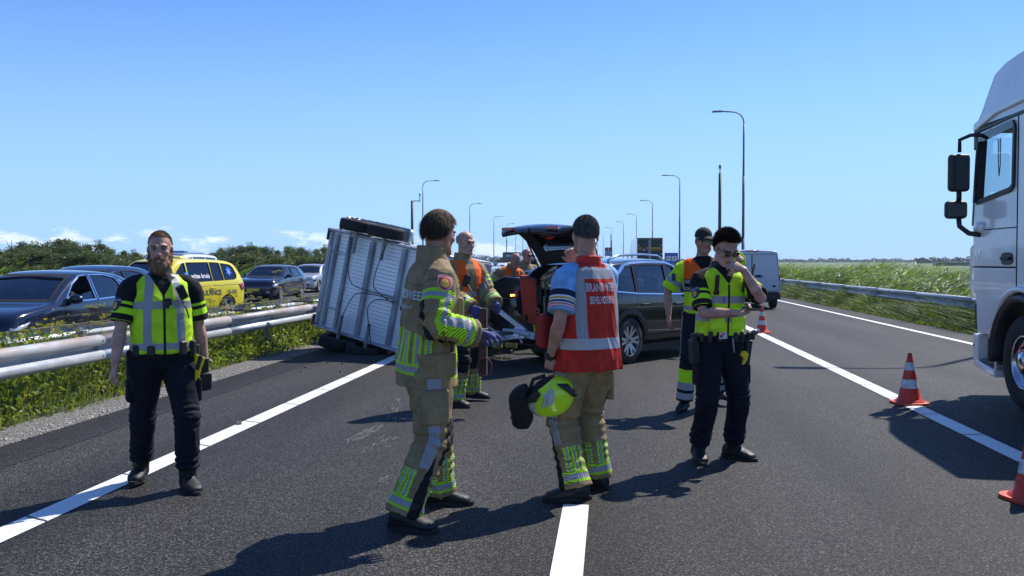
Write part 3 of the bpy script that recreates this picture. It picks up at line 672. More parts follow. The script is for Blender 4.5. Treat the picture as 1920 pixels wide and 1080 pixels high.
# light-coloured canal boat / cattle shed in field
p = aty(1788, 500, 380.); r_ = empty('field_shed', (p.x, 380, -.06), 0, 'low pale shed in the meadow left of the truck', 'shed')
MB().box((0, 0, .6), (14, 4, 1.2)).build('wall', M('shed_wall', (.16, .15, .13), .8), r_); MB().box((0, 0, 1.35), (14.6, 4.6, .25)).build('roof', M('shed_roof', (.5, .5, .5), .7), r_)
# ------------------------------------------------------------------ vehicles
def paint(name, col, flake=.0, rough=.28, metal=.0, coat=1.0):
    m = M(name, col, rough, metal, coat=coat*.75, spec=.4); return m
mTYRE = M('tyre_rubber', (.018, .018, .019), .85, bump=.003, bscale=90); mRIM = M('alloy_rim', (.52, .53, .55), .3, metal=.85)
mRIMD = M('wheel_dark', (.02, .02, .022), .6); mPLAST = M('black_plastic', (.016, .016, .018), .55); mCHROME = M('chrome', (.75, .77, .8), .12, metal=1.)
mGLASS = glass_mat('car_glass', (.38, .44, .46), .02, .03); mGLASSD = glass_mat('tinted_glass', (.06, .07, .085), .02, .04); mGLASSC = glass_mat('clear_glass', (.72, .82, .86), .02, .02)
mSEAT = M('seat_fabric', (.03, .03, .033), .9); mLAMP = M('headlamp', (.65, .68, .72), .12, metal=.4, coat=1); mTAIL = M('tail_lamp', (.42, .01, .012), .18, coat=1)
mSEAM = M('panel_gap', (.006, .006, .007), .9); mINT = M('car_interior', (.018, .018, .02), .9)
mPLATE = M('number_plate_yellow', (.75, .55, .02), .4)
def interp(xs, ys, x): return float(np.interp(x, xs, ys))
def smooth_poly(pts, n=3):
    """Chaikin rounding of a closed polygon"""
    for _ in range(n):
        q = []
        for i in range(len(pts)):
            a, b = pts[i], pts[(i+1) % len(pts)]
            q += [(a[0]*.8+b[0]*.2, a[1]*.8+b[1]*.2), (a[0]*.2+b[0]*.8, a[1]*.2+b[1]*.8)]
        pts = q
    return pts
class Car:
    """lofted body; +x is the front. sp: xs, top (z), belt (z), bot (z), w (half width), wt (half width of the top)"""
    def __init__(s, root, sp, mat, level=2, cut=True, sub=True):
        s.root, s.sp = root, sp; X = sp['xs']
        V = []; F = []; nx = len(X)
        for i, x in enumerate(X):
            w, wt, zt, zb, z0 = sp['w'][i], sp['wt'][i], sp['top'][i], sp['belt'][i], sp['bot'][i]
            g = zt-zb; sh = sp.get('shoulder', .03)
            pr = [(0, z0), (w*.75, z0), (w*.93, z0+.03), (w*.985, z0+.14), (w*.995, z0+(zb-z0)*.42), (w, z0+(zb-z0)*.72), (w*.985, zb-.035), (w*.955, zb+.005)]
            if g > .16:
                pr += [(w*.955+(wt-w*.955)*.40-.0, zb+g*.36), (w*.955+(wt-w*.955)*.80, zb+g*.72), (wt, zt-.075), (wt*.92, zt-.022), (wt*.6, zt-.002), (0, zt+.012)]
            else:
                a = w*.955; pr += [(a*.985, zb+g*.25), (a*.96, zb+g*.45), (a*.92, zb+g*.66), (a*.8, zb+g*.85), (a*.5, zb+g*.97), (0, zt)]
            n = len(pr)
            for (y, z) in pr: V.append((x, y, z))
            for (y, z) in reversed(pr[1:-1]): V.append((x, -y, z))
        m = 2*n-2
        for i in range(nx-1):
            for k in range(m): F.append((i*m+k, i*m+(k+1) % m, (i+1)*m+(k+1) % m, (i+1)*m+k))
        F.append(tuple(range(m-1, -1, -1))); F.append(tuple((nx-1)*m+k for k in range(m)))
        mb = MB(); mb.add(V, F); s.body = mb.build('body', [mat, mINT], root, True, sub=level); apply_mods(s.body)
        s.bvh = BVHTree.FromPolygons([v.co.copy() for v in s.body.data.vertices], [tuple(p.vertices) for p in s.body.data.polygons])
    def cutter(s, mb, mi=0):
        me = mb.mesh('cut'); o = link('cut', me, [mINT, mINT]); me.polygons.foreach_set('material_index', [1]*len(me.polygons)); o.parent = s.root
        md = s.body.modifiers.new('b', 'BOOLEAN'); md.operation = 'DIFFERENCE'; md.solver = 'EXACT'; md.object = o
        bpy.context.view_layer.update(); apply_mods(s.body)
        bpy.data.objects.remove(o)
    def hollow(s, x0, x1, zf=.42, inset=.07):
        """passenger space"""
        sp = s.sp; xs = list(np.linspace(x0, x1, 9)); mb = MB(); V = []; F = []; m = 8
        for x in xs:
            w = interp(sp['xs'], sp['w'], x)-inset; wt = min(w, interp(sp['xs'], sp['wt'], x)-inset*.75); zt = interp(sp['xs'], sp['top'], x)-.045; zb = interp(sp['xs'], sp['belt'], x)
            zt = max(zt, zf+.15); zb = min(zb, zt-.03)
            V += [(x, -w, zf), (x, w, zf), (x, w, zb), (x, wt, zt-.04), (x, wt*.8, zt), (x, -wt*.8, zt), (x, -wt, zt-.04), (x, -w, zb)]
        for i in range(len(xs)-1):
            for k in range(m): F.append((i*m+k, i*m+(k+1) % m, (i+1)*m+(k+1) % m, (i+1)*m+k))
        F.append(tuple(range(m-1, -1, -1))); F.append(tuple((len(xs)-1)*m+k for k in range(m))); mb.add(V, F); s.cutter(mb)
    def hit(s, axis, u, v, sign, off):
        if axis == 'y': o = Vector((u, sign*5, v)); d = Vector((0, -sign, 0))
        elif axis == 'x': o = Vector((sign*8, u, v)); d = Vector((-sign, 0, 0))
        else: o = Vector((u, v, 6)); d = Vector((0, 0, -1))
        h, nrm, _, _ = s.bvh.ray_cast(o, d)
        if h is None: return None
        if nrm.dot(d) > 0: nrm = -nrm
        return h+nrm*off
    def patch(s, name, poly, axis, sign, off, mat, thick=0., parent=None, cuts=1, smooth=True):
        bm = bmesh.new(); vs = [bm.verts.new((u, v, 0)) for u, v in poly]
        f = bm.faces.new(vs); bmesh.ops.triangulate(bm, faces=[f]); 
        for _ in range(cuts): bmesh.ops.subdivide_edges(bm, edges=[e for e in bm.edges if e.calc_length() > .06], cuts=1, use_grid_fill=True)
        bmesh.ops.triangulate(bm, faces=bm.faces[:]); bad = []
        for v in bm.verts:
            h = s.hit(axis, v.co.x, v.co.y, sign, off)
            if h is None: bad.append(v)
            else: v.co = h
        if bad: bmesh.ops.delete(bm, geom=bad, context='VERTS')
        me = bpy.data.meshes.new(name); bm.to_mesh(me); bm.free(); o = link(name, me, mat, parent or s.root, smooth)
        if thick:
            md = o.modifiers.new('s', 'SOLIDIFY'); md.thickness = thick; md.offset = 0
        return o
    def ribbon(s, name, pts, axis, sign, w, off, mat, closed=False, parent=None, mb=None):
        P = list(pts)+([pts[0]] if closed else []); dense = []
        for a, b in zip(P[:-1], P[1:]):
            L = math.hypot(b[0]-a[0], b[1]-a[1]); k = max(1, int(L/.05))
            dense += [(a[0]+(b[0]-a[0])*j/k, a[1]+(b[1]-a[1])*j/k) for j in range(k)]
        dense.append(P[-1]); L_, R_ = [], []
        for i, p in enumerate(dense):
            a = dense[max(i-1, 0)]; b = dense[min(i+1, len(dense)-1)]
            if closed and i in (0, len(dense)-1): a, b = dense[-2], dense[1]
            dx, dy = b[0]-a[0], b[1]-a[1]; l = math.hypot(dx, dy) or 1; nx_, ny = -dy/l*w/2, dx/l*w/2
            h1 = s.hit(axis, p[0]+nx_, p[1]+ny, sign, off); h2 = s.hit(axis, p[0]-nx_, p[1]-ny, sign, off)
            if h1 is None or h2 is None: continue
            if L_ and ((h1-L_[-1]).length > .3): break
            L_.append(h1); R_.append(h2)
        q = MB(); n = len(L_)
        if n < 2: return None
        fs = [(i, i+1, n+i+1, n+i) for i in range(n-1)]
        if mb is not None: mb.add(L_+R_, fs); return mb
        q.add(L_+R_, fs); return q.build(name, mat, parent or s.root, True, fix=False)
def wheel(root, c, r, w, side, spokes=5, rimr=None, mat=None, twin=False, hub=True, style=0):
    """wheel with its outer face towards side*y"""
    rimr = rimr or r*.68; e = empty('wheel', c, 0); e.parent = root
    pr = [(rimr*.96, -w/2), (rimr+.02, -w/2), (r-.03, -w/2), (r-.005, -w/2+.025), (r, -w*.25), (r, w*.25), (r-.005, w/2-.025), (r-.03, w/2), (rimr+.02, w/2+.004), (rimr*.98, w/2-.008)]
    MB().lathe(pr, (0, 0, 0), 36, 'y').build('tyre', mTYRE, e, True)
    b = MB(); s = side
    b.lathe([(rimr*1.0, s*(w/2-.004)), (rimr*.955, s*(w/2-.0)), (rimr*.93, s*(w/2-.02)), (rimr*.90, s*(w*.1)), (rimr*.9, -s*w*.4)], (0, 0, 0), 36, 'y')
    ns = spokes
    for k in range(ns):
        a = 2*math.pi*k/ns
        for da in ((-.13, .13) if style == 1 else (0,)):
            a0, a1 = a+da*.45, a+da*1.6; wd0 = rimr*(.11 if style == 1 else .17); wd1 = rimr*(.075 if style == 1 else .13)
            p0 = Vector((math.cos(a0), 0, math.sin(a0))); p1 = Vector((math.cos(a1), 0, math.sin(a1))); t0 = Vector((-p0.z, 0, p0.x)); t1 = Vector((-p1.z, 0, p1.x))
            A = p0*rimr*.16; B = p1*rimr*.95; y0, y1 = s*(w/2-.035), s*(w/2-.012); yb = s*(w/2-.07)
            V = [A-t0*wd0+Vector((0, y0, 0)), A+t0*wd0+Vector((0, y0, 0)), B+t1*wd1+Vector((0, y1, 0)), B-t1*wd1+Vector((0, y1, 0)), A-t0*wd0+Vector((0, yb, 0)), A+t0*wd0+Vector((0, yb, 0)), B+t1*wd1+Vector((0, yb, 0)), B-t1*wd1+Vector((0, yb, 0))]
            b.add(V, [(0, 1, 2, 3), (4, 7, 6, 5), (0, 4, 5, 1), (1, 5, 6, 2), (2, 6, 7, 3), (3, 7, 4, 0)])
    b.tube([(0, s*(w/2-.08), 0), (0, s*(w/2-.018), 0)], [rimr*.24, rimr*.2], 16)
    ob = b.build('rim', mat or mRIM, e); autosmooth(ob, 30)
    MB().tube([(0, -s*w*.3, 0), (0, s*(w/2-.095), 0)], rimr*.9, 24).build('brake_well', mRIMD, e)
    q = MB(); q.tube([(0, s*(w/2-.02), 0), (0, s*(w/2-.012), 0)], rimr*.10, 12); q.build('hub_cap', mPLAST, e)
    return e
def seats(root, xs, ys, z0, mat, h=.62):
    for x in xs:
        for y in ys:
            MB().box((x, y, z0+.1), (.5, .5, .2)).box((x-.22, y, z0+.1+h*.5), (.14, .48, h), Matrix.Rotation(R(-10), 3, 'Y')).box((x-.29, y, z0+.2+h), (.10, .27, .19)).build('seat', mat, root, bevel=.04)
def mirror(root, x, y, z, side, mat):
    m = MB(); m.ball((x, y+side*.12, z), (.085, .12, .075), 14, 10); m.bar((x, y-side*.02, z-.05), (x-.0, y+side*.06, z-.04), .05, .04)
    return m.build('wing_mirror', mat, root, True)
def handle(car, x, z, side, mat):
    h = car.hit('y', x, z, side, 0)
    if h: MB().box((h.x, h.y+side*.022, h.z), (.2, .022, .032)).box((h.x-.085, h.y+side*.008, h.z), (.02, .03, .026)).box((h.x+.085, h.y+side*.008, h.z), (.02, .03, .026)).build('door_handle', mat, car.root, bevel=.008)
def arches(car, axles, r, sides=(1, -1), w_in=.30):
    for x in axles:
        for s in sides:
            W_ = interp(car.sp['xs'], car.sp['w'], x); mb = MB(); mb.tube([(x, s*(W_-w_in), r*.92), (x, s*(W_+.3), r*.92)], r*1.15, 28); car.cutter(mb)
def hatch_spec(L, Wd, H, hood_z, cowl, a_top, c_top, rear_x, belt0, belt1, bot=.2, nose=.62, rear_belt=None, roof_taper=.78, tailtop=None, hoodlen=None):
    hw = Wd/2; f = L/2
    xs = [f, f-.02, f-.10, f-.32, f-.65, cowl+.12, cowl, (cowl+a_top)/2, a_top, a_top-.25, (a_top+c_top)/2, c_top, (c_top+rear_x)/2+.03, rear_x, -f+.06, -f+.01, -f]
    rb = rear_belt or belt1+.02
    top = [nose-.1, nose, hood_z-.14, hood_z-.07, hood_z-.025, hood_z, hood_z+.03, (hood_z+H)/2+.05, H-.045, H-.01, H, H-.035, H-.075, (tailtop or H-.13), rb, rb-.12, rb-.25]
    belt = [nose-.16, nose-.06, hood_z-.22, hood_z-.15, hood_z-.10, belt0-.02, belt0, belt0+.01, belt0+.02, belt0+.03, (belt0+belt1)/2+.02, belt1, belt1+.015, rb-.02, rb-.06, rb-.18, rb-.32]
    bt = [bot+.12, bot+.06, bot, bot, bot, bot, bot, bot, bot, bot, bot, bot, bot+.01, bot+.04, bot+.08, bot+.12, bot+.2]
    w = [hw*.70, hw*.80, hw*.90, hw*.965, hw*.99, hw, hw, hw, hw, hw, hw, hw, hw*.985, hw*.96, hw*.93, hw*.88, hw*.80]
    rt = hw*roof_taper; wt = [hw*.6]*6+[hw*.84, hw*.80, rt, rt, rt, rt*.98, rt*.97, rt*.95, hw*.78, hw*.7, hw*.6]
    return dict(xs=xs[::-1], top=top[::-1], belt=belt[::-1], bot=bt[::-1], w=w[::-1], wt=wt[::-1])
def build_car(name, loc, rz, label, cat, mat, sp, axles, wr, side_wins, open_front=False, glass=None, rear=True, front=True, group=None, wheels='all', trim=None, spokes=5, style=0, level=2, seatsx=(.35, -.75), door_seams=(), handles_=(), handle_mat=None, cut=True, wscreen=None, rscreen=None, no_glass=()):
    root = empty(name, loc, rz, label, cat, group); car = Car(root, sp, mat, level); H = max(sp['top']); xs = sp['xs']
    arches(car, axles, wr)
    if cut:
        wxa, wxb = side_wins['span']; car.hollow(wxa, wxb)
        mb = MB()
        for poly in side_wins['polys']: mb.prism(poly, 'y', -2, 2)
        car.cutter(mb)
        if wscreen: mb = MB(); mb.prism(wscreen, 'x', side_wins['fx'], 4); car.cutter(mb)
        if rscreen: mb = MB(); mb.prism(rscreen, 'x', -4, side_wins['rx']); car.cutter(mb)
    autosmooth(car.body, 38)
    for i, poly in enumerate(side_wins['polys']):
        for s in (1, -1):
            if (i, s) in no_glass: continue
            o = car.patch('side_window', poly, 'y', s, -.012, glass or mGLASSD, 0)
            if trim: car.ribbon('window_trim', poly, 'y', s, .022, .004, trim, True, o)
            else: car.ribbon('window_seal', poly, 'y', s, .022, .003, mSEAM, True, o)
    if wscreen:
        o = car.patch('windscreen', wscreen, 'x', 1, -.010, glass if glass is mGLASSC else mGLASS); car.ribbon('window_seal', wscreen, 'x', 1, .03, .003, mSEAM, True, o)
    if rscreen:
        o = car.patch('rear_window', rscreen, 'x', -1, -.010, glass or mGLASSD); car.ribbon('window_seal', rscreen, 'x', -1, .03, .003, mSEAM, True, o)
    sm = MB()
    for pl in door_seams:
        for s in (1, -1): car.ribbon('', pl, 'y', s, .009, .0015, None, mb=sm)
    if sm.v: tag(sm.build('panel_gap', mSEAM, root, fix=False), kind='stuff')
    for (hx, hz_) in handles_:
        for s in (1, -1): handle(car, hx, hz_, s, handle_mat or mat)
    W_ = max(sp['w'])
    for x in axles:
        for s in (1, -1): wheel(root, (x, s*(W_-.115), wr), wr, .21, s, spokes, None, None, style=style)
    MB().box((0, 0, .20), (xs[-1]*2-.9, W_*2-.5, .12)).build('underbody', mPLAST, root)
    seats(root, seatsx, (-.37, .37), .42, mSEAT)
    if wscreen:
        x = side_wins['fx']; MB().box((x+.30, 0, sp['belt'][len(xs)//2]-.06), (.45, W_*1.6, .08)).build('dashboard', mPLAST, root, bevel=.02)
        st = MB(); st.lathe([(.17, 0), (.185, .012), (.19, 0), (.185, -.012), (.17, 0)], (0, 0, 0), 20, 'x'); 
        o = st.build('steering_wheel', mPLAST, root); o.location = (x+.02, .37, sp['belt'][len(xs)//2]+.0)
    return root, car
def rect(x0, x1, y0, y1): return [(x0, y0), (x1, y0), (x1, y1), (x0, y1)]

# ---- near navy hatchback, five doors, driver window open (faces the camera side)
mNAVY = paint('navy_metallic_paint', (.006, .009, .026), rough=.14, metal=.0)
mDKBLUE = paint('dark_blue_paint', (.008, .016, .05), rough=.14, metal=.0)
mCHAR = paint('charcoal_paint', (.006, .008, .013), rough=.15, metal=.0)
mYELLOW = M('ambulance_yellow', (.80, .66, .02), .35, coat=.6); mWHITEP = M('white_car_paint', (.72, .73, .75), .32, coat=.8); mSILV = M('silver_paint', (.50, .52, .55), .3, metal=.5, coat=.8)
# car-local frame: +x forward, y = left.  A car facing the camera (-Y) has rz=-90deg, its left side to +X (towards us)
FWD_NEG_Y = R(-90)
sp = hatch_spec(4.05, 1.75, 1.475, .98, .95, .10, -1.15, -1.62, .965, 1.02, rear_belt=1.06, nose=.68)
wins = {'polys': [[(.68, .985), (.30, 1.26), (.02, 1.385), (-.17, 1.40), (-.20, 1.0)], [(-.27, 1.0), (-.24, 1.40), (-.70, 1.395), (-1.02, 1.345), (-1.10, 1.26), (-1.20, 1.03)], [(-1.27, 1.04), (-1.19, 1.27), (-1.12, 1.325), (-1.40, 1.20), (-1.52, 1.08)]], 'span': (-1.62, .70), 'fx': .25, 'rx': -1.3}
WS = [(-.72, 1.02), (.72, 1.02), (.56, 1.40), (-.56, 1.40)]; RS = [(-.6, 1.10), (.6, 1.10), (.5, 1.30), (-.5, 1.30)]
seams = [[(.72, .97), (.78, .7), (.70, .28)], [(-.235, .99), (-.22, .28)], [(-1.2, 1.0), (-1.16, .8), (-.95, .62), (-.90, .28)], [(.85, .80), (.1, .83), (-1.4, .87)]]
def near_x(Xside, px, hub_z, py):    # depth from the wheel hub row
    return None
# opposite road cars: local left side (+y) ends up at world +X side
root, car = build_car('parked_car', (-8.35-.875, 14.75, 0), FWD_NEG_Y, 'navy blue five-door hatchback with its driver window half open, nearest at far left', 'car', mNAVY, sp, (1.27, -1.27), .315, wins, glass=mGLASSD, trim=mCHROME, wscreen=WS, rscreen=RS, door_seams=seams, handles_=[(-.06, .86), (-1.0, .89)], no_glass=((0, 1),), style=1)
car.patch('side_window', [(.40, 1.0), (.12, 1.10), (-.19, 1.15), (-.20, 1.0)], 'y', 1, -.012, mGLASS); car.ribbon('window_trim', wins['polys'][0], 'y', 1, .022, .004, mCHROME, True)
mirror(root, .55, .80, 1.03, 1, mNAVY); mirror(root, .55, -.80, 1.03, -1, mNAVY)
for s in (1, -1): car.patch('headlamp', [(1.62, .74), (1.95, .66), (1.96, .58), (1.80, .58)], 'y', s, .004, mLAMP, .01)
car.patch('front_grille', rect(-.5, .5, .3, .45), 'x', 1, .004, mPLAST)
# ---- second dark blue car: only the roof shows over the first
p = aty(178, 497, 21.5); spb = hatch_spec(4.3, 1.80, 1.53, 1.0, .95, .10, -1.25, -1.75, .98, 1.04, rear_belt=1.08, nose=.70)
root, car = build_car('parked_car', (p.x, 21.2, 0), FWD_NEG_Y, 'dark blue car whose roof and aerial show between the navy hatchback and the ambulance', 'car', mDKBLUE, spb, (1.3, -1.3), .32, wins, wscreen=WS, rscreen=RS, level=1)
MB().tube([(-1.3, 0, 1.5), (-1.5, 0, 1.72)], .006, 5).build('aerial', mPLAST, root)
# ---- ambulance (yellow people carrier)
spa = hatch_spec(4.75, 1.90, 1.70, 1.06, 1.05, .35, -1.7, -2.13, 1.04, 1.10, rear_belt=1.14, nose=.72, bot=.22, roof_taper=.80, tailtop=1.57)
winsa = {'polys': [[(.72, 1.06), (.45, 1.35), (.22, 1.55), (.12, 1.58), (.10, 1.07)], [(.03, 1.07), (.05, 1.58), (-.85, 1.59), (-.88, 1.09)], [(-.92, 1.09), (-.90, 1.59), (-1.32, 1.575), (-1.36, 1.10)], [(-1.40, 1.10), (-1.38, 1.565), (-1.80, 1.52), (-1.92, 1.44), (-2.0, 1.25), (-1.96, 1.16), (-1.85, 1.12)]], 'span': (-2.05, .75), 'fx': .35, 'rx': -1.8}
root, car = build_car('ambulance', (-11.95, 24.7, 0), R(-105), 'yellow ambulance car with dark windows behind the bearded police officer', 'ambulance', mYELLOW, spa, (1.42, -1.50), .34, winsa, wscreen=[(-.76, 1.10), (.76, 1.10), (.62, 1.60), (-.62, 1.60)], rscreen=[(-.66, 1.15), (.66, 1.15), (.58, 1.48), (-.58, 1.48)], door_seams=[[(.80, 1.03), (.85, .7), (.78, .3)], [(.065, 1.05), (.08, .3)], [(-.90, 1.08), (-.92, .9), (-1.1, .70), (-1.12, .3)], [(.9, .93), (-.5, .95), (-2.1, .97)]], handles_=[(-.02, .88), (-.82, .90)], handle_mat=mYELLOW, style=0)
mirror(root, .70, .88, 1.12, 1, mYELLOW); mirror(root, .70, -.88, 1.12, -1, mYELLOW)
car.patch('tail_lamp', [(-2.02, .98), (-2.30, 1.02), (-2.34, .84), (-2.16, .80)], 'y', 1, .006, mTAIL, .012, cuts=2)
car.patch('tail_lamp', [(-2.02, .98), (-2.30, 1.02), (-2.34, .84), (-2.16, .80)], 'y', -1, .006, mTAIL, .012, cuts=2)
for s in (1, -1): car.patch('headlamp', [(1.9, .86), (2.24, .74), (2.24, .64), (2.0, .66)], 'y', s, .004, mLAMP, .01)
MB().box((-.35, .25, 1.73), (.32, .28, .05), taper=.7).build('roof_hatch', mYELLOW, root, bevel=.02)
def decal(carobj, txt, x, z, size, sgn, mat, bold=True, off=.004, parent=None, sx=1.0, name='lettering'):
    me = text_mesh(txt, size, bold)
    bm = bmesh.new(); bm.from_mesh(me); bad = []
    for v in bm.verts:
        u = x-sgn*v.co.x*sx; w_ = z+v.co.y; h = carobj.hit('y', u, w_, sgn, off)
        if h is None: bad.append(v)
        else: v.co = h
    if bad: bmesh.ops.delete(bm, geom=bad, context='VERTS')
    bm.to_mesh(me); bm.free(); return link(name, me, mat, parent or carobj.root)
mDKTXT = M('dark_blue_lettering', (.015, .03, .08), .5)
decal(car, 'AMBULANCE', -.62, .76, .20, 1, mDKTXT)
decal(car, '10-342', -1.68, .76, .17, 1, mDKTXT)
decal(car, 'Rapid', -.10, .60, .085, 1, mDKTXT, False); decal(car, 'Responder', -.18, .52, .085, 1, mDKTXT, False)
decal(car, 'witte kruis', -.42, 1.22, .17, 1, M('white_lettering', (.85, .85, .85), .5), True, .006)
g = [(.09+.085*math.cos(a*math.pi/10)-.0, 1.24+.085*math.sin(a*math.pi/10)) for a in range(20)]
car.patch('logo_disc', [(x+.03, z) for x, z in g], 'y', 1, .006, M('logo_blue', (.02, .35, .8), .4))
sl_ = []
cx, cz = -1.66, 1.34
mEMS = M('emblem_blue', (.03, .16, .75), .4)
for k in range(3):
    a = R(90+60*k); dx, dz = math.cos(a), math.sin(a); nx_, nz = -dz*.035, dx*.035; L = .12
    sl_.append([(cx+dx*L+nx_, cz+dz*L+nz), (cx+dx*L-nx_, cz+dz*L-nz), (cx-dx*L-nx_, cz-dz*L-nz), (cx-dx*L+nx_, cz-dz*L+nz)])
for i, q in enumerate(sl_): car.patch('rescue_star', q, 'y', 1, .006+.001*i, mEMS, cuts=0, smooth=False)
decal(car, '§', cx, cz, .13, 1, M('emblem_white', (.85, .85, .85), .5), False, .011, name='emblem_staff')
# ---- police van behind the ambulance (white roof with lights)
p = aty(308, 490, 36.); spv = hatch_spec(5.0, 1.95, 1.93, 1.18, 1.35, .75, -2.2, -2.40, 1.15, 1.18, rear_belt=1.2, nose=.8, roof_taper=.86, tailtop=1.84)
winsv = {'polys': [[(1.05, 1.2), (.75, 1.7), (.2, 1.78), (.2, 1.2)], [(.1, 1.2), (.1, 1.78), (-1.0, 1.78), (-1.0, 1.2)], [(-1.1, 1.2), (-1.1, 1.78), (-2.1, 1.74), (-2.1, 1.2)]], 'span': (-2.2, 1.0), 'fx': .6, 'rx': -2.0}
root, car = build_car('police_van', (p.x, 36.8, 0), FWD_NEG_Y, 'white van with a roof light bar, seen above the ambulance roof', 'van', mWHITEP, spv, (1.5, -1.5), .34, winsv, wscreen=[(-.8, 1.25), (.8, 1.25), (.7, 1.8), (-.7, 1.8)], level=1)
MB().box((.45, 0, 1.99), (.35, 1.5, .10)).build('light_bar', M('light_bar_blue', (.10, .25, .5), .2, coat=1), root, bevel=.03)
MB().box((-1.7, 0, 1.96), (.5, 1.3, .06)).build('roof_board', mWHITEP, root, bevel=.02)
# ---- small dark hatchback and silver car farther back
spg = hatch_spec(4.25, 1.79, 1.475, .97, .92, .08, -1.35, -1.78, .95, 1.0, rear_belt=1.04, nose=.68)
winsg = {'polys': [[(.66, .97), (.30, 1.24), (.02, 1.375), (-.17, 1.395), (-.20, .98)], [(-.27, .98), (-.24, 1.395), (-.72, 1.385), (-1.08, 1.32), (-1.18, 1.01)]], 'span': (-1.62, .70), 'fx': .25, 'rx': -1.3}
root, car = build_car('parked_car', (-13.2-.9, 38.9, 0), FWD_NEG_Y, 'small dark blue hatchback facing us between the ambulance and the silver car', 'car', mNAVY, spg, (1.31, -1.31), .32, winsg, trim=None, wscreen=WS, rscreen=RS, door_seams=seams, handles_=[(-.06, .85), (-1.0, .88)], style=1)
mirror(root, .52, .82, 1.02, 1, mNAVY); mirror(root, .52, -.82, 1.02, -1, mNAVY)
for s in (1, -1): car.patch('headlamp', [(1.62, .74), (2.02, .68), (2.03, .60), (1.80, .58)], 'y', s, .004, mLAMP, .01)
for s in (1, -1): car.patch('daytime_light', [(s*.55, .36), (s*.80, .40), (s*.80, .44), (s*.55, .42)], 'x', 1, .006, mCHROME, cuts=1)
car.patch('front_grille', rect(-.55, .55, .28, .42), 'x', 1, .004, mPLAST); car.patch('number_plate', rect(-.26, .26, .44, .54), 'x', 1, .012, mPLATE)
root, car = build_car('parked_car', (-15.1-.9, 50.1, 0), FWD_NEG_Y, 'silver white hatchback left of the upturned trailer, farthest of the close cars', 'car', mSILV, spg, (1.31, -1.31), .33, winsg, wscreen=WS, rscreen=RS, door_seams=seams[:3], style=1)
mirror(root, .52, .82, 1.02, 1, mSILV)
for s in (1, -1): car.patch('headlamp', [(1.50, .76), (2.02, .68), (2.03, .58), (1.80, .60)], 'y', s, .004, mPLAST, .01)
car.patch('front_grille', rect(-.6, .6, .26, .46), 'x', 1, .004, mPLAST)
# ---- far queue on the opposite road: small, simple
def far_car(px, Y, mat, label, H=1.45):
    p = aty(px, 495, Y); root = empty('parked_car', (p.x, Y, 0), FWD_NEG_Y, label, 'car', 'far queue of cars')
    s_ = hatch_spec(4.3, 1.8, H, .97, .92, .08, -1.35, -1.78, .95, 1.0, rear_belt=1.04, nose=.68); c = Car(root, s_, mat, 1)
    c.patch('side_window', winsg['polys'][0], 'y', 1, .006, mPLAST); c.patch('side_window', winsg['polys'][1], 'y', 1, .006, mPLAST); c.patch('windscreen', WS, 'x', 1, .006, M('dark_screen', (.02, .03, .04), .05, coat=1))
    for x in (1.31, -1.31): MB().tube([(x, .72, .32), (x, .91, .32)], .32, 16).build('wheel', mTYRE, root)
    return root
for i, (px, Y, mt) in enumerate([(912, 118, mWHITEP), (926, 128, mDKBLUE), (944, 112, mWHITEP), (952, 140, mSILV), (905, 96, mSILV), (968, 150, mCHAR), (890, 100, mWHITEP)]):
    far_car(px, Y, mt, ['white far car in the queue, left of the leaning bald firefighter', 'dark blue far car in the queue', 'white far car just left of the leaning bald firefighter\'s orange shoulder', 'silver far car in the queue', 'silver far car behind the crashed car\'s roof', 'dark far car behind the leaning firefighter', 'leftmost white far car behind the crashed car\'s roof'][i])
# far dark lorry and a pale one behind it
def front_lorry(px, Y, wpx, toppx, mat, label):
    p = aty(px, 490, Y); w = 2.5; h = aty(px, toppx, Y).z; root = empty('lorry', (p.x, Y, 0), 0, label, 'lorry')
    MB().box((0, 1.2, h*.5+.35), (w, 2.4, h-.7)).build('cab', mat, root, bevel=.15, seg=3); MB().box((0, 8.5, h*.5+.5), (w+.05, 12, h-.9)).build('box_body', mat, root, bevel=.03)
    MB().box((0, -.02, h*.60), (w*.86, .06, .75)).build('windscreen', M('dark_screen', (.02, .03, .04), .05), root, bevel=.02)
    MB().box((0, -.02, .9), (w*.7, .06, .6)).build('front_grille', mPLAST, root)
    MB().box((0, -.05, h-.55), (1.3, .05, .28)).build('name_board', M('board_pale', (.5, .6, .75), .5), root)
    for s in (-1, 1):
        MB().box((s*(w/2+.2), 0, h*.58), (.2, .2, .8)).build('wing_mirror', mPLAST, root); MB().tube([(s*.95, 1.3, .5), (s*1.24, 1.3, .5)], .5, 16).build('wheel', mTYRE, root)
    return root
front_lorry(957, 150, 22, 473, paint('lorry_dark_blue', (.006, .012, .03)), 'far dark lorry facing us behind the leaning firefighters')
front_lorry(993, 205, 16, 478, mWHITEP, 'far pale lorry behind the dark lorry, under the open tailgate')

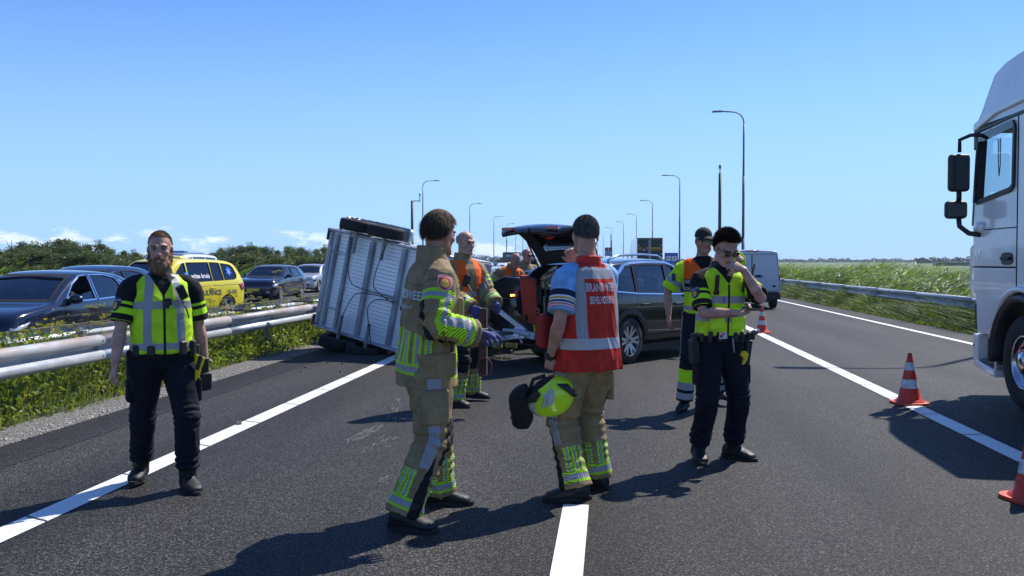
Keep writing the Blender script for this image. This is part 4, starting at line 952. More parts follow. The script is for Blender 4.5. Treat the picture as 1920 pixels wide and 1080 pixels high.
# ---- green box lorry ahead
Y = 96.; a = aty(1194.5, 446, Y); b = aty(1242.5, 446, Y); w = b.x-a.x; h = a.z
root = empty('lorry', ((a.x+b.x)/2, Y, 0), R(1.4), 'dark green box lorry with white side and red yellow stripe on its rear doors', 'lorry')
mLG = M('lorry_green', (.006, .020, .014), .4); mLR = M('lorry_red_frame', (.30, .03, .025), .5)
L = 13.6; MB().box((0, L/2, (h+1.1)/2), (w, L, h-1.1)).build('box_body', mWHITEP, root, bevel=.03)
fr = MB()
for s in (-1, 1): fr.box((s*(w/2-.05), -.03, (h+1.1)/2), (.1, .08, h-1.1))
fr.box((0, -.03, h-.05), (w-.2, .08, .1)).box((0, -.03, 1.2), (w-.2, .08, .16)).build('door_frame', mLR, root)
for s in (-1, 1):
    d = MB().box((s*w*.24, -.03, (h+1.2)/2), (w*.44, .07, h-1.45)).build('rear_door', mLG, root)
    MB().box((s*w*.24, -.075, h-1.02), (w*.42, .012, .17)).build('yellow_stripe', M('stripe_yellow', (.55, .33, .02), .5), d); MB().box((s*w*.24, -.075, h-1.20), (w*.42, .012, .15)).build('orange_stripe', M('stripe_orange', (.42, .09, .02), .5), d)
    MB().tube([(s*.12, -.10, 1.3), (s*.12, -.10, h-.2)], .022, 6).build('lock_rod', mGALVR, d)
    for zz in (h-.75, h-1.6, h-2.4): MB().box((s*(w/2-.14), -.08, zz), (.24, .03, .09)).build('hinge', mGALVR, d)
MB().lathe([(0, 0), (.26, 0)], (-w*.24, -.09, h-1.12), 20, 'y').build('round_badge', M('badge_dark', (.05, .02, .02), .5), root)
tm = text_mesh('tsb', .22, True); tm.transform(Matrix.Translation((-w*.24, -.10, h-1.17)) @ Matrix.Rotation(R(90), 4, 'X')); link('lettering', tm, mWHITE, root)
MB().box((0, 2.5, .75), (.9, 12, .5)).build('chassis', mPLAST, root)
MB().box((0, -.05, .75), (w*.9, .1, .14)).build('rear_bumper', mLR, root)
for yy in (2.4, 3.7, 12.2):
    for s in (-1, 1): MB().tube([(s*(w/2-.32), yy, .5), (s*(w/2-.02), yy, .5)], .5, 20).build('wheel', mTYRE, root)
MB().box((0, L+1.3, 2.0), (2.4, 2.1, 2.9)).build('cab', mLG, root, bevel=.15)
MB().box((-w/2-.25, L+2.0, 2.0), (.12, .25, .9)).build('wing_mirror', mPLAST, root, bevel=.04)
MB().box((-w/2-.005, L-4.3+2, 2.1), (.012, 1.6, .55)).build('side_hatch', M('hatch_grey', (.35, .36, .37), .6), root)

# ---- white panel van ahead, seen from behind
Y = 35.6; root = empty('panel_van', (gp(1413, 572).x-.54, Y, 0), R(.5), 'white panel van with closed rear doors standing ahead on the hard shoulder', 'van')
mVAN = M('van_white', (.50, .54, .60), .35, coat=.7)
hw = 1.0; HV = 2.02
xs = [-2.45, -2.44, -2.36, -1.9, -.5, .9, 1.35, 1.75, 2.1, 2.45, 2.5]
spn = dict(xs=xs, top=[1.95, 1.985, 2.0, HV, HV, HV-.01, HV-.06, 1.55, 1.25, 1.05, .85], belt=[1.15]*6+[1.12, 1.1, 1.05, .9, .75], bot=[.42, .38, .34, .3, .28, .28, .28, .28, .28, .3, .36],
           w=[.93, .955, .975, .99, .99, .99, .98, .96, .92, .85, .75], wt=[.83, .86, .87, .88, .88, .87, .83, .80, .78, .7, .6])
e2 = empty('x', (0, 0, 0)); bpy.data.objects.remove(e2)
root.rotation_euler = (0, 0, R(90.5)); car = Car(root, spn, mVAN, 2); arches(car, (-1.5, 1.55), .34); autosmooth(car.body, 38)
for s in (1, -1):
    d = [(s*.012, .62), (s*.012, 1.86), (s*.80, 1.86), (s*.92, 1.2), (s*.93, .62)]
    car.ribbon('door_gap', d, 'x', -1, .016, .003, mSEAM, True)
    car.patch('tail_lamp', [(s*.90, .98), (s*.965, .98), (s*.955, 1.34), (s*.88, 1.40)], 'x', -1, .012, mTAIL, .02)
    car.ribbon('door_crease', [(s*.06, 1.36), (s*.86, 1.36)], 'x', -1, .012, .003, M('van_crease', (.32, .34, .38), .4))
    car.patch('bumper_lamp', rect(*sorted((s*.62, s*.80)), .50, .53), 'x', -1, .02, mTAIL)
    wheel(root, (-1.5, s*.86, .34), .34, .22, s); wheel(root, (1.55, s*.86, .34), .34, .22, s)
MB().box((-2.44, 0, .46), (.16, 1.9, .26)).build('rear_bumper', mPLAST, root, bevel=.04)
car.patch('high_brake_light', rect(-.22, .22, 1.955, 1.985), 'x', -1, .01, mTAIL, .02)
MB().box((-2.48, -.22, 1.12), (.04, .26, .05)).build('door_handle', mPLAST, root, bevel=.012); MB().box((-2.475, -.22, 1.12), (.02, .12, .09)).build('handle_recess', mPLAST, root, bevel=.01)
car.patch('oval_badge', [(-.74+.07*math.cos(a), .78+.035*math.sin(a)) for a in np.linspace(0, 6.28, 16)[:-1]], 'x', -1, .008, mDKBLUE, cuts=0)
MB().box((0, 0, .3), (4.3, 1.5, .16)).build('underbody', mPLAST, root)
# ------------------------------------------------------------------ white lorry tractor, front left corner in view
TX, TY = 4.43, 10.89
mTRW = M('truck_white', (.82, .79, .755), .30, coat=.7, var=.05, vscale=2.5, detail=8); mTRG = M('truck_dark_trim', (.02, .021, .024), .5); mTRS = M('truck_step', (.10, .10, .105), .6)
truck = empty('tractor_unit', (TX+1.24, TY, 0), R(90), 'white lorry tractor unit with stacked black mirrors at the right edge', 'lorry')
# local: +x forward, +y left (towards the camera side, plane y = 1.24)
def sidepanel(name, poly, y0, y1, mat, bev=.02, parent=None, seg=3):
    return MB().prism(poly, 'y', y0, y1).build(name, mat, parent or truck, bevel=bev, seg=seg)
HWT = 1.24
# door panel with a real window opening (frame pieces round the hole)
win = [(1.30, 2.33), (1.20, 3.06), (1.12, 3.12), (.27, 3.16), (.22, 3.10), (.24, 2.46), (.32, 2.42)]
outer = [(1.42, 1.56), (1.44, 2.0), (1.40, 2.4), (1.30, 3.17), (.17, 3.22), (.17, 1.56)]
for s, nm in ((1, 'door'), (-1, 'door')):
    m = MB().prism(outer, 'y', s*(HWT-.06), s*HWT); o = m.build(nm, mTRW, truck)
    cb = link('cut', MB().prism(win, 'y', s*(HWT-.2), s*(HWT+.2)).mesh('cut'), mTRG); cb.parent = truck
    md = o.modifiers.new('b', 'BOOLEAN'); md.operation = 'DIFFERENCE'; md.object = cb; md.solver = 'EXACT'; bpy.context.view_layer.update(); apply_mods(o); bpy.data.objects.remove(cb)
    md = o.modifiers.new('bevel', 'BEVEL'); md.width = .008; md.segments = 2; md.limit_method = 'ANGLE'
    g = MB(); n = len(win); g.add([(x, s*(HWT-.035), z) for x, z in win], [tuple(range(n))]); g.build('door_window', mGLASSC, o, fix=False)
    f = MB()                                                  # thick black rubber round the pane
    for i in range(n):
        a, b = win[i], win[(i+1) % n]; f.bar((a[0], s*(HWT+.0), a[1]), (b[0], s*(HWT+.0), b[1]), .055 if i != 0 else .11, .05)
    f.build('window_frame', mTRG, o)
    f2 = MB(); f2.prism([(1.25, 3.02), (1.12, 3.14), (.24, 3.18), (.24, 3.10), (1.05, 3.05)], 'y', s*(HWT+.02), s*(HWT+.028)); f2.build('wind_deflector', glass_mat('smoke', (.25, .25, .28)), o)
    h = MB().prism(smooth_poly([(.56, 1.58), (.56, 1.72), (.25, 1.72), (.25, 1.58)], 2), 'y', s*(HWT-.0), s*(HWT+.012)).build('handle_recess', mTRG, o)
    MB().box((.40, s*(HWT+.03), 1.655), (.24, .03, .035)).build('door_handle', mPLAST, o, bevel=.012)
    # crease line between the upper and lower door
    MB().box((.8, s*(HWT+.001), 1.995), (1.24, .006, .012)).build('door_crease', mSEAM, o)
# rear side wall of the cab + lower side + roof
rw_ = MB()
for s in (1, -1): sidepanel('cab_side', [(.155, 1.30), (.155, 3.22), (-.9, 3.26), (-.9, 1.35)], s*(HWT-.06), s*(HWT-.002), mTRW, .01)
MB().box((-.88, 0, 2.3), (.06, 2.4, 2.0)).build('rear_wall', mTRW, truck)
MB().box((.28, 0, 1.32), (2.3, 2.34, .12)).build('cab_floor', mTRG, truck)
# lower panel between door and wheel arch, bumper corner, step
low = [(1.40, 1.545), (.17, 1.545), (.17, 1.30)]
for k in range(9):
    a = R(78-k*9); low.append((.02+.86*math.cos(a)*.98, .52+.80*math.sin(a)))
low += [(.92, .76), (1.27, .76), (1.34, 1.22), (1.42, 1.24)]
for s in (1, -1):
    o = sidepanel('lower_side_panel', low, s*(HWT-.05), s*(HWT-.001), mTRW, .012)
    a_ = MB(); pts = [(.02+.74*math.cos(R(a)), s*(HWT-.10), .52+.70*math.sin(R(a))) for a in range(-5, 186, 10)]
    a_.tube(pts, [(.16, .06)]*len(pts), 8, ref=(0, 1, 0)); o2 = a_.build('wheel_arch', mTRG, truck, True)
    pts = [(.02+.82*math.cos(R(a)), s*(HWT+.0), .54+.775*math.sin(R(a))) for a in range(15, 176, 8)]
    MB().tube(pts, [(.05, .035)]*len(pts), 8, ref=(0, 1, 0)).build('arch_trim', mTRW, truck, True)
    st = sidepanel('step_box', [(1.33, .70), (.78, .70), (.74, .36), (.80, .30), (1.25, .36), (1.32, .45)], s*(HWT-.42), s*(HWT-.16), mTRW, .02)
    st = sidepanel('bumper_corner', [(1.385, .74), (1.40, .50), (1.34, .34), (.72, .27), (.74, .36), (1.24, .42), (1.22, .74)], s*(HWT-.12), s*(HWT+.005), mTRW, .02)
    MB().box((1.0, s*(HWT-.14), .43), (.44, .26, .03)).build('step_tread', mTRS, truck)
    MB().box((.74, s*(HWT-.02), .52), (.035, .03, .34)).build('step_post', mTRW, truck, bevel=.01)
    sidepanel('air_vent', [(1.36, 1.10), (1.30, 1.10), (1.27, .80), (1.32, .80)], s*(HWT+.0), s*(HWT+.006), mTRG, .003)
    # corner deflector standing proud of the door front (white bar with slots)
    d = MB(); d.prism([(1.50, 1.83), (1.60, 1.78), (1.60, 1.30), (1.50, 1.16), (1.54, 1.30), (1.54, 1.76)], 'y', s*(HWT-.10), s*(HWT-.02))
    for z in (1.70, 1.55, 1.38): d.box((1.50, s*(HWT-.07), z), (.10, .06, .03))
    d.build('corner_deflector', mTRW, truck, bevel=.01)
for s in (1, -1):
    MB().box((.163, s*(HWT-.004), 2.28), (.012, .012, 1.9)).build('door_gap', mSEAM, truck); MB().box((.79, s*(HWT-.006), 1.553), (1.24, .012, .012)).build('door_gap', mSEAM, truck)
    MB().box((-.36, s*(HWT-.001), 1.95), (.012, .006, 1.2)).build('door_gap', mSEAM, truck)
    MB().box((1.36, s*(HWT+.004), .60), (.03, .01, .03)).build('bumper_hole', mTRG, truck); MB().box((.80, s*(HWT-.03), 1.06), (.06, .02, .08)).build('arch_clip', mTRG, truck, bevel=.01)
    MB().tube([(.93, s*(HWT-.01), 3.165), (.93, s*(HWT+.006), 3.165)], .012, 8).build('door_screw', mTRG, truck)
# front wall, windscreen, grille
mb = MB(); mb.prism([(1.44, 1.2), (1.50, 1.6), (1.49, 2.1), (1.40, 2.1), (1.38, 1.2)], 'y', -1.2, 1.2); mb.build('front_panel', mTRW, truck, bevel=.02)
g = MB(); g.add([(1.48, -1.16, 2.1), (1.48, 1.16, 2.1), (1.33, 1.14, 3.12), (1.33, -1.14, 3.12)], [(0, 1, 2, 3)]); g.build('windscreen', mGLASSC, truck)
for s in (1, -1): MB().bar((1.46, s*1.19, 2.05), (1.33, s*1.19, 3.18), .10, .09).build('a_pillar', mTRG, truck, bevel=.01)
MB().box((1.40, 0, .62), (.18, 2.3, .5)).build('bumper', mTRW, truck, bevel=.05); MB().box((1.40, 0, 1.05), (.16, 2.1, .42)).build('front_grille', mTRG, truck, bevel=.02)
MB().box((1.25, 0, 1.95), (.42, 2.2, .22)).build('dashboard', mTRG, truck, bevel=.04)
# roof: brow, high roof, gutter
rf = [(1.42, 3.18), (1.40, 3.28), (1.34, 3.46), (1.18, 3.72), (.98, 3.88), (.70, 3.97), (.3, 4.01), (-.9, 4.03)]
V = []; secs = [(x, z) for x, z in rf]
mb = MB(); nY = 11
for (x, z) in secs:
    for j in range(nY):
        t = j/(nY-1)*2-1; e = abs(t)**5; hw = 1.235-.10*max(0, (z-3.3))**1.3; V.append((x-.10*e*(1 if x > 1 else 0), t*hw, z-.10*abs(t)**8*(z-3.18)))
F = []
for i in range(len(secs)-1):
    for j in range(nY-1): a = i*nY+j; F.append((a, a+1, a+nY+1, a+nY))
# side skirts of the roof
for s in (0, nY-1):
    base = len(V)
    for (x, z) in secs:
        sy = 1 if s else -1; V.append((x-.0, sy*1.238, 3.255+(x < 1.2)*.0))
    for i in range(len(secs)-1): F.append((i*nY+s, (i+1)*nY+s, base+i+1, base+i))
mb.add(V, F); o = mb.build('high_roof', mTRW, truck, fix=True, sub=0); autosmooth(o, 40)
for s in (1, -1):
    MB().prism([(1.43, 3.20), (1.42, 3.30), (.8, 3.40), (.0, 3.43), (-.9, 3.44), (-.9, 3.36), (.0, 3.35), (.75, 3.32), (1.30, 3.22)], 'y', s*1.21, s*1.262).build('roof_moulding', mTRW, truck, bevel=.015)
    MB().bar((1.36, s*1.235, 3.20), (-.9, s*1.235, 3.265), .03, .035).build('roof_gutter', mTRG, truck)
    MB().prism([(1.45, 2.98), (1.45, 3.28), (1.36, 3.26), (1.34, 3.0)], 'y', s*1.15, s*1.245).build('brow_end', mTRG, truck, bevel=.01)
MB().box((.25, 0, 3.26), (2.25, 2.36, .03)).build('headliner', mTRG, truck)
# mirrors
for s in (1, -1):
    y = s*(HWT+.20)
    for pts, rr_ in (([(1.18, s*(HWT-.0), 3.13), (1.30, s*(HWT+.09), 3.15), (1.36, y, 3.10), (1.36, y, 2.95)], .024), ([(1.36, y, 2.48), (1.36, y, 2.36)], .032), ([(1.36, y, 2.14), (1.36, y-.01*s, 2.05), (1.30, s*(HWT+.10), 1.96), (1.18, s*(HWT+.02), 1.94)], .032)):
        MB().tube(pts, rr_, 8).build('mirror_arm', mPLAST, truck, True)
    big = MB().box((1.38, y, 2.70), (.12, .25, .46)).build('wing_mirror', mPLAST, truck, bevel=.05, seg=4); MB().box((1.318, y, 2.70), (.008, .20, .40)).build('mirror_glass', M('mirror_glass', (.04, .045, .05), .05), big, bevel=.003)
    sm_ = MB().box((1.38, y+s*.03, 2.25), (.12, .26, .22)).build('wide_mirror', mPLAST, truck, bevel=.05, seg=4); MB().box((1.318, y+s*.03, 2.25), (.008, .21, .17)).build('mirror_glass', M('mirror_glass', (.25, .28, .3), .03), sm_, bevel=.003)
    o = MB().ball((1.22, s*(HWT+.01), 2.03), (.16, .05, .075)).build('mirror_foot', mTRW, truck, True)
def side_text(txt, x, z, size, mat, y, parent, sx=1, bold=True, ital=0):
    me = text_mesh(txt, size, bold); 
    me.transform(Matrix.Translation((x, y, z)) @ Matrix(((-sx, -ital, 0, 0), (0, 0, 1, 0), (0, 1, 0, 0), (0, 0, 0, 1)))); return link('lettering', me, mat, parent)
side_text('XF', 1.28, 1.70, .13, mCHROME, HWT+.006, truck, 1.2, True, .25); side_text('480', .45, 2.40, .09, mCHROME, HWT+.006, truck, 1, True, .25)
# steering wheel, seat, cable seen through the pane
st = MB(); st.lathe([(.20, 0), (.215, .014), (.225, 0), (.215, -.014), (.20, 0)], (0, 0, 0), 24, 'x'); o = st.build('steering_wheel', mPLAST, truck, True); o.location = (1.12, .55, 2.30); o.rotation_euler = (0, R(38), 0)
MB().box((.1, .6, 1.9), (.55, .55, .5)).box((-.15, .6, 2.3), (.16, .5, .7), Matrix.Rotation(R(-8), 3, 'Y')).build('seat', mSEAT, truck, bevel=.06)
MB().tube([(.92, 1.16, 3.05), (.90, 1.16, 2.75), (.88, 1.16, 2.62), (.85, 1.16, 2.75), (.86, 1.16, 3.05)], .006, 5).build('cable', mPLAST, truck)
# wheels
def truck_wheel(x, s):
    e = empty('wheel', (x, s*(HWT-.16), .52)); e.parent = truck; r = .52; w = .32
    MB().lathe([(.29, -w/2), (.33, -w/2-.0), (.47, -w/2), (.505, -w/2+.03), (r, -w*.3), (r, w*.3), (.505, w/2-.03), (.47, w/2), (.33, w/2), (.295, w/2-.02)], (0, 0, 0), 48, 'y').build('tyre', mTYRE, e, True)
    q = MB(); q.lathe([(.30, s*(w/2-.03)), (.285, s*(w/2-.01)), (.27, s*(w/2-.03)), (.25, s*.05), (.22, s*.075), (.14, s*.085), (.13, s*.14), (.09, s*.17), (.0, s*.175)], (0, 0, 0), 40, 'y'); q.build('rim', M('truck_rim', (.5, .51, .53), .18, metal=1), e, True)
    for k in range(10):
        a = k*2*math.pi/10; h = MB(); h.tube([(math.cos(a)*.215, s*.060, math.sin(a)*.215), (math.cos(a)*.215, s*.082, math.sin(a)*.215)], .034, 12); h.build('hand_hole', mRIMD, e)
        MB().tube([(math.cos(a+.3)*.165, s*.08, math.sin(a+.3)*.165), (math.cos(a+.3)*.165, s*.115, math.sin(a+.3)*.165)], .014, 6).build('wheel_nut', mCHROME, e)
    MB().ball((0, s*.135, .18), .012, 6, 4).build('nut_marker', M('marker_red', (.7, .04, .02), .4), e)
for s in (1, -1): truck_wheel(0.02, s); truck_wheel(-3.78, s)
MB().box((-2.3, 0, .85), (4.4, .9, .28)).build('chassis', mTRG, truck); MB().box((-1.9, .95, .75), (1.2, .55, .6)).build('fuel_tank', M('tank_alu', (.5, .5, .5), .35, metal=.9), truck, bevel=.08)

# ------------------------------------------------------------------ tipped-over braked trailer, underside facing us
rear = aty(603, 522, 17.35); coup = aty(992, 622, 14.95)
yaw_t = math.atan2(coup.y-rear.y, coup.x-rear.x); Dt = math.hypot(coup.y-rear.y, coup.x-rear.x)
TILT = R(10.2); Wb = 1.86; Lb = Dt/math.cos(TILT)-1.36
rb = aty(592, 612, 17.35)
trailer = empty('overturned_trailer', (rb.x, rb.y, rb.z), 0, 'aluminium car trailer tipped onto its side, plank underside and tyres facing us', 'trailer')
trailer.rotation_euler = (Matrix.Rotation(yaw_t, 3, 'Z') @ Matrix.Rotation(TILT, 3, 'Y') @ Matrix.Rotation(R(-4.5), 3, 'X')).to_euler()
mALU = M('aluminium_plank', (.93, .93, .93), .42, metal=.12, var=.07, vscale=3.0, stretch=(.6, 1, 14)); mZINC = galv('zinc_frame', (.40, .43, .46), rough=.45); mZINCD = galv('zinc_channel', (.30, .33, .36), rough=.5)
np_ = 26; pw = (Wb-.10)/np_
pm = None
for k in range(np_):
    b = MB(); b.box((0, 0, 0), (Lb-.1, .028, pw-.006)); b.box((0, -.006, pw*.5-.008), (Lb-.1, .03, .005))
    if pm is None:
        o = b.build('plank', mALU, trailer, bevel=.004, seg=1); pm = o.data; 
    else:
        o = bpy.data.objects.new('plank', pm); COL.objects.link(o); o.parent = trailer
    o.location = (Lb/2, .02+.0015*(k % 3), .05+pw*(k+.5))
MB().box((Lb/2, .052, Wb/2), (Lb-.1, .012, Wb-.1)).build('floor_sheet', mZINCD, trailer)
for (z, nm) in ((.03, 'side_rail'), (Wb-.03, 'side_rail')):
    MB().box((Lb/2, .0, z), (Lb, .13, .06)).build(nm, mZINC, trailer, bevel=.012); MB().tube([(.0, -.075, z), (Lb, -.075, z)], .024, 8).build('rope_rail', mGALVT, trailer, True)
for x in (.03, Lb-.03): MB().box((x, .0, Wb/2), (.06, .13, Wb-.13)).build('end_rail', mZINC, trailer, bevel=.012)
for x, w_, dp in ((.20, .055, .07), (.52, .065, .08), (1.10, .085, .11), (1.88, .085, .11), (2.45, .07, .08)):
    if x > Lb-.1: continue
    c = MB(); c.box((x, -.012-dp/2, Wb/2), (w_, .006, Wb-.16)).box((x-w_/2, -.012, Wb/2), (.006, dp, Wb-.16)).box((x+w_/2, -.012, Wb/2), (.006, dp*.9, Wb-.16)); c.build('cross_member', mZINCD, trailer)
for z in (.42, Wb-.42): MB().box((.30, -.03, z), (.52, .03, .022)).build('brace_strip', mZINC, trailer)
# low sides (loading walls) behind the floor, rear lights
for z in (.01, Wb-.01): MB().box((Lb/2, .24, z), (Lb, .34, .03)).build('side_board', mZINC, trailer, bevel=.006)
for x in (.0, Lb): MB().box((x, .24, Wb/2), (.03, .34, Wb-.05)).build('end_board', mZINC, trailer, bevel=.006)
for z in (.12, Wb-.12): MB().box((-.03, -.03, z), (.05, .10, .22)).build('tail_light', mPLAST, trailer, bevel=.01)
# wheels and mudguards
tyr = None
for z, s in ((Wb+.14, 1), (-.14, -1)):
    for x in (.72, 1.42):
        e = empty('wheel', (x, -.10, z)); e.parent = trailer
        MB().lathe([(.20, -.10), (.24, -.105), (.30, -.10), (.325, -.075), (.33, -.04), (.33, .04), (.325, .075), (.30, .10), (.24, .105), (.20, .10)], (0, 0, 0), 36, 'z').build('tyre', mTYRE, e, True)
        for k in range(4):
            rr_ = .331; zz = -.06+.04*k; MB().lathe([(rr_, zz-.003), (rr_-.012, zz), (rr_, zz+.003)], (0, 0, 0), 36, 'z').build('tread_groove', mSEAM, e)
        MB().lathe([(.21, s*.09), (.19, s*.07), (.17, s*.02), (.06, s*.03), (0, s*.05)], (0, 0, 0), 24, 'z').build('rim', mZINC, e, True)
        MB().tube([(0, 0, 0), (0, 0, -s*.5)], .035, 8).build('axle_stub', mZINCD, e)
    pts = [(1.07+.80*math.cos(R(a)), .02+.40*math.sin(R(a)), z) for a in range(0, 181, 12)]
    MB().tube(pts, [(.13, .012)]*len(pts), 6, ref=(0, 0, 1)).build('mudguard', mZINCD if s < 0 else mZINC, trailer, True)
MB().tube([(.22, -.02, Wb+.02), (.16, .1, Wb+.10), (.24, .2, Wb+.20), (.42, .22, Wb+.22)], .035, 8).build('rear_hoop', mZINC, trailer, True)
MB().bar((.15, -.11, Wb/2+.62), (.15, -.11, Wb/2-.62), .03).build('catch_rod', mZINC, trailer)
# brake cables
def cabl(pts, nm='brake_cable'):
    P = [Vector((x, -.14, z)) for x, z in pts]; out = []
    for i in range(len(P)-1):
        p0 = P[max(i-1, 0)]; p1 = P[i]; p2 = P[i+1]; p3 = P[min(i+2, len(P)-1)]
        for k in range(6):
            t = k/6; out.append(.5*((2*p1)+(-p0+p2)*t+(2*p0-5*p1+4*p2-p3)*t*t+(-p0+3*p1-3*p2+p3)*t**3))
    out.append(P[-1]); MB().tube(out, .0085, 6).build(nm, mPLAST, trailer, True)
cabl([(.62, Wb), (.66, 1.4), (.78, 1.05), (1.05, .93), (1.9, .93)]); cabl([(1.55, Wb), (1.45, 1.55), (1.38, 1.2), (1.45, .98), (1.95, .82)])
cabl([(.75, 0), (.78, .35), (.92, .70), (1.15, .86), (1.9, .90)]); cabl([(1.60, 0), (1.42, .40), (1.36, .66), (1.55, .82), (1.95, .86)])
# V drawbar, jockey wheel, coupling
mid = Wb/2; cpx = Lb+1.36
for s in (1, -1): MB().bar((Lb-.9, -.06, mid+s*(.46*.95+.34)), (cpx-.12, -.06, mid+s*.04), .05, .07).build('drawbar_arm', mGALVT, trailer)
MB().box((cpx-.2, -.06, mid-.02), (.22, .06, .15)).build('drawbar_plate', M('plate_alu', (.7, .72, .74), .35, metal=.6), trailer, bevel=.01)
c = MB(); c.tube([(cpx-.25, -.13, mid), (cpx+.05, -.13, mid)], .045, 12).box((cpx+.06, -.10, mid), (.14, .11, .10)).bar((cpx-.18, -.16, mid-.02), (cpx-.02, -.22, mid-.14), .02).tube([(cpx-.5, -.10, mid-.04), (cpx-.25, -.12, mid)], .03, 8)
c.build('coupling', mZINC, trailer)
j = MB(); j.tube([(cpx-.62, -.25, mid-.15), (cpx-.62, .35, mid-.15)], .03, 10).box((cpx-.62, -.06, mid-.12), (.12, .14, .08)).bar((cpx-.80, -.1, mid-.05), (cpx-.40, -.1, mid-.18), .025).bar((cpx-.86, -.16, mid-.28), (cpx-.55, -.16, mid-.08), .018); j.build('jockey_stand', mZINC, trailer)
j = MB(); j.lathe([(.04, -.03), (.09, -.03), (.1, 0), (.09, .03), (.04, .03)], (cpx-.62, -.30, mid-.15), 16, 'z'); j.build('jockey_wheel', mPLAST, trailer, True)

# ------------------------------------------------------------------ charcoal SUV with its tailgate open
HD = 35.0; suv_rz = R(90-HD); hw = .925; wl = Vector((-1.36, -(hw-.115), 0)); wp = Vector((.23, 15.26, 0))
off = Matrix.Rotation(suv_rz, 3, 'Z') @ wl; loc = wp-off
sps = hatch_spec(4.62, 1.85, 1.675, 1.10, .95, .20, -1.45, -1.98, 1.06, 1.12, rear_belt=1.16, nose=.80, bot=.28, roof_taper=.80, tailtop=1.50)
ws = {'polys': [[(.78, 1.08), (.42, 1.36), (.12, 1.54), (-.08, 1.57), (-.12, 1.09)], [(-.20, 1.09), (-.17, 1.57), (-.75, 1.575), (-1.02, 1.56), (-1.08, 1.12)], [(-1.14, 1.125), (-1.08, 1.555), (-1.30, 1.53), (-1.52, 1.40), (-1.66, 1.20), (-1.64, 1.155)]], 'span': (-2.05, .80), 'fx': .4, 'rx': -1.9}
suv, car = build_car('crashed_suv', (loc.x, loc.y, 0), suv_rz, 'charcoal black SUV with its tailgate raised behind the man in the red vest', 'car', mCHAR, sps, (1.36, -1.36), .37, ws, glass=glass_mat('suv_glass', (.16, .20, .23), .02, .04), wscreen=[(-.74, 1.13), (.74, 1.13), (.60, 1.58), (-.60, 1.58)], door_seams=[[(-.165, 1.07), (-.15, .36)], [(-1.11, 1.12), (-1.18, .95), (-1.42, .82)], [(.82, 1.08), (.9, .8), (.84, .36)], [(1.0, .90), (0, .92), (-1.9, .95)]], handles_=[(-.95, .93), (.05, .91)], handle_mat=mPLAST, spokes=6, style=1)
mb = MB(); mb.prism([(-.60, .78), (.60, .78), (.66, 1.0), (.58, 1.50), (.45, 1.56), (-.45, 1.56), (-.58, 1.50), (-.66, 1.0)], 'x', -2.6, -1.5); car.cutter(mb); autosmooth(car.body, 38)
mb = MB(); mb.box((-1.45, 0, .78), (1.2, 1.2, .05)); mb.build('boot_floor', mPLAST, suv)
# chrome window surround, broad at the rear corner
ring = [(.80, 1.075), (.44, 1.375), (.12, 1.562), (-.1, 1.60), (-.75, 1.605), (-1.10, 1.59), (-1.34, 1.55), (-1.60, 1.40), (-1.76, 1.18)]
for s in (1, -1):
    car.ribbon('chrome_trim', ring, 'y', s, .032, .006, mCHROME); car.ribbon('chrome_trim', [(-1.76, 1.155), (-1.10, 1.105), (-.15, 1.075), (.80, 1.06)], 'y', s, .020, .006, mCHROME)
    car.patch('chrome_corner', [(-1.66, 1.165), (-1.78, 1.17), (-1.62, 1.40), (-1.34, 1.56), (-1.30, 1.53), (-1.52, 1.40)], 'y', s, .008, mCHROME)
    pts = [(-1.36+.47*math.cos(R(a)), .37+.47*math.sin(R(a))) for a in range(8, 173, 8)]; car.ribbon('arch_moulding', pts, 'y', s, .085, .006, mPLAST)
    pts = [(1.36+.47*math.cos(R(a)), .37+.47*math.sin(R(a))) for a in range(8, 173, 8)]; car.ribbon('arch_moulding', pts, 'y', s, .085, .006, mPLAST)
    car.ribbon('sill_moulding', [(.85, .38), (-.85, .38)], 'y', s, .13, .006, mPLAST)
    rr_ = [(x, s*(.60-.02*abs(x)), z) for x, z in ((.05, 1.66), (-.1, 1.715), (-.6, 1.735), (-1.2, 1.715), (-1.45, 1.66), (-1.5, 1.63))]
    MB().tube(rr_, .02, 8).build('roof_rail', mCHROME, suv, True)
    car.patch('tail_lamp', [(s*.62, 1.02), (s*.88, 1.06), (s*.86, 1.16), (s*.62, 1.15)], 'x', -1, .008, mTAIL, .02)
l_ = MB().box((-2.27, .74, 1.07), (.05, .10, .035)); l_.build('indicator_lamp', M('amber_glow', (.8, .3, .02), .3, emit=(1, .42, .05, 5)), suv, bevel=.01)
mirror(suv, .62, .90, 1.12, 1, mCHAR); mirror(suv, .62, -.90, 1.12, -1, mCHAR)
MB().box((-2.24, 0, .52), (.14, 1.66, .34)).build('rear_bumper', mPLAST, suv, bevel=.05); MB().box((-2.33, 0, .56), (.02, .52, .12)).build('number_plate', mPLATE, suv)
MB().tube([(-2.2, 0, .42), (-2.42, 0, .40), (-2.47, 0, .50)], .022, 8).ball((-2.47, 0, .52), .03).build('tow_bar', mZINC, suv, True)
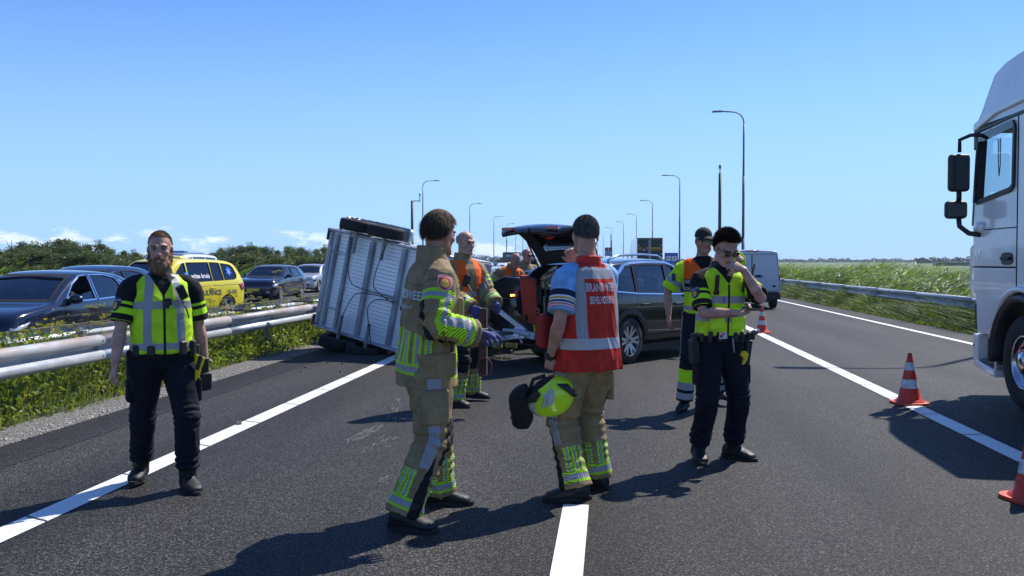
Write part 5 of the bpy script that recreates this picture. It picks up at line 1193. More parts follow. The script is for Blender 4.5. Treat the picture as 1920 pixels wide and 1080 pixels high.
# tailgate: hinged at the roof edge, window part rising steeply, lower part bent to level
tg = empty('tailgate', (-1.72, 0, 1.62)); tg.parent = suv
prof = [(0, .0, .58), (-.12, .20, .62), (-.26, .38, .65), (-.42, .50, .68), (-.58, .57, .68), (-.80, .575, .66), (-.98, .52, .62), (-1.06, .46, .55)]
def gate_mesh(cells, off, thick, name, mat, smooth=True, hole=True):
    V = []; F = []; nj = 12
    for k, (x, z, hw_) in enumerate(prof):
        for j in range(nj+1):
            t = j/nj*2-1; V.append((x, t*hw_, z-.05*t*t+off*(-.0)))
    for i in range(len(prof)-1):
        for j in range(nj):
            inside = (1 <= i <= 2 and 2 <= j <= nj-3)
            if inside == cells: F.append((i*(nj+1)+j, i*(nj+1)+j+1, (i+1)*(nj+1)+j+1, (i+1)*(nj+1)+j))
    used = sorted({i for q in F for i in q}); mp_ = {u: i for i, u in enumerate(used)}; me = bpy.data.meshes.new(name); me.from_pydata([V[u] for u in used], [], [tuple(mp_[i] for i in q) for q in F]); o = link(name, me, mat, tg, smooth)
    md = o.modifiers.new('s', 'SOLIDIFY'); md.thickness = thick; md.offset = -1 if thick > 0 else 1; md.material_offset = 0; md.use_rim = True; return o
o = gate_mesh(False, 0, .055, 'tailgate_shell', [mCHAR, mINT]); o.modifiers['s'].material_offset = 1; md = o.modifiers.new('b', 'BEVEL'); md.width = .012; md.segments = 2
gate_mesh(True, 0, .006, 'tailgate_window', mGLASS)
MB().box((-.235, 0, .375), (.34, 1.16, .055), Matrix.Rotation(R(46), 3, 'Y')).build('spoiler', mCHAR, tg, bevel=.012)
lin = MB()
for (x, z, hw_) in ((-.55, .50, .5), (-.85, .50, .5)): lin.box((x, 0, z), (.24, hw_*2, .05))
lin.build('tailgate_lining', mPLAST, tg, bevel=.015)
for s in (1, -1):
    MB().tube([(-.02, s*.60, -.18), (-.36, s*.62, .34)], .014, 8).build('gas_strut', mPLAST, tg, True)
    MB().box((-1.03, s*.44, .50), (.05, .22, .05)).build('tailgate_lamp', mTAIL, tg, bevel=.01)
MB().tube([(-1.04, 0, .50), (-1.08, 0, .42)], .02, 6).build('latch', mPLAST, tg)

# ------------------------------------------------------------------ second, dark crashed car behind the drawbar, bonnet sprung open
spk = hatch_spec(4.45, 1.80, 1.56, .98, .90, .0, -1.3, -1.75, 1.0, 1.04, rear_belt=1.08, nose=.70)
wk = {'polys': [[(.66, 1.02), (.28, 1.30), (-.02, 1.455), (-.20, 1.47), (-.22, 1.03)], [(-.28, 1.03), (-.26, 1.47), (-.75, 1.46), (-1.12, 1.38), (-1.22, 1.05)]], 'span': (-1.6, .70), 'fx': .25, 'rx': -1.3}
k2 = empty('x'); bpy.data.objects.remove(k2)
c2, car2 = build_car('crashed_car', (-3.3, 18.9, 0), R(-20), 'black crashed car with silver window trim and sprung bonnet behind the drawbar', 'car', mCHAR, spk, (1.3, -1.3), .32, wk, glass=glass_mat('brown_glass', (.10, .09, .08), .25, .1), trim=mCHROME, wscreen=[(-.70, 1.06), (.70, 1.06), (.55, 1.46), (-.55, 1.46)], door_seams=seams, handles_=[(-.06, .86)])
bn = MB(); nn = 6
V = []; F = []
for i in range(7):
    for j in range(7):
        x = i/6*1.22; y = (j/6*2-1)*(.80-.10*i/6); V.append((x, y, .06*math.sin(i/6*3.1)+.04-.05*(j/3-1)**2-(.10*(i/6)**4)))
for i in range(6):
    for j in range(6): F.append((i*7+j, i*7+j+1, (i+1)*7+j+1, (i+1)*7+j))
me = bpy.data.meshes.new('bonnet'); me.from_pydata(V, [], F); o = link('bonnet', me, mCHAR, c2, True); o.location = (.86, 0, 1.02); o.rotation_euler = (0, R(-22), 0); md = o.modifiers.new('s', 'SOLIDIFY'); md.thickness = .04
MB().box((1.6, -.55, .95), (.9, .5, .5)).build('engine', mPLAST, c2, bevel=.05)
for s in (1, -1): car2.patch('headlamp', [(1.75, .74), (2.12, .68), (2.12, .60), (1.90, .58)], 'y', s, .006, mLAMP, .01)
# crumpled front wing standing up beside the drawbar with a red and white reflector strip
wg = MB(); pf = [(0, .28), (0, 1.13), (.55, 1.36), (.74, 1.345), (1.08, 1.31), (1.12, .9), (1.10, .28)]
a0 = aty(893, 560, 16.2); b0 = aty(1008, 560, 15.15); sc0 = (b0-a0).length/1.12; yw = math.atan2(b0.y-a0.y, b0.x-a0.x)
wing = empty('torn_body_panel', (a0.x, a0.y, 0), yw, 'torn black body panel with a red reflector strip, between the drawbar and the open tailgate', 'car part')
pf = [(x*sc0, z*1.01) for x, z in pf]
o = MB().prism(pf, 'y', 0, .12).build('wing_panel', M('black_gloss', (.006, .006, .007), .2, coat=.6), wing, bevel=.03, seg=3)
MB().bar((0.02, -.008, 1.135), (.55*sc0, -.008, 1.372), .03, .02).build('edge_strip', mCHROME, wing)
MB().bar((0.02, -.012, 1.07), (.6*sc0, -.012, 1.01), .035, .018).build('crease_trim', M('grey_trim', (.08, .08, .085), .4), wing)
MB().bar((.12*sc0, -.026, 1.07), (.31*sc0, -.026, 1.045), .04, .016).build('red_reflector', M('reflector_red', (.65, .04, .03), .25), wing)
MB().box((.72*sc0, -.02, .955), (.085, .03, .035)).build('indicator_lamp', M('amber_glow', (.8, .3, .02), .3), wing, bevel=.01)
MB().bar((.0, -.03, .75), (.5, -.04, .55), .02).build('broken_trim', M('grey_trim', (.08, .08, .085), .4), wing)
# red cloth hanging over it
V = []; F = []; a1 = aty(976, 516, 15.36); b1 = aty(1006, 520, 15.10)
for j in range(15):
    t = j/14
    for i in range(9):
        u = i/8; z = 1.375-.08*u*u-t*.72; x = a1.x+(b1.x-a1.x)*u*(1-.12*t)+.06*t; yb = a1.y+(b1.y-a1.y)*u-.10-.020*math.sin(u*12+t*1.5)*(.3+t)
        V.append((x, yb, z))
for j in range(14):
    for i in range(8): a = j*9+i; F.append((a, a+1, a+10, a+9))
for i in range(9): V.append((a1.x+(b1.x-a1.x)*i/8, a1.y+.25, 1.40-.08*(i/8)**2))
for i in range(8): F.append((i, i+1, len(V)-9+i+1, len(V)-9+i))
me = bpy.data.meshes.new('red_cloth'); me.from_pydata(V, [], F); o = link('red_cloth', me, M('cloth_red', (.42, .035, .015), .8), None, True); md = o.modifiers.new('s', 'SOLIDIFY'); md.thickness = .008
tag(o, 'red cloth hanging over the black crashed bodywork beside the open tailgate', 'cloth')
# oil / fluid puddle glints and debris under the drawbar
pud = MB(); rr = random.Random(9)
for (px, py, a, b) in ((935, 672, .28, .10), (985, 664, .26, .09), (915, 668, .12, .05)):
    c = gp(px, py); pud.add([(c.x+a*(1+.3*math.sin(3*t+px))*math.cos(t), c.y+b*(1+.35*math.sin(5*t))*math.sin(t)*1.8, .004) for t in np.linspace(0, 6.28, 22)[:-1]], [tuple(range(21))])
tag(pud.build('fluid_puddle', M('wet_fluid', (.03, .03, .03), .04, spec=1.), None, fix=False), 'shiny spilled fluid on the asphalt below the drawbar', 'puddle', kind='stuff')
deb = MB()
for i in range(70):
    c = gp(rr.uniform(560, 1010), rr.uniform(655, 700)); s_ = rr.uniform(.006, .03); deb.box((c.x, c.y, s_*.4), (s_, s_*rr.uniform(.5, 2), s_*.6), Matrix.Rotation(rr.uniform(0, 3), 3, 'Z'))
tag(deb.build('debris', M('debris', (.05, .05, .05), .6, var=.5), None), 'small black fragments scattered on the road below the trailer and drawbar', 'debris', kind='stuff')
w_ = gp(448, 797); q = MB().box((w_.x, w_.y, .02), (.05, .035, .03), Matrix.Rotation(.5, 3, 'Z')); tag(q.build('stone_chip', mSTONE, None, bevel=.008), 'single pale chip of stone beside the left white line', 'stone')

# ------------------------------------------------------------------ traffic cones
mCR = M('cone_red', (.66, .045, .018), .45, var=.22, vscale=16, detail=8); mCW = M('cone_white', (.62, .62, .60), .4, var=.28, vscale=22, detail=9); mCB = M('cone_base', (.60, .06, .02), .55)
def cone(p, rz, label, h=.575):
    root = empty('traffic_cone', (p.x, p.y, 0), rz, label, 'traffic cone', 'red and white traffic cones along the line')
    q = [(.19, -.19), (.19, .19), (-.19, .19), (-.19, -.19)]; q = smooth_poly(q, 3)
    b = MB(); b.prism(q, 'z', 0.0, .028); b.build('base', mCB, root, bevel=.006)
    zs = [.026, .05, .17, .30, .43, .53, h]; zz = [.026, .040, .19, .275, .37, .465, h-.0]
    R0 = lambda z: .128-(.128-.022)*(z-.03)/(h-.03)
    MB().lathe([(.165, .026), (.155, .045), (R0(.055)+.004, .06), (R0(.19)+.001, .185)], (0, 0, 0), 28).build('foot_band', mCR, root, True)
    for nm, z0, z1, mt in (('white_band', .185, .282, mCW), ('red_band', .282, .385, mCR), ('white_band', .385, .475, mCW), ('red_tip', .475, h, mCR)):
        k = .0025 if 'white' in nm else 0
        pr = [(R0(z0)+k, z0), (R0(z1)+k, z1)]
        if nm == 'red_tip': pr += [(R0(h)*.6, h+.006), (0, h+.008)]
        MB().lathe(pr, (0, 0, 0), 28).build(nm, mt, root, True)
    return root
cone(gp(1705, 757), .15, 'traffic cone in the middle distance on the line before the truck\'s shadow'); cone(gp(1428.5, 624), .5, 'farthest traffic cone, right of the texting officer\'s elbow')
cone(gp(1938, 938), .32, 'nearest traffic cone, cut by the right edge of the picture')
# ------------------------------------------------------------------ people
def v3(*a): return Vector(a)
def ik(a, b, l1, l2, pole):
    d = b-a; L = min(d.length, (l1+l2)*.999); d.normalize(); b2 = a+d*L
    x = (l1*l1-l2*l2+L*L)/(2*L); h = math.sqrt(max(0, l1*l1-x*x)); p = pole-d*pole.dot(d); p.normalize()
    return a+d*x+p*h, b2
class Rings:
    """lofts given as rings: centre, axis a, axis b"""
    def __init__(s): s.mb = MB()
    def loft(s, rings, n=20, ex=2.0):
        vs = []; fs = []
        for (c, a, b) in rings:
            for k in range(n):
                t = 2*math.pi*k/n; ct, st = math.cos(t), math.sin(t)
                if ex != 2.0: ct = math.copysign(abs(ct)**(2/ex), ct); st = math.copysign(abs(st)**(2/ex), st)
                vs.append(c+a*ct+b*st)
        for i in range(len(rings)-1):
            for k in range(n): fs.append((i*n+k, i*n+(k+1) % n, (i+1)*n+(k+1) % n, (i+1)*n+k))
        fs.append(tuple(range(n-1, -1, -1))); fs.append(tuple((len(rings)-1)*n+k for k in range(n))); s.mb.add(vs, fs); return s
    def tube(s, pts, r, n=14, ref=None): s.mb.tube(pts, r, n, ref=ref); return s
    def ball(s, c, r, rot=None): s.mb.ball(c, r, 16, 12, rot); return s
def remesh(mb, vox, it=4):
    o = link('tmp', mb.mesh('tmp')); m = o.modifiers.new('r', 'REMESH'); m.mode = 'VOXEL'; m.voxel_size = vox; m.adaptivity = 0
    if it: q = o.modifiers.new('s', 'SMOOTH'); q.iterations = it; q.factor = .5
    apply_mods(o); me = o.data; bpy.data.objects.remove(o)
    n = len(me.vertices); co = np.empty(n*3); me.vertices.foreach_get('co', co); no = np.empty(n*3); me.vertices.foreach_get('normal', no)
    return me, co.reshape(-1, 3), no.reshape(-1, 3)
def folds(P, amp, sc=(9, 9, 5), seed=1):
    Q = P*np.array(sc)+2.2*(vnoise(P, 4, seed+5)[:, None]-.5)
    n = vnoise(Q, 1, seed); m = vnoise(Q, 2.1, seed+3)
    return amp*((1-np.abs(2*n-1))**1.6+.45*(1-np.abs(2*m-1))**1.5-.75)
def painted(name, base, layers, rough=.85, hatch=None, weave=True, trans=0.):
    """layers: [(attribute, colour, roughness, hatch colour or None)], later ones on top"""
    m = bpy.data.materials.new(name); m.use_nodes = True; t = m.node_tree; b = t.nodes['Principled BSDF']
    tcn = N(t, 'ShaderNodeTexCoord'); nz = N(t, 'ShaderNodeTexNoise', Scale=14., Detail=4.0); t.links.new(tcn.outputs['Object'], nz.inputs['Vector'])
    sp = N(t, 'ShaderNodeSeparateXYZ'); t.links.new(tcn.outputs['Object'], sp.inputs[0])
    bs = N(t, 'ShaderNodeMixRGB'); bs.inputs[1].default_value = (*[c*.84 for c in base], 1); bs.inputs[2].default_value = (*[min(1, c*1.14) for c in base], 1)
    t.links.new(MR(t, nz.outputs[0], .35, .65), bs.inputs[0]); last = bs.outputs[0]; rl = None
    hw = None
    for (an, col, rg, hc) in layers:
        at = N(t, 'ShaderNodeAttribute', attribute_name=an); f = MR(t, at.outputs['Fac'], -.0008, .0008, 0, 1, False)
        src = None
        if hc is not None:
            if hw is None:
                u = MA(t, 'ADD', MA(t, 'MULTIPLY', sp.outputs[0], 1.), MA(t, 'ADD', sp.outputs[2], MA(t, 'MULTIPLY', sp.outputs[1], .6)))
                hw = MR(t, MA(t, 'SINE', MA(t, 'MULTIPLY', u, 2*math.pi/.017)), -.75, -.25, 1, 0)
            hm = N(t, 'ShaderNodeMixRGB'); hm.inputs[1].default_value = (*col, 1); hm.inputs[2].default_value = (*hc, 1); t.links.new(hw, hm.inputs[0]); src = hm.outputs[0]
        mxn = N(t, 'ShaderNodeMixRGB'); t.links.new(f, mxn.inputs[0]); t.links.new(last, mxn.inputs[1])
        if src: t.links.new(src, mxn.inputs[2])
        else: mxn.inputs[2].default_value = (*col, 1)
        last = mxn.outputs[0]
        if rg is not None: q = MA(t, 'MULTIPLY', f, rough-rg); rl = q if rl is None else MA(t, 'MAXIMUM', rl, q)
    t.links.new(last, b.inputs['Base Color']); b.inputs['Roughness'].default_value = rough; b.inputs['Specular IOR Level'].default_value = .3
    if rl is not None: t.links.new(MA(t, 'SUBTRACT', rough, rl), b.inputs['Roughness'])
    if weave:
        n2 = N(t, 'ShaderNodeTexNoise', Scale=160., Detail=2.0); t.links.new(tcn.outputs['Object'], n2.inputs['Vector']); n3 = N(t, 'ShaderNodeTexNoise', Scale=22., Detail=3.0); t.links.new(tcn.outputs['Object'], n3.inputs['Vector'])
        bp = N(t, 'ShaderNodeBump', Strength=.5, Distance=.006); t.links.new(MA(t, 'ADD', MA(t, 'MULTIPLY', n2.outputs[0], .25), n3.outputs[0]), bp.inputs['Height']); t.links.new(bp.outputs[0], b.inputs['Normal'])
    if trans:
        tr = N(t, 'ShaderNodeBsdfTranslucent'); t.links.new(last, tr.inputs[0]); mm = N(t, 'ShaderNodeMixShader'); mm.inputs[0].default_value = trans
        t.links.new(b.outputs[0], mm.inputs[1]); t.links.new(tr.outputs[0], mm.inputs[2]); t.links.new(mm.outputs[0], t.nodes['Material Output'].inputs[0])
    return m
def setattrs(me, d):
    for an, av in d.items():
        a = me.attributes.new(an, 'FLOAT', 'POINT'); a.data.foreach_set('value', np.asarray(av, np.float32))
def segc(P, pts):
    """coordinates along a joint chain: s (m from start), r (distance), off (offset vectors)"""
    best = None; acc = 0
    for a, b in zip(pts[:-1], pts[1:]):
        a_, b_ = np.array(a), np.array(b); d = b_-a_; L = np.linalg.norm(d); t = np.clip(((P-a_) @ d)/L/L, 0, 1); q = P-(a_+t[:, None]*d); r = np.linalg.norm(q, axis=1)
        tu = ((P-a_) @ d)/L
        if best is None: best = [acc+t*L, r, q]
        else:
            m = r < best[1]; best[0] = np.where(m, acc+t*L, best[0]); best[1] = np.where(m, r, best[1]); best[2] = np.where(m[:, None], q, best[2])
        acc += L
    return best
AND = lambda *a: np.minimum.reduce(a)
OR = lambda *a: np.maximum.reduce(a)
mEYE = M('eye_white', (.20, .17, .155), .35); mIRIS = M('iris', (.02, .017, .014), .3); mBLK = M('gear_black', (.010, .010, .011), .5, bump=.003, bscale=40); mBOOT = M('boot_leather', (.009, .009, .009), .58, bump=.004, bscale=30); mSOLE = M('boot_sole', (.018, .018, .018), .8)
class Fig:
    def __init__(s, loc, rz, H, label, pose):
        k = H/1.80; s.k = k; s.root = empty('person', (loc[0], loc[1], 0), rz, label, 'person'); p = pose; s.pose = p
        fat = s.fat = p.get('fat', 1.0)
        s.pel = v3(*p.get('pelvis', (0, 0, .955)))*k
        lean = p.get('lean', (0, 0)); tw = p.get('twist', 0)                 # lean: (forward deg, sideways deg)
        s.CM = Matrix.Rotation(R(tw), 3, 'Z') @ Matrix.Rotation(R(lean[1]), 3, 'Y') @ Matrix.Rotation(R(lean[0]), 3, 'X')
        s.chest = s.pel+s.CM @ v3(0, .0, .36)*k; s.nb = s.pel+s.CM @ v3(0, .015, .565)*k
        s.sh = {q: s.pel+s.CM @ v3(q*.178*min(fat, 1.12), .01, .462)*k+v3(*p.get('shrug%+d' % q, (0, 0, 0))) for q in (1, -1)}
        s.hip = {q: s.pel+v3(q*.092*fat, 0, -.03)*k for q in (1, -1)}
        s.elb, s.wri, s.kne, s.ank = {}, {}, {}, {}
        for q, nm in ((1, 'L'), (-1, 'R')):
            w = v3(*p['hand'+nm])*k; s.elb[q], s.wri[q] = ik(s.sh[q], w, .295*k, .265*k, v3(*p.get('pole'+nm, (q*.4, .8, -.2))))
            f = v3(*p['foot'+nm], .085)*k; s.kne[q], s.ank[q] = ik(s.hip[q], f, .445*k, .43*k, v3(*p.get('kpole'+nm, (q*.12, -1, 0))))
        hy, hp, hr = p.get('head', (0, 0, 0)); s.HM = s.CM @ Matrix.Rotation(R(hy), 3, 'Z') @ Matrix.Rotation(R(hr), 3, 'Y') @ Matrix.Rotation(R(hp), 3, 'X')
        s.hc = s.nb+s.CM @ v3(0, -.012, .035)*k+s.HM @ v3(0, -.022, p.get('neck', .118))*k
        s.toe = {1: R(p.get('toeL', 12)), -1: R(p.get('toeR', -12))}
    def h(s, x, y, z): return s.hc+s.HM @ (v3(x, y, z)*s.k)
    def hcoord(s, P): return ((P-np.array(s.hc)) @ np.array(s.HM))/s.k
    def tcoord(s, P): return ((P-np.array(s.pel)) @ np.array(s.CM))/s.k
    def arm(s, q): return [s.sh[q], s.elb[q], s.wri[q]]
    def leg(s, q): return [s.hip[q], s.kne[q], s.ank[q]]
    def torso_ring(s, z, a, b, yo=0, xo=0):
        """z above the pelvis in units of a 1.8 m figure"""
        t = min(1, max(0, z/.3)); Mx = Matrix.Identity(3).lerp(s.CM, t) if z < .3 else s.CM
        c = s.pel+s.CM @ (v3(xo, yo, z)*s.k) if z > 0 else s.pel+v3(xo, yo, z)*s.k
        return (c, Mx @ v3(a, 0, 0)*s.k, Mx @ v3(0, b, 0)*s.k)
    def hand(s, rg, q, d, n, curl=25, spread=1.0, r=.0088, thumb=(.62, .55, .35), grip=None):
        k = s.k; w0 = s.wri[q]; d = d.normalized(); n = (n-d*n.dot(d)).normalized(); w = d.cross(n); 
        if w.dot(v3(0, 0, 0)) != 0: pass
        ts = s.thumbside.get(q) if hasattr(s, 'thumbside') else None
        sgn = q if ts is None else ts; w = w*sgn
        g = r/.0088
        rg.loft([(w0-d*.03*k, w*.027*k*g, n*.021*k*g), (w0+d*.01*k, w*.030*k*g, n*.019*k*g), (w0+d*.045*k, w*.040*k*g, n*.017*k*g), (w0+d*.085*k, w*.041*k*g, n*.014*k*g)], 12)
        cr = curl if isinstance(curl, (list, tuple)) else (curl,)*4
        for i, (L, off) in enumerate(((.070, .030), (.078, .010), (.073, -.010), (.058, -.029))):
            base = w0+(d*.080+w*off*g*spread+n*.002)*k; dd = (d+w*off*3.0*(spread-.8)).normalized(); pts = [base-d*.02*k, base]; a = 0
            for j, f in enumerate((.44, .31, .25)):
                a += R(cr[i])*(1 if j == 0 else 1.15); pts.append(pts[-1]+(dd*math.cos(a)+n*math.sin(a))*L*f*k)
            rg.tube(pts, [r*k*1.05, r*k*1.05, r*k, r*k*.92, r*k*.72], 9)
        tb = w0+(d*.022+w*.024*g)*k; t0 = (d*thumb[0]+w*thumb[1]+n*thumb[2]).normalized(); t1 = (t0+d*.5+n*.25).normalized()
        rg.tube([tb-t0*.01*k, tb+t0*.034*k, tb+t0*.034*k+t1*.030*k, tb+t0*.034*k+t1*.052*k], [r*1.5*k, r*1.3*k, r*1.15*k, r*.8*k], 9)
    def body(s, skin, vox=.0065, hands={}, no_hand=(), face=1.0, layers_extra=None, jaw=1.0):
        k = s.k; rg = Rings(); F = s.fat; mb = rg.mb
        # legs and torso (kept slim: clothes cover them)
        for q in (1, -1):
            H_, K_, A_ = s.leg(q); rg.tube([H_+v3(0, 0, .04), H_.lerp(K_, .4), K_, K_.lerp(A_, .35), A_], [.075*k, .068*k, .050*k, .050*k, .036*k])
            f = v3(math.sin(s.toe[q]), -math.cos(s.toe[q]), 0); rg.tube([A_, A_+v3(0, 0, -.045)*k-f*.02*k, A_+v3(0, 0, -.055)*k+f*.10*k], [.034*k, .034*k, .028*k])
            S_, E_, W_ = s.arm(q)
            rg.tube([S_-s.CM @ v3(q*.07, 0, -.035)*k, S_, S_.lerp(E_, .25), S_.lerp(E_, .6), E_, E_.lerp(W_, .28), E_.lerp(W_, .7), W_], [.040*k, .054*k*F**.5, .054*k*F**.5, .048*k*F**.5, .040*k, .046*k*F**.3, .034*k, .0285*k])
        rg.loft([s.torso_ring(-.10, .12, .08), s.torso_ring(0, .145*F, .10), s.torso_ring(.12, .13*F, .09*F), s.torso_ring(.30, .15*F, .10), s.torso_ring(.42, .155, .10), s.torso_ring(.48, .13, .085), s.torso_ring(.55, .075, .062, .01)])
        nb, kk = s.nb, k; up = s.HM @ v3(0, 0, 1)
        rg.loft([(nb-s.CM @ v3(0, 0, .05)*k, s.CM @ v3(.075, 0, 0)*k, s.CM @ v3(0, .065, 0)*k), (nb+s.CM @ v3(0, -.005, .02)*k, s.CM @ v3(.060*F**.4, 0, 0)*k, s.CM @ v3(0, .060*F**.4, 0)*k), (s.h(0, .022, -.095), s.HM @ v3(.057*F**.4, 0, 0)*k, s.HM @ v3(0, .060, 0)*k), (s.h(0, .03, -.03), s.HM @ v3(.055, 0, 0)*k, s.HM @ v3(0, .06, 0)*k)], 16)
        B = lambda x, y, z, rx, ry, rz, rot=None: rg.ball(s.h(x, y, z), (rx*k, ry*k, rz*k), s.HM if rot is None else s.HM @ rot)
        B(0, .016, .032, .0755, .096, .088); B(0, -.026, -.012, .066, .062, .082); B(0, -.040, -.055, .050*jaw, .047, .058)
        for q in (1, -1):
            rg.tube([s.h(q*.060*jaw, .010, -.045), s.h(q*.052*jaw, -.020, -.085), s.h(q*.022, -.070, -.106), s.h(0, -.082, -.108)], [.018*k, .020*k, .018*k, .017*k])
            B(q*.043, -.058, -.026, .021, .022, .020); B(q*.0785, .014, -.010, .009, .019, .032, Matrix.Rotation(R(q*18), 3, 'Z')); B(q*.012, -.099, -.040, .0095, .011, .009)
            rg.tube([s.h(q*.008, -.087, .020), s.h(q*.030, -.084, .026), s.h(q*.055, -.066, .018)], [.009*k, .011*k, .008*k])
        rg.tube([s.h(0, -.083, .012), s.h(0, -.096, -.014), s.h(0, -.110, -.034), s.h(0, -.098, -.044)], [.009*k, .0095*k, .013*k, .010*k])
        rg.tube([s.h(-.024, -.080, -.066), s.h(-.010, -.090, -.0635), s.h(.010, -.090, -.0635), s.h(.024, -.080, -.066)], [.005*k, .0075*k, .0075*k, .005*k]); rg.tube([s.h(-.021, -.079, -.074), s.h(0, -.090, -.076), s.h(.021, -.079, -.074)], [.005*k, .0085*k, .005*k])
        B(0, -.082, -.102, .019, .015, .015)
        for q in (1, -1):
            if q in no_hand: continue
            hd = hands.get(q, {}); dd = hd.get('d'); dd = (v3(*dd) if dd else (s.wri[q]-s.elb[q])); nn = v3(*hd.get('n', (-q*.9, 0.3, 0)))
            s.hand(rg, q, dd, nn, hd.get('curl', 22), hd.get('spread', 1.0), .0088, hd.get('thumb', (.62, .55, .35)))
        me, P, No = remesh(mb, vox, 3)
        C = s.hcoord(P); x, y, z = C[:, 0], C[:, 1], C[:, 2]
        lips = AND(.026-np.abs(x), .0075-np.abs(z+.070), -.076-y); brow = AND(.022-np.abs(np.abs(x)-.034), .0045-np.abs(z-.024+.12*np.abs(np.abs(x)-.03)), -.05-y)
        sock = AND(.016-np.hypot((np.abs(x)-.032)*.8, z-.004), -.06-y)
        stub = AND(-.040-z, .012-np.abs(y+.05)+.05, .075-np.abs(x))*.0-1 
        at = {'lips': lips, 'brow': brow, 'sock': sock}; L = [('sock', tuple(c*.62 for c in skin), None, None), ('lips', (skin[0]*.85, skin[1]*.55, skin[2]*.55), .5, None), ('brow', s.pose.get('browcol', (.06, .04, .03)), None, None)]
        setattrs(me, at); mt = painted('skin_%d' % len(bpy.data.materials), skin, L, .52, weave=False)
        b_ = mt.node_tree.nodes['Principled BSDF']; b_.inputs['Subsurface Weight'].default_value = .08; b_.inputs['Subsurface Radius'].default_value = (.01, .004, .002); b_.inputs['Subsurface Scale'].default_value = .6
        o = link('body', me, mt, s.root, True); s.bodyo = o
        for q in (1, -1):
            e = MB(); e.ball(s.h(q*.032, -.0790, .002), (.0120*k, .0105*k, .0075*k), 12, 8, s.HM); eo = e.build('eye', mEYE, s.root, True); f = MB(); f.ball(s.h(q*.031, -.0862, .002), (.0056*k, .0045*k, .0056*k), 8, 6, s.HM); f.build('iris', mIRIS, eo, True)
        return o
    def hair(s, col, mode='short', n=2600, L=.018, top=1.0, seed=1, gray=None, comb=1.0):
        cbs = comb
        """cap of hair over the cranium with strands"""
        k = s.k; rs_ = np.random.RandomState(seed); rg = Rings()
        pts = []; cen = np.array([0, .016, .032]); rad = np.array([.0765, .0975, .0895])
        def hairline(d):                                            # d: directions; True where hair grows
            x, y, z = d[:, 0], d[:, 1], d[:, 2]
            front = -.80+.55*np.clip(.62-z, -1, 1)**1 if mode != 'bald' else 0
            if mode == 'bald': return (z < .42) & (z > -.45) & (y > -.12)
            lim = np.interp(z, [-1, -.55, -.35, -.05, .25, .55, .78, 1], [2, .65, .18, .04, -.15, -.55, -2, -2])
            return y > lim+.03*np.sin(x*19)
        d = rs_.normal(size=(n*3, 3)); d /= np.linalg.norm(d, axis=1)[:, None]; d = d[hairline(d)][:n]
        base = cen+d*rad; nrm = d/rad; nrm /= np.linalg.norm(nrm, axis=1)[:, None]
        thick = (.010 if mode == 'full' else .005)*top
        # scalp cap mesh
        nu, nv = 48, 28; V = []; idx = {}; F = []
        for j in range(nv+1):
            th = math.pi*j/nv
            for i in range(nu):
                ph = 2*math.pi*i/nu; V.append((math.sin(th)*math.cos(ph), math.sin(th)*math.sin(ph), math.cos(th)))
        D = np.array(V); ok = hairline(D); rr_ = vnoise(D, 9, seed); full = mode == 'full'
        ext = 1+ (thick*(.9+.35*rr_)+(.022*np.clip(D[:, 2], 0, 1)**1.0*top if full else .004*top+0*D[:, 2]))[:, None]/.09
        Pn = cen+D*rad*ext; 
        for j in range(nv):
            for i in range(nu):
                a = (j*nu+i, j*nu+(i+1) % nu, (j+1)*nu+(i+1) % nu, (j+1)*nu+i)
                if all(ok[t] for t in a): F.append(a)
        HMn = np.array(s.HM); W_ = lambda A: (A*k) @ HMn.T+np.array(s.hc)
        mt = M('hair_%s' % '_'.join('%d' % (c*999) for c in col), col, .78, col2=gray or tuple(c*1.35 for c in col), vscale=60, bump=.004, bscale=150, spec=.22, stretch=(1, 1, .3))
        root = mesh_np('hair', W_(Pn), F, mt, s.root, True)
        ft = np.clip(nrm[:, 2], 0, 1)
        ext2 = 1+(thick*.9+(.020*np.clip(d[:, 2], 0, 1)*top if full else .003*top+0*d[:, 2]))[:, None]/.09
        b0 = cen+d*rad*ext2; comb = np.stack([.25*np.sign(d[:, 0]), .15-.5*(d[:, 1] < 0), -.75*np.ones(len(d))], 1)*cbs if full else np.stack([0*d[:, 0], -.25*np.ones(len(d)), -.1*np.ones(len(d))], 1)
        dr = nrm*(.30+.6*(1-cbs) if full else .8)+comb+rs_.normal(0, .17+.2*(1-cbs), d.shape); dr /= np.linalg.norm(dr, axis=1)[:, None]
        LL = (L*rs_.uniform(.5, 1.3, len(d)))[:, None]; side = np.cross(dr, nrm); side /= np.linalg.norm(side, axis=1)[:, None]+1e-9; w = .0011*(1.4 if full else 1)
        b1 = b0+dr*LL*.6; b2 = b1+(dr+np.array([0, 0, -.5*cbs]) if full else dr)*LL*.5
        Vs = np.stack([b0-side*w, b0+side*w, b1-side*w*.8, b1+side*w*.8, b2], 1).reshape(-1, 3); q = (np.arange(len(b0))*5)[:, None]
        Fs = np.concatenate([q+np.array([[0, 1, 3]]), q+np.array([[0, 3, 2]]), q+np.array([[2, 3, 4]])])
        o = mesh_np('hair_strands', W_(Vs), Fs, mt, root); o['kind'] = 'stuff'; return root
    def beard(s, col, col2, seed=3):
        k = s.k; rg = Rings(); rs_ = np.random.RandomState(seed)
        B = lambda x, y, z, rx, ry, rz: rg.ball(s.h(x, y, z), (rx*k, ry*k, rz*k), s.HM)
        for q in (1, -1):
            rg.tube([s.h(q*.068, .002, -.022), s.h(q*.063, -.012, -.060), s.h(q*.048, -.045, -.100), s.h(q*.02, -.078, -.122)], [.010*k, .019*k, .025*k, .028*k]); rg.tube([s.h(0, -.100, -.056), s.h(q*.018, -.094, -.058), s.h(q*.032, -.080, -.074)], [.006*k, .0075*k, .010*k])
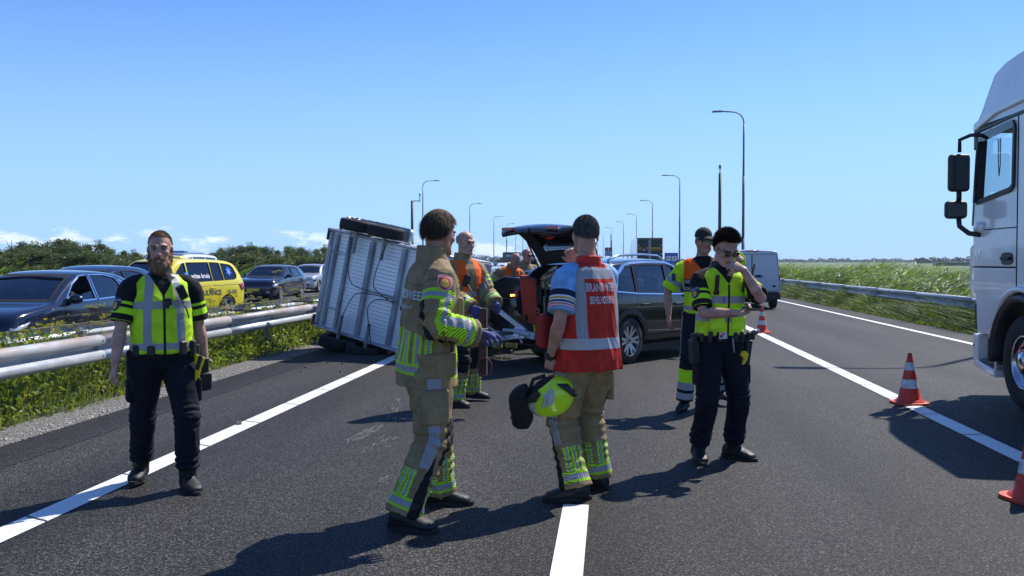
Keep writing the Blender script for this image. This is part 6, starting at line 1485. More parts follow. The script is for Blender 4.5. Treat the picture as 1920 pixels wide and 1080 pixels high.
        B(0, -.078, -.130, .036, .032, .044); B(0, -.074, -.105, .040, .028, .022)
        me, P, No = remesh(rg.mb, .005, 2); n = len(P); C = s.hcoord(P)
        P2 = P+No*(vnoise(P, 70, 2)[:, None]-.4)*.010; me.vertices.foreach_set('co', P2.ravel())
        mt = M('beard', col, .75, col2=col2, vscale=40, bump=.006, bscale=180, stretch=(1, 1, .35)); o = link('beard', me, mt, s.root, True)
        pick = rs_.randint(0, n, 1800); b0 = P2[pick]; dr = No[pick]*.5+np.array([0, 0, -.8])+rs_.normal(0, .3, (len(pick), 3)); dr /= np.linalg.norm(dr, axis=1)[:, None]; sd = np.cross(dr, rs_.normal(size=dr.shape)); sd /= np.linalg.norm(sd, axis=1)[:, None]
        b1 = b0+dr*rs_.uniform(.010, .024, (len(pick), 1)); V = np.stack([b0-sd*.0011, b0+sd*.0011, b1], 1).reshape(-1, 3)
        q_ = mesh_np('beard_strands', V, (np.arange(len(b0))*3)[:, None]+np.arange(3), mt, o); q_['kind'] = 'stuff'
    def shades(s, frame=mBLK):
        k = s.k; lens = M('shade_lens', (.01, .01, .012), .06, coat=1); g = MB()
        for q in (1, -1):
            n = 14; V = []
            for i in range(n):
                a = i/n*6.283; V.append(s.h(q*(.033+.027*math.copysign(abs(math.cos(a))**.7, math.cos(a))), -.103+.012*(abs(math.cos(a)-(-q*0))*.5), .004+.019*math.copysign(abs(math.sin(a))**.75, math.sin(a))))
            g.add(V, [tuple(range(n))])
        root = g.build('sunglasses', lens, s.root, fix=False); md = root.modifiers.new('s', 'SOLIDIFY'); md.thickness = .004
        f = MB(); f.tube([s.h(-.008, -.106, .012), s.h(.008, -.106, .012)], .003*k, 6); f.build('bridge', frame, root)
        for q in (1, -1): MB().tube([s.h(q*.060, -.096, .014), s.h(q*.074, -.05, .012), s.h(q*.080, .01, .010)], .0028*k, 6).build('temple', frame, root)
        return root
    # ---------------------------------------------------------------- clothes
    def garment(s, name, rg, vox, base, layers, rough=.85, amp=.006, sc=(9, 9, 5), seed=1, it=4, trans=0., extra=None, joints=(), split=None):
        """layers: list of (colour, roughness, hatch, function(P, fig) -> signed value)"""
        me, P, No = remesh(rg.mb, vox, it)
        d = folds(P, amp, sc, seed)
        for (pts, sj, a_, w_, per) in joints:
            sc_, r_, off = segc(P, pts); near = (r_ < .16*s.k); ph = vnoise(P, 7, seed+9)*3.
            d = d+np.where(near, a_*np.sin(2*np.pi*(sc_/per)+ph)*np.exp(-((sc_-sj)/w_)**2), 0)
        if extra is not None: d = d+extra(P)
        Q = P+No*d[:, None]; me.vertices.foreach_set('co', Q.ravel()); at = {}; L = []
        for i, (col, rg_, hc, fn) in enumerate(layers):
            at['l%d' % i] = fn(P); L.append(('l%d' % i, col, rg_, hc))
        setattrs(me, at); mt = painted(name+'_cloth_%d' % len(bpy.data.materials), base, L, rough, trans=trans)
        me.update(); o = link(name, me, mt, s.root, True); return o
    def boots(s, tall=.12, mat=mBOOT, fat=1.0):
        k = s.k
        for q in (1, -1):
            A = s.ank[q]; f = v3(math.sin(s.toe[q]), -math.cos(s.toe[q]), 0); w = v3(f.y*-1, f.x, 0); u = v3(0, 0, 1); lift = A.z-.085*k
            rg = Rings(); z0 = v3(A.x, A.y, lift)
            R_ = [(-.085, .045, .024, .036), (-.07, .055, .036, .046), (-.02, .060, .042, .052), (.04, .055, .043, .046), (.10, .044, .049, .036), (.15, .036, .048, .029), (.185, .031, .038, .023), (.200, .028, .020, .014)]
            rg.loft([(z0+f*a*k+u*b*k, w*c*k*fat, u*d_*k*fat) for a, b, c, d_ in R_], 16, 2.4)
            L = (s.kne[q]-A).normalized(); rg.tube([A-L*.04*k, A+L*.02*k, A+L*tall*k], [.047*k*fat, .050*k*fat, .058*k*fat])
            me, P, No = remesh(rg.mb, .007, 3)
            d = folds(P, .003, (20, 20, 24), 4+q); me.vertices.foreach_set('co', (P+No*d[:, None]).ravel()); o = link('boot', me, mat, s.root, True)
            so_ = MB(); out = []
            for a in range(22):
                t = a/22*6.283; cx = math.cos(t); sy = math.sin(t); ln = .146*k*fat; wd = (.047 if cx > -.2 else .040)*k*fat; out.append(z0+f*(.058*k+cx*ln)+w*sy*wd*(1-.25*max(0, -cx)))
            so_.add([p+u*0.002 for p in out]+[p+u*.026*k for p in out], [tuple(range(21, -1, -1)), tuple(range(22, 44))]+[(i, (i+1) % 22, 22+(i+1) % 22, 22+i) for i in range(22)]); so_.build('sole', mSOLE, o)
            lc = MB()
            for j in range(5):
                c = A+L*(-.01+.028*j)*k+f*(.052-.006*max(0, j-1))*k+u*(.0 if j else -.004); lc.tube([c-w*.022*k, c+f*.008*k, c+w*.022*k], .0028*k, 5)
            if tall > .1: lc.build('laces', mBLK, o)
    def legrings(s, rg, r=(.108, .100, .088, .082, .085), hem=.03, waist=True, F=None, deep=1.0):
        k = s.k; F = F or s.fat
        for q in (1, -1):
            H_, K_, A_ = s.leg(q); e = (A_-K_).normalized()
            rg.tube([H_+v3(0, 0, .05), H_+v3(0, 0, -.04), H_.lerp(K_, .45), H_.lerp(K_, .8), K_, K_.lerp(A_, .35), K_.lerp(A_, .75), A_+e*hem*k], [r[0]*k*F, r[0]*k*F, r[1]*k*F**.6, r[2]*k*1.03, r[2]*k, r[3]*k*1.02, r[3]*k, r[4]*k], 18)
        if waist: rg.loft([s.torso_ring(-.11, .150*F, .100*F*deep), s.torso_ring(-.04, .178*F, .118*F*deep), s.torso_ring(.04, .172*F, .118*F*deep), s.torso_ring(.11, .160*F, .112*F*deep)], 22, 2.3)
    def sleeves(s, rg, upto, r, q_only=(1, -1), n=16):
        """upto: metres along the arm; r: radii at shoulder, mid, end"""
        k = s.k
        for q in q_only:
            S_, E_, W_ = s.arm(q); l1 = (E_-S_).length; dn = (E_-S_).normalized(); pts = [S_-s.CM @ v3(q*.095, 0, -.048)*k, S_-s.CM @ v3(q*.045, 0, -.022)*k, S_-s.CM @ v3(q*.008, 0, .0)*k+dn*.012*k]; rad = [r[0]*k*.52, r[0]*k*.74, r[0]*k*.93]
            nn = 7
            for i in range(1, nn+1):
                t = upto*k*i/nn; p = S_.lerp(E_, t/l1) if t <= l1 else E_.lerp(W_, (t-l1)/(W_-E_).length); pts.append(p); rad.append(k*(r[0]+(r[1]-r[0])*min(1, i/nn*2) if i/nn < .5 else r[1]+(r[2]-r[1])*(i/nn*2-1)))
            rg.tube(pts, rad, n)
    def put(s, name, mb, mat, bevel=.006, parent=None, smooth=False):
        return mb.build(name, mat, parent or s.root, smooth, bevel=bevel)
def surf_text(fig, obj, txt, size, origin, right, up, mat, bold=True, name='lettering', off=.004, sx=1.0):
    """print lettering on a garment: origin/right/up in the figure's local frame, cast along right x up"""
    me0 = obj.data; bv = BVHTree.FromPolygons([v.co.copy() for v in me0.vertices], [tuple(p.vertices) for p in me0.polygons])
    right, up = right.normalized(), up.normalized(); nrm = right.cross(up).normalized(); me = text_mesh(txt, size, bold); bm = bmesh.new(); bm.from_mesh(me)
    bmesh.ops.subdivide_edges(bm, edges=[e for e in bm.edges if e.calc_length() > size*.3], cuts=1); bmesh.ops.triangulate(bm, faces=bm.faces[:]); bad = []
    for v in bm.verts:
        p = origin+right*v.co.x*sx+up*v.co.y+nrm*.4; h, n_, _, _ = bv.ray_cast(p, -nrm)
        if h is None or n_.dot(nrm) < .05: bad.append(v)
        else: v.co = h+n_*off
    if bad: bmesh.ops.delete(bm, geom=bad, context='VERTS')
    bm.to_mesh(me); bm.free(); return link(name, me, mat, obj)
def surf_poly(fig, obj, poly, origin, right, up, mat, name='badge', off=.004, sub=2):
    me0 = obj.data; bv = BVHTree.FromPolygons([v.co.copy() for v in me0.vertices], [tuple(p.vertices) for p in me0.polygons])
    right, up = right.normalized(), up.normalized(); nrm = right.cross(up).normalized(); bm = bmesh.new(); vs = [bm.verts.new((u, v, 0)) for u, v in poly]; bm.faces.new(vs); bmesh.ops.triangulate(bm, faces=bm.faces[:])
    for _ in range(sub): bmesh.ops.subdivide_edges(bm, edges=bm.edges[:], cuts=1, use_grid_fill=True); bmesh.ops.triangulate(bm, faces=bm.faces[:])
    bad = []
    for v in bm.verts:
        p = origin+right*v.co.x+up*v.co.y+nrm*.4; h, n_, _, _ = bv.ray_cast(p, -nrm)
        if h is None or n_.dot(nrm) < .02: bad.append(v)
        else: v.co = h+n_*off
    if bad: bmesh.ops.delete(bm, geom=bad, context='VERTS')
    me = bpy.data.meshes.new(name); bm.to_mesh(me); bm.free(); return link(name, me, mat, obj, True)
LIME = (.58, .98, .018); LIME2 = (.50, .90, .02); GREY = (.36, .36, .38); NAVY = (.0055, .007, .014); ORNG = (.95, .13, .01); TAN = (.27, .19, .092); BLK = (.010, .010, .012)
mGOLD = M('badge_gold', (.65, .36, .04), .5); mBADGE = M('badge_blue', (.012, .02, .07), .5); mBTXT = M('badge_text', (.45, .5, .6), .5); mYPL = M('taser_yellow', (.75, .58, .01), .35); mBADR = M('badge_red', (.42, .012, .02), .5); mBADP = M('badge_pink', (.75, .35, .38), .5)
def police_badge(f, obj, q, s0=.15):
    S_, E_, W_ = f.arm(q); up = (S_-E_).normalized(); c = S_.lerp(E_, s0/.295); out = f.badge_dir; out = (out-up*out.dot(up)).normalized(); right = up.cross(out); k = f.k
    sh = [(-.036, .030), (-.030, .042), (0, .048), (.030, .042), (.036, .030), (.034, -.015), (.018, -.042), (0, -.052), (-.018, -.042), (-.034, -.015)]
    b = surf_poly(f, obj, [(x*k, y*k) for x, y in sh], c, right, up, mBADGE, 'sleeve_badge', .005)
    surf_text(f, obj, 'POLITIE', .019*k, c+up*.028*k, right, up, mBTXT, True, 'lettering', .0075)
    fl = [(-.016, -.030), (.006, -.034), (.018, -.018), (.012, -.004), (.016, .012), (.004, .006), (.0, .018), (-.006, .002), (-.014, .006), (-.012, -.010)]
    surf_poly(f, obj, [(x*k, y*k) for x, y in fl], c, right, up, mGOLD, 'badge_flame', .0075, 1)
def police_outfit(f, vest_cross=True, seed=1):
    k = f.k; F = f.fat
    # shirt: black polo with two lime bands on each sleeve
    rg = Rings(); rg.loft([f.torso_ring(.02, .165*F, .115*F), f.torso_ring(.15, .160*F, .118*F), f.torso_ring(.30, .172*F, .122*F), f.torso_ring(.40, .180, .118), f.torso_ring(.465, .165, .104), f.torso_ring(.515, .115, .085, .008), f.torso_ring(.555, .072, .070, .005)], 24, 2.3)
    f.sleeves(rg, .255, (.074*F**.5, .072*F**.5, .076*F**.5))
    def sl(c, hw):
        def g(P):
            r = []
            for q in (1, -1):
                s_, rr, off = segc(P, f.arm(q)); r.append(AND(hw*k-np.abs(s_-c*k), .11*k-rr, s_-.02, .12*k-rr+.0*s_))
            return OR(*r)
        return g
    shirt = f.garment('shirt', rg, .0075, BLK, [(LIME2, None, None, sl(.130, .010)), (LIME2, None, None, sl(.185, .022)), (LIME2, None, None, sl(.250, .0022))], amp=.004, seed=seed)
    col = Rings(); col.loft([(f.nb+f.CM @ v3(0, .002, -.03)*k, f.CM @ v3(.084, 0, 0)*k, f.CM @ v3(0, .078, 0)*k), (f.nb+f.CM @ v3(0, .006, .030)*k, f.CM @ v3(.069*F**.3, 0, 0)*k, f.CM @ v3(0, .068*F**.3, 0)*k)], 20)
    me, P, No = remesh(col.mb, .007, 2); link('collar', me, mBLK, f.root, True)
    # vest
    vg = Rings(); z0 = .02 if vest_cross else .05
    vg.loft([f.torso_ring(z0-.02, .185*F, .145*F), f.torso_ring(.12, .180*F, .142*F), f.torso_ring(.25, .182*F, .142*F), f.torso_ring(.36, .186*F, .140*F**.6), f.torso_ring(.43, .186, .130), f.torso_ring(.480, .178, .114), f.torso_ring(.515, .140, .098, .006), f.torso_ring(.545, .092, .084, .008)], 28, 2.5)
    def cross(P):
        C = f.tcoord(P); x, y, z = C[:, 0], C[:, 1], C[:, 2]; a = np.abs(x)
        return OR(AND(.027-np.abs(a-.108-.0*z-.12*(z-.3).clip(0)*-1), z-.02), .026-np.abs(z-.330), .022-np.abs(z-(z0+.028)))
    def bands(P):
        C = f.tcoord(P); z = C[:, 2]; return OR(.028-np.abs(z-.305), AND(.028-np.abs(z-.165), np.abs(C[:, 0])-.0))
    def zipf(P):
        C = f.tcoord(P); return AND(.0085-np.abs(C[:, 0]), -C[:, 1], .42-C[:, 2])
    def vneck(P):
        C = f.tcoord(P); x, y, z = C[:, 0], C[:, 1], C[:, 2]; return AND(z-(.385+1.75*np.abs(x) if vest_cross else .42+1.5*np.abs(x)), -y, .56-z)
    def arm_edge(P):
        r = []
        C = f.tcoord(P)
        for q in (1, -1):
            c = C-np.array([q*.226, .0, .385]); r.append(.090-np.sqrt((c[:, 0]*.9)**2+(c[:, 1]*.85)**2+(c[:, 2]*.72)**2))
        return OR(*r)
    def dark(P): return OR(arm_edge(P), vneck(P))
    vest = f.garment('safety_vest', vg, .0075, LIME, [(GREY, .35, None, cross if vest_cross else bands), (BLK, .5, None, zipf), (BLK, None, None, vneck), (BLK, None, None, arm_edge)], rough=.7, amp=.010 if vest_cross else .007, sc=(10, 9, 5), seed=seed+3, trans=.12, extra=lambda P: -.012*np.clip(arm_edge(P)*60, 0, 1)*k)
    police_badge(f, shirt, f.badge_side)
    # trousers
    tg_ = Rings(); f.legrings(tg_, (.112, .104, .088, .080, .074), -.06)
    j = []
    for q in (1, -1): j += [(f.leg(q), .445*k, .006, .07, .045), (f.leg(q), .76*k, .009, .07, .05)]
    tr = f.garment('trousers', tg_, .009, NAVY, [], amp=.009, sc=(9, 9, 6), seed=seed+5, joints=j)
    for q in (1, -1):
        H_, K_, A_ = f.leg(q); c = H_.lerp(K_, .55)+v3(q*.085, .0, 0)*k*F; MB().box((0, 0, 0), (.05, .13, .17)).build('cargo_pocket', tr.data.materials[0], f.root, bevel=.02).location = c
    f.boots(.17, fat=1.16)
    # duty belt
    b = Rings(); b.loft([f.torso_ring(.005, .186*F, .128*F), f.torso_ring(.055, .184*F, .128*F)], 28, 2.3); me = b.mb.mesh('belt'); o = link('duty_belt', me, mBLK, f.root, True); md = o.modifiers.new('b', 'BEVEL'); md.width = .006
    return shirt, vest
def gear_box(f, name, c, size, mat=None, rot=None, bevel=.012, parent=None):
    o = MB().box((0, 0, 0), [x*f.k for x in size]).build(name, mat or mBLK, parent or f.root, bevel=bevel, seg=3); o.location = c
    if rot: o.rotation_euler = rot
    return o
def tpt(f, x, y, z): return f.pel+f.CM @ (v3(x, y, z)*f.k)
def radio(f, c, rot=(0, 0, 0), s=1.0, ant=True, name='radio'):
    r = gear_box(f, name, c, (.058*s, .034*s, .105*s), mBLK, rot, .008)
    m = MB()
    if ant: m.tube([(.02*s, 0, .05*s), (.02*s, 0, .15*s)], .0065*s, 8)
    for i in range(5): m.box((0, -.018*s, .03*s-.014*s*i), (.040*s, .003, .004))
    m.build('radio_grille', mPLAST, r); return r
def fig_at(center, rz, H, label, feetL, feetR, wtoe, pose):
    """centre = world xy below the pelvis, feet = world ground points under the ankles, wtoe = world heading of the toes (deg, 0 = to the camera)"""
    k = H/1.8; c, s_ = math.cos(rz), math.sin(rz)
    def loc(p): dx, dy = p[0]-center[0], p[1]-center[1]; return ((dx*c+dy*s_)/k, (-dx*s_+dy*c)/k)
    pose['footL'] = loc(feetL); pose['footR'] = loc(feetR); pose['toeL'] = wtoe[0]-math.degrees(rz); pose['toeR'] = wtoe[1]-math.degrees(rz)
    return Fig(center, rz, H, label, pose)
def holster_set(f, q, taser=True):
    """q = side of the belt"""
    g = gear_box(f, 'holster', tpt(f, q*.215*f.fat, -.02, -.10), (.055, .10, .19), mBLK, (R(4), R(q*6), 0)); gear_box(f, 'holster_grip', v3(0, -.01, .115), (.035, .055, .07), mBLK, parent=g)
    if taser:
        t = gear_box(f, 'taser', tpt(f, q*.155*f.fat, -.150*f.fat, -.095), (.036, .030, .15), mYPL, (R(-6), R(-q*12), R(q*20)), .008)
        gear_box(f, 'taser_body', v3(.0, -.004, .05), (.050, .045, .07), mYPL, parent=t, bevel=.01)
    for i, (a, z, sz) in enumerate(((.7, .02, (.05, .035, .09)), (1.15, .01, (.045, .035, .07)), (2.4, .02, (.05, .04, .10)), (-.35, .02, (.045, .035, .08)))):
        x = q*math.sin(a)*.19*f.fat; y = -math.cos(a)*.145*f.fat
        gear_box(f, 'belt_pouch', tpt(f, x, y, z), sz, mBLK, (0, 0, -q*a if y < 0 else q*a))

# ---------------------------------------------------------------- bearded officer at the left
SK1 = (.50, .28, .205)
f = fig_at((gp(306, 916).x, gp(306, 916).y), R(33), 1.84, 'bearded police officer in a lime safety vest standing at the left by the guardrail', gp(352, 918), gp(264, 902), (42, 12),
    dict(fat=1.14, handL=(.30, .06, .86), handR=(-.315, -.10, .87), poleL=(.35, .9, -.1), poleR=(-.55, .75, 0), head=(-12, 4, 0), lean=(-1, 0), browcol=(.16, .09, .05)))
f.badge_side = -1; f.badge_dir = v3(-1, -.7, 0)
f.body(SK1, .0065, {1: dict(n=(-.9, .2, 0), curl=28), -1: dict(n=(.85, .3, 0), curl=(30, 24, 28, 34), spread=1.15)}, jaw=1.12)
f.hair((.20, .115, .055), 'short', 3600, .007, .15, 2); f.beard((.13, .058, .024), (.34, .19, .09))
sh, ve = police_outfit(f, True, 11)
radio(f, tpt(f, .115, -.165, .415), (R(10), R(-28), R(12)), .95, False); 
MB().tube([tpt(f, .115, -.155, .36), tpt(f, .14, -.19, .30), tpt(f, .16, -.16, .24)], .005, 6).build('radio_cord', mBLK, f.root, True)
gear_box(f, 'body_camera', tpt(f, .02, -.165, .345), (.055, .03, .07), mBLK); gear_box(f, 'vest_tag', tpt(f, .045, -.178, .315), (.03, .012, .022), M('tag_lime', (.3, .6, .02), .5), bevel=.004)
MB().tube([f.h(.078, 0, -.02), f.h(.082, .01, -.06), f.h(.07, .03, -.12)], .0025, 6).build('ear_piece', mBLK, f.root, True)
g = gear_box(f, 'holster', tpt(f, .262, -.02, -.16), (.07, .12, .24), mBLK, (R(3), 0, R(10)), .018); gear_box(f, 'holster_guard', v3(.01, -.02, -.05), (.09, .10, .13), mBLK, parent=g, bevel=.02)
t = MB(); t.prism([(-.02, -.10), (.015, -.11), (.018, -.02), (.03, .02), (.035, .07), (-.035, .09), (-.03, .03), (-.012, .0)], 'y', -.016, .016); o = t.build('taser', mYPL, f.root, bevel=.006); o.location = tpt(f, .222, -.125, -.105); o.rotation_euler = (0, R(10), R(20)); gear_box(f, 'taser_grip', v3(-.01, -.018, .03), (.03, .008, .10), mBLK, (0, R(8), 0), .003, o)
for a, z, sz in ((.55, .03, (.055, .04, .10)), (1.0, .02, (.05, .05, .12)), (1.25, .0, (.06, .06, .10)), (-.4, .02, (.05, .035, .07)), (-.9, .02, (.05, .035, .08))): gear_box(f, 'belt_pouch', tpt(f, math.sin(a)*.205*1.1, -math.cos(a)*.15*1.12, z), sz, mBLK, (0, 0, -a*.0+a))
P1 = f

# ---------------------------------------------------------------- officer with sunglasses reading a phone
SK6 = (.50, .29, .22)
f = fig_at((gp(1347, 866).x, gp(1347, 866).y), R(20), 1.885, 'young police officer in sunglasses looking down at a phone, hand at his mouth', gp(1374, 858), gp(1309, 863), (48, 4),
    dict(fat=1.0, handR=(-.02, -.33, 1.165), handL=(.085, -.21, 1.49), poleR=(-1, .5, -.9), poleL=(.62, -.15, -1), head=(2, 30, 0), lean=(1, 1), browcol=(.03, .02, .015)))
f.badge_side = -1; f.badge_dir = v3(-1, -.65, 0)
f.body(SK6, .0065, {-1: dict(d=(.85, -.45, .15), n=(-.1, -.2, 1), curl=(50, 48, 46, 44), thumb=(.7, .5, .5)), 1: dict(d=(-.75, .05, .35), n=(-.3, .8, -.4), curl=(38, 45, 52, 58))})
f.hair((.022, .015, .010), 'full', 11000, .027, .52, 3, comb=.05); f.shades()
sh, ve = police_outfit(f, False, 23)
ph = gear_box(f, 'mobile_phone', f.wri[-1]+v3(.085, -.050, .036)*f.k, (.075, .15, .010), M('phone_black', (.010, .010, .012), .45), (R(-8), R(6), R(-62)), .004)
fl = gear_box(f, 'torch', tpt(f, -.105, -.150, .425), (.030, .030, .135), mBLK, (R(8), 0, 0), .012); MB().tube([(0, 0, -.06), (0, 0, -.085)], .022, 12).build('torch_head', mBLK, fl)
radio(f, tpt(f, .155, -.130, .42), (R(6), R(10), R(-10)), 1.15, True)
gear_box(f, 'pen', tpt(f, -.04, -.150, .30), (.010, .010, .05), M('pen_blue', (.05, .12, .5), .4), bevel=.003)
for x in (-.09, .085): 
    fl_ = gear_box(f, 'vest_pocket', tpt(f, x, -.148, .225), (.115, .012, .055), M('vest_pocket_lime', LIME, .7, var=.1, vscale=20), (R(2), 0, 0), .005)
    pk = gear_box(f, 'vest_pocket', tpt(f, x, -.146, .13), (.115, .014, .09), M('vest_pocket_lime', LIME, .7), (R(2), 0, 0), .006)
holster_set(f, 1, False); holster_set(f, -1, False)
t = MB(); t.prism([(-.045, .02), (-.03, .05), (.0, .055), (.025, .035), (.02, -.01), (.0, -.05), (-.015, -.055), (-.005, -.01)], 'y', -.015, .015); o = t.build('taser', mYPL, f.root, bevel=.006); o.location = tpt(f, .12, -.19, -.13); o.rotation_euler = (0, R(10), R(10))
gear_box(f, 'handcuff_pouch', tpt(f, .20, -.12, .03), (.06, .05, .06), mBLK); MB().tube([tpt(f, .20, -.16, .055), tpt(f, .27, -.10, .065)], .022, 10).build('torch', M('torch_grey', (.12, .12, .13), .3, metal=.6), f.root, True)
wt = M('tag_white', (.6, .6, .62), .5); tgx = gear_box(f, 'belt_badge', tpt(f, -.045, -.155, .035), (.065, .010, .05), wt, (0, 0, 0), .003); gear_box(f, 'badge_stripe', v3(-.01, -.008, .008), (.045, .004, .012), M('badge_orange', (.7, .12, .05), .5), (0, R(-30), 0), .001, tgx); gear_box(f, 'badge_stripe', v3(-.018, -.009, -.006), (.025, .004, .010), mBADGE, (0, R(-30), 0), .001, tgx)
MB().tube([tpt(f, .03, -.16, .02), tpt(f, .035, -.175, -.05), tpt(f, .045, -.165, -.09)], .006, 6).build('key_cord', mZINC, f.root, True)
P6 = f

# ---------------------------------------------------------------- traffic officer, cap, phone at his ear
SK5 = (.42, .22, .15)
f = fig_at((gp(1316, 768).x, gp(1316, 768).y), R(2), 1.99, 'traffic officer in cap and sunglasses with an orange and lime jacket, phoning', gp(1350, 757), gp(1283, 770), (20, -20),
    dict(fat=1.0, handR=(-.335, -.06, .93), handL=(.135, -.09, 1.60), poleR=(-.6, .6, 0), poleL=(.8, -.3, -.8), head=(14, 3, 0), lean=(0, 0)))
f.body(SK5, .0085, {-1: dict(n=(.8, .3, 0), curl=24, spread=1.2), 1: dict(d=(-.35, -.25, .9), n=(-.7, .5, .2), curl=45)})
f.shades(); gear_box(f, 'mobile_phone', f.h(.098, -.03, -.03), (.012, .07, .14), M('phone_black', (.010, .010, .012), .45), (R(20), 0, 0), .004)
c = Rings(); k = f.k; c.ball(f.h(0, .012, .045), (.084*k, .106*k, .086*k), f.HM); me, P_, N_ = remesh(c.mb, .008, 1)
C = f.hcoord(P_); bm = bmesh.new(); bm.from_mesh(me); bm.verts.ensure_lookup_table(); bmesh.ops.delete(bm, geom=[bm.verts[i] for i in np.nonzero(C[:, 2] < .028)[0]], context='VERTS'); bm.to_mesh(me); bm.free()
cap = link('cap', me, M('cap_cloth', (.020, .019, .019), .9, bump=.003, bscale=60), f.root, True); md = cap.modifiers.new('s', 'SOLIDIFY'); md.thickness = .004
V = []; F_ = []
for i in range(11):
    a = R(-62+124*i/10); 
    for j in range(5): t = j/4; V.append(f.h(math.sin(a)*(.080+.012*t), .012-math.cos(a)*(.098+.075*t), .048-.030*t-.018*abs(math.sin(a))*t*1.0))
for i in range(10):
    for j in range(4): F_.append((i*5+j, i*5+j+1, (i+1)*5+j+1, (i+1)*5+j))
b = MB(); b.add(V, F_); o = b.build('cap_peak', M('cap_cloth', (.020, .019, .019), .9), cap, True, fix=False); md = o.modifiers.new('s', 'SOLIDIFY'); md.thickness = .004
rg = Rings(); rg.loft([f.torso_ring(.0, .182, .130), f.torso_ring(.12, .178, .130), f.torso_ring(.28, .180, .132), f.torso_ring(.40, .184, .126), f.torso_ring(.462, .168, .108), f.torso_ring(.515, .118, .090, .008), f.torso_ring(.56, .076, .074, .005)], 24, 2.4); f.sleeves(rg, .27, (.080, .080, .084))
def zt(c, hw, arms=False):
    def g(P):
        C = f.tcoord(P); dq = OR(*[OR(.0-(segc(P, f.arm(q))[1]-.095*k), -9+0*C[:, 0]) for q in (1, -1)]); on = np.abs(C[:, 0])-.175
        return AND(hw-np.abs(C[:, 2]-c), .0*C[:, 0]+1, .182-np.abs(C[:, 0]))
    return g
def sleeve_band(c, hw):
    def g(P):
        r = []
        for q in (1, -1): s_, rr, off = segc(P, f.arm(q)); C = f.tcoord(P); r.append(AND(hw*k-np.abs(s_-c*k), .11*k-rr, q*C[:, 0]-.165))
        return OR(*r)
    return g
orange = lambda P: AND(f.tcoord(P)[:, 2]-.335, .190-np.abs(f.tcoord(P)[:, 0]))
vn = lambda P: AND(f.tcoord(P)[:, 2]-(.40+1.3*np.abs(f.tcoord(P)[:, 0])), -f.tcoord(P)[:, 1])
jk = f.garment('jacket', rg, .0085, LIME, [(ORNG, None, None, orange), (BLK, None, None, zt(.275, .062)), (GREY, .4, BLK, zt(.312, .017)), (GREY, .4, BLK, zt(.242, .017)), (GREY, .4, None, zt(.055, .022)), (GREY, .4, None, sleeve_band(.175, .026)), (BLK, None, None, vn), (BLK, None, None, zt(.265, .0)), ], amp=.008, seed=31, trans=.15)
surf_poly(f, jk, [(-.02*k, -.035*k), (.02*k, -.035*k), (.02*k, .035*k), (-.02*k, .035*k)], f.sh[-1].lerp(f.elb[-1], .42), v3(1, -.6, 0), v3(-.1, 0, 1), mBADGE, 'sleeve_badge', .006)
g_ = Rings(); f.legrings(g_, (.106, .098, .088, .082, .086), -.02)
def shin(c0, c1): return lambda P: OR(*[AND(segc(P, f.leg(q))[0]-c0*k, c1*k-segc(P, f.leg(q))[0], .14*k-segc(P, f.leg(q))[1]) for q in (1, -1)])
def sidel(P):
    r = []
    for q in (1, -1): s_, rr, off = segc(P, f.leg(q)); r.append(AND(.012*k-np.abs(off[:, 1]), q*off[:, 0], .52*k-s_))
    return OR(*r)
f.garment('trousers', g_, .009, NAVY, [(LIME, None, None, shin(.53, .66)), (GREY, .4, None, shin(.66, .735)), (BLK, None, None, shin(.735, .765)), (GREY, .4, None, shin(.765, .83)), (NAVY, None, None, shin(.83, 1.2)), (GREY, .4, None, sidel)], amp=.008, seed=37, joints=[(f.leg(q), .445*k, .005, .07, .05) for q in (1, -1)])
f.boots(.10)
P5 = f

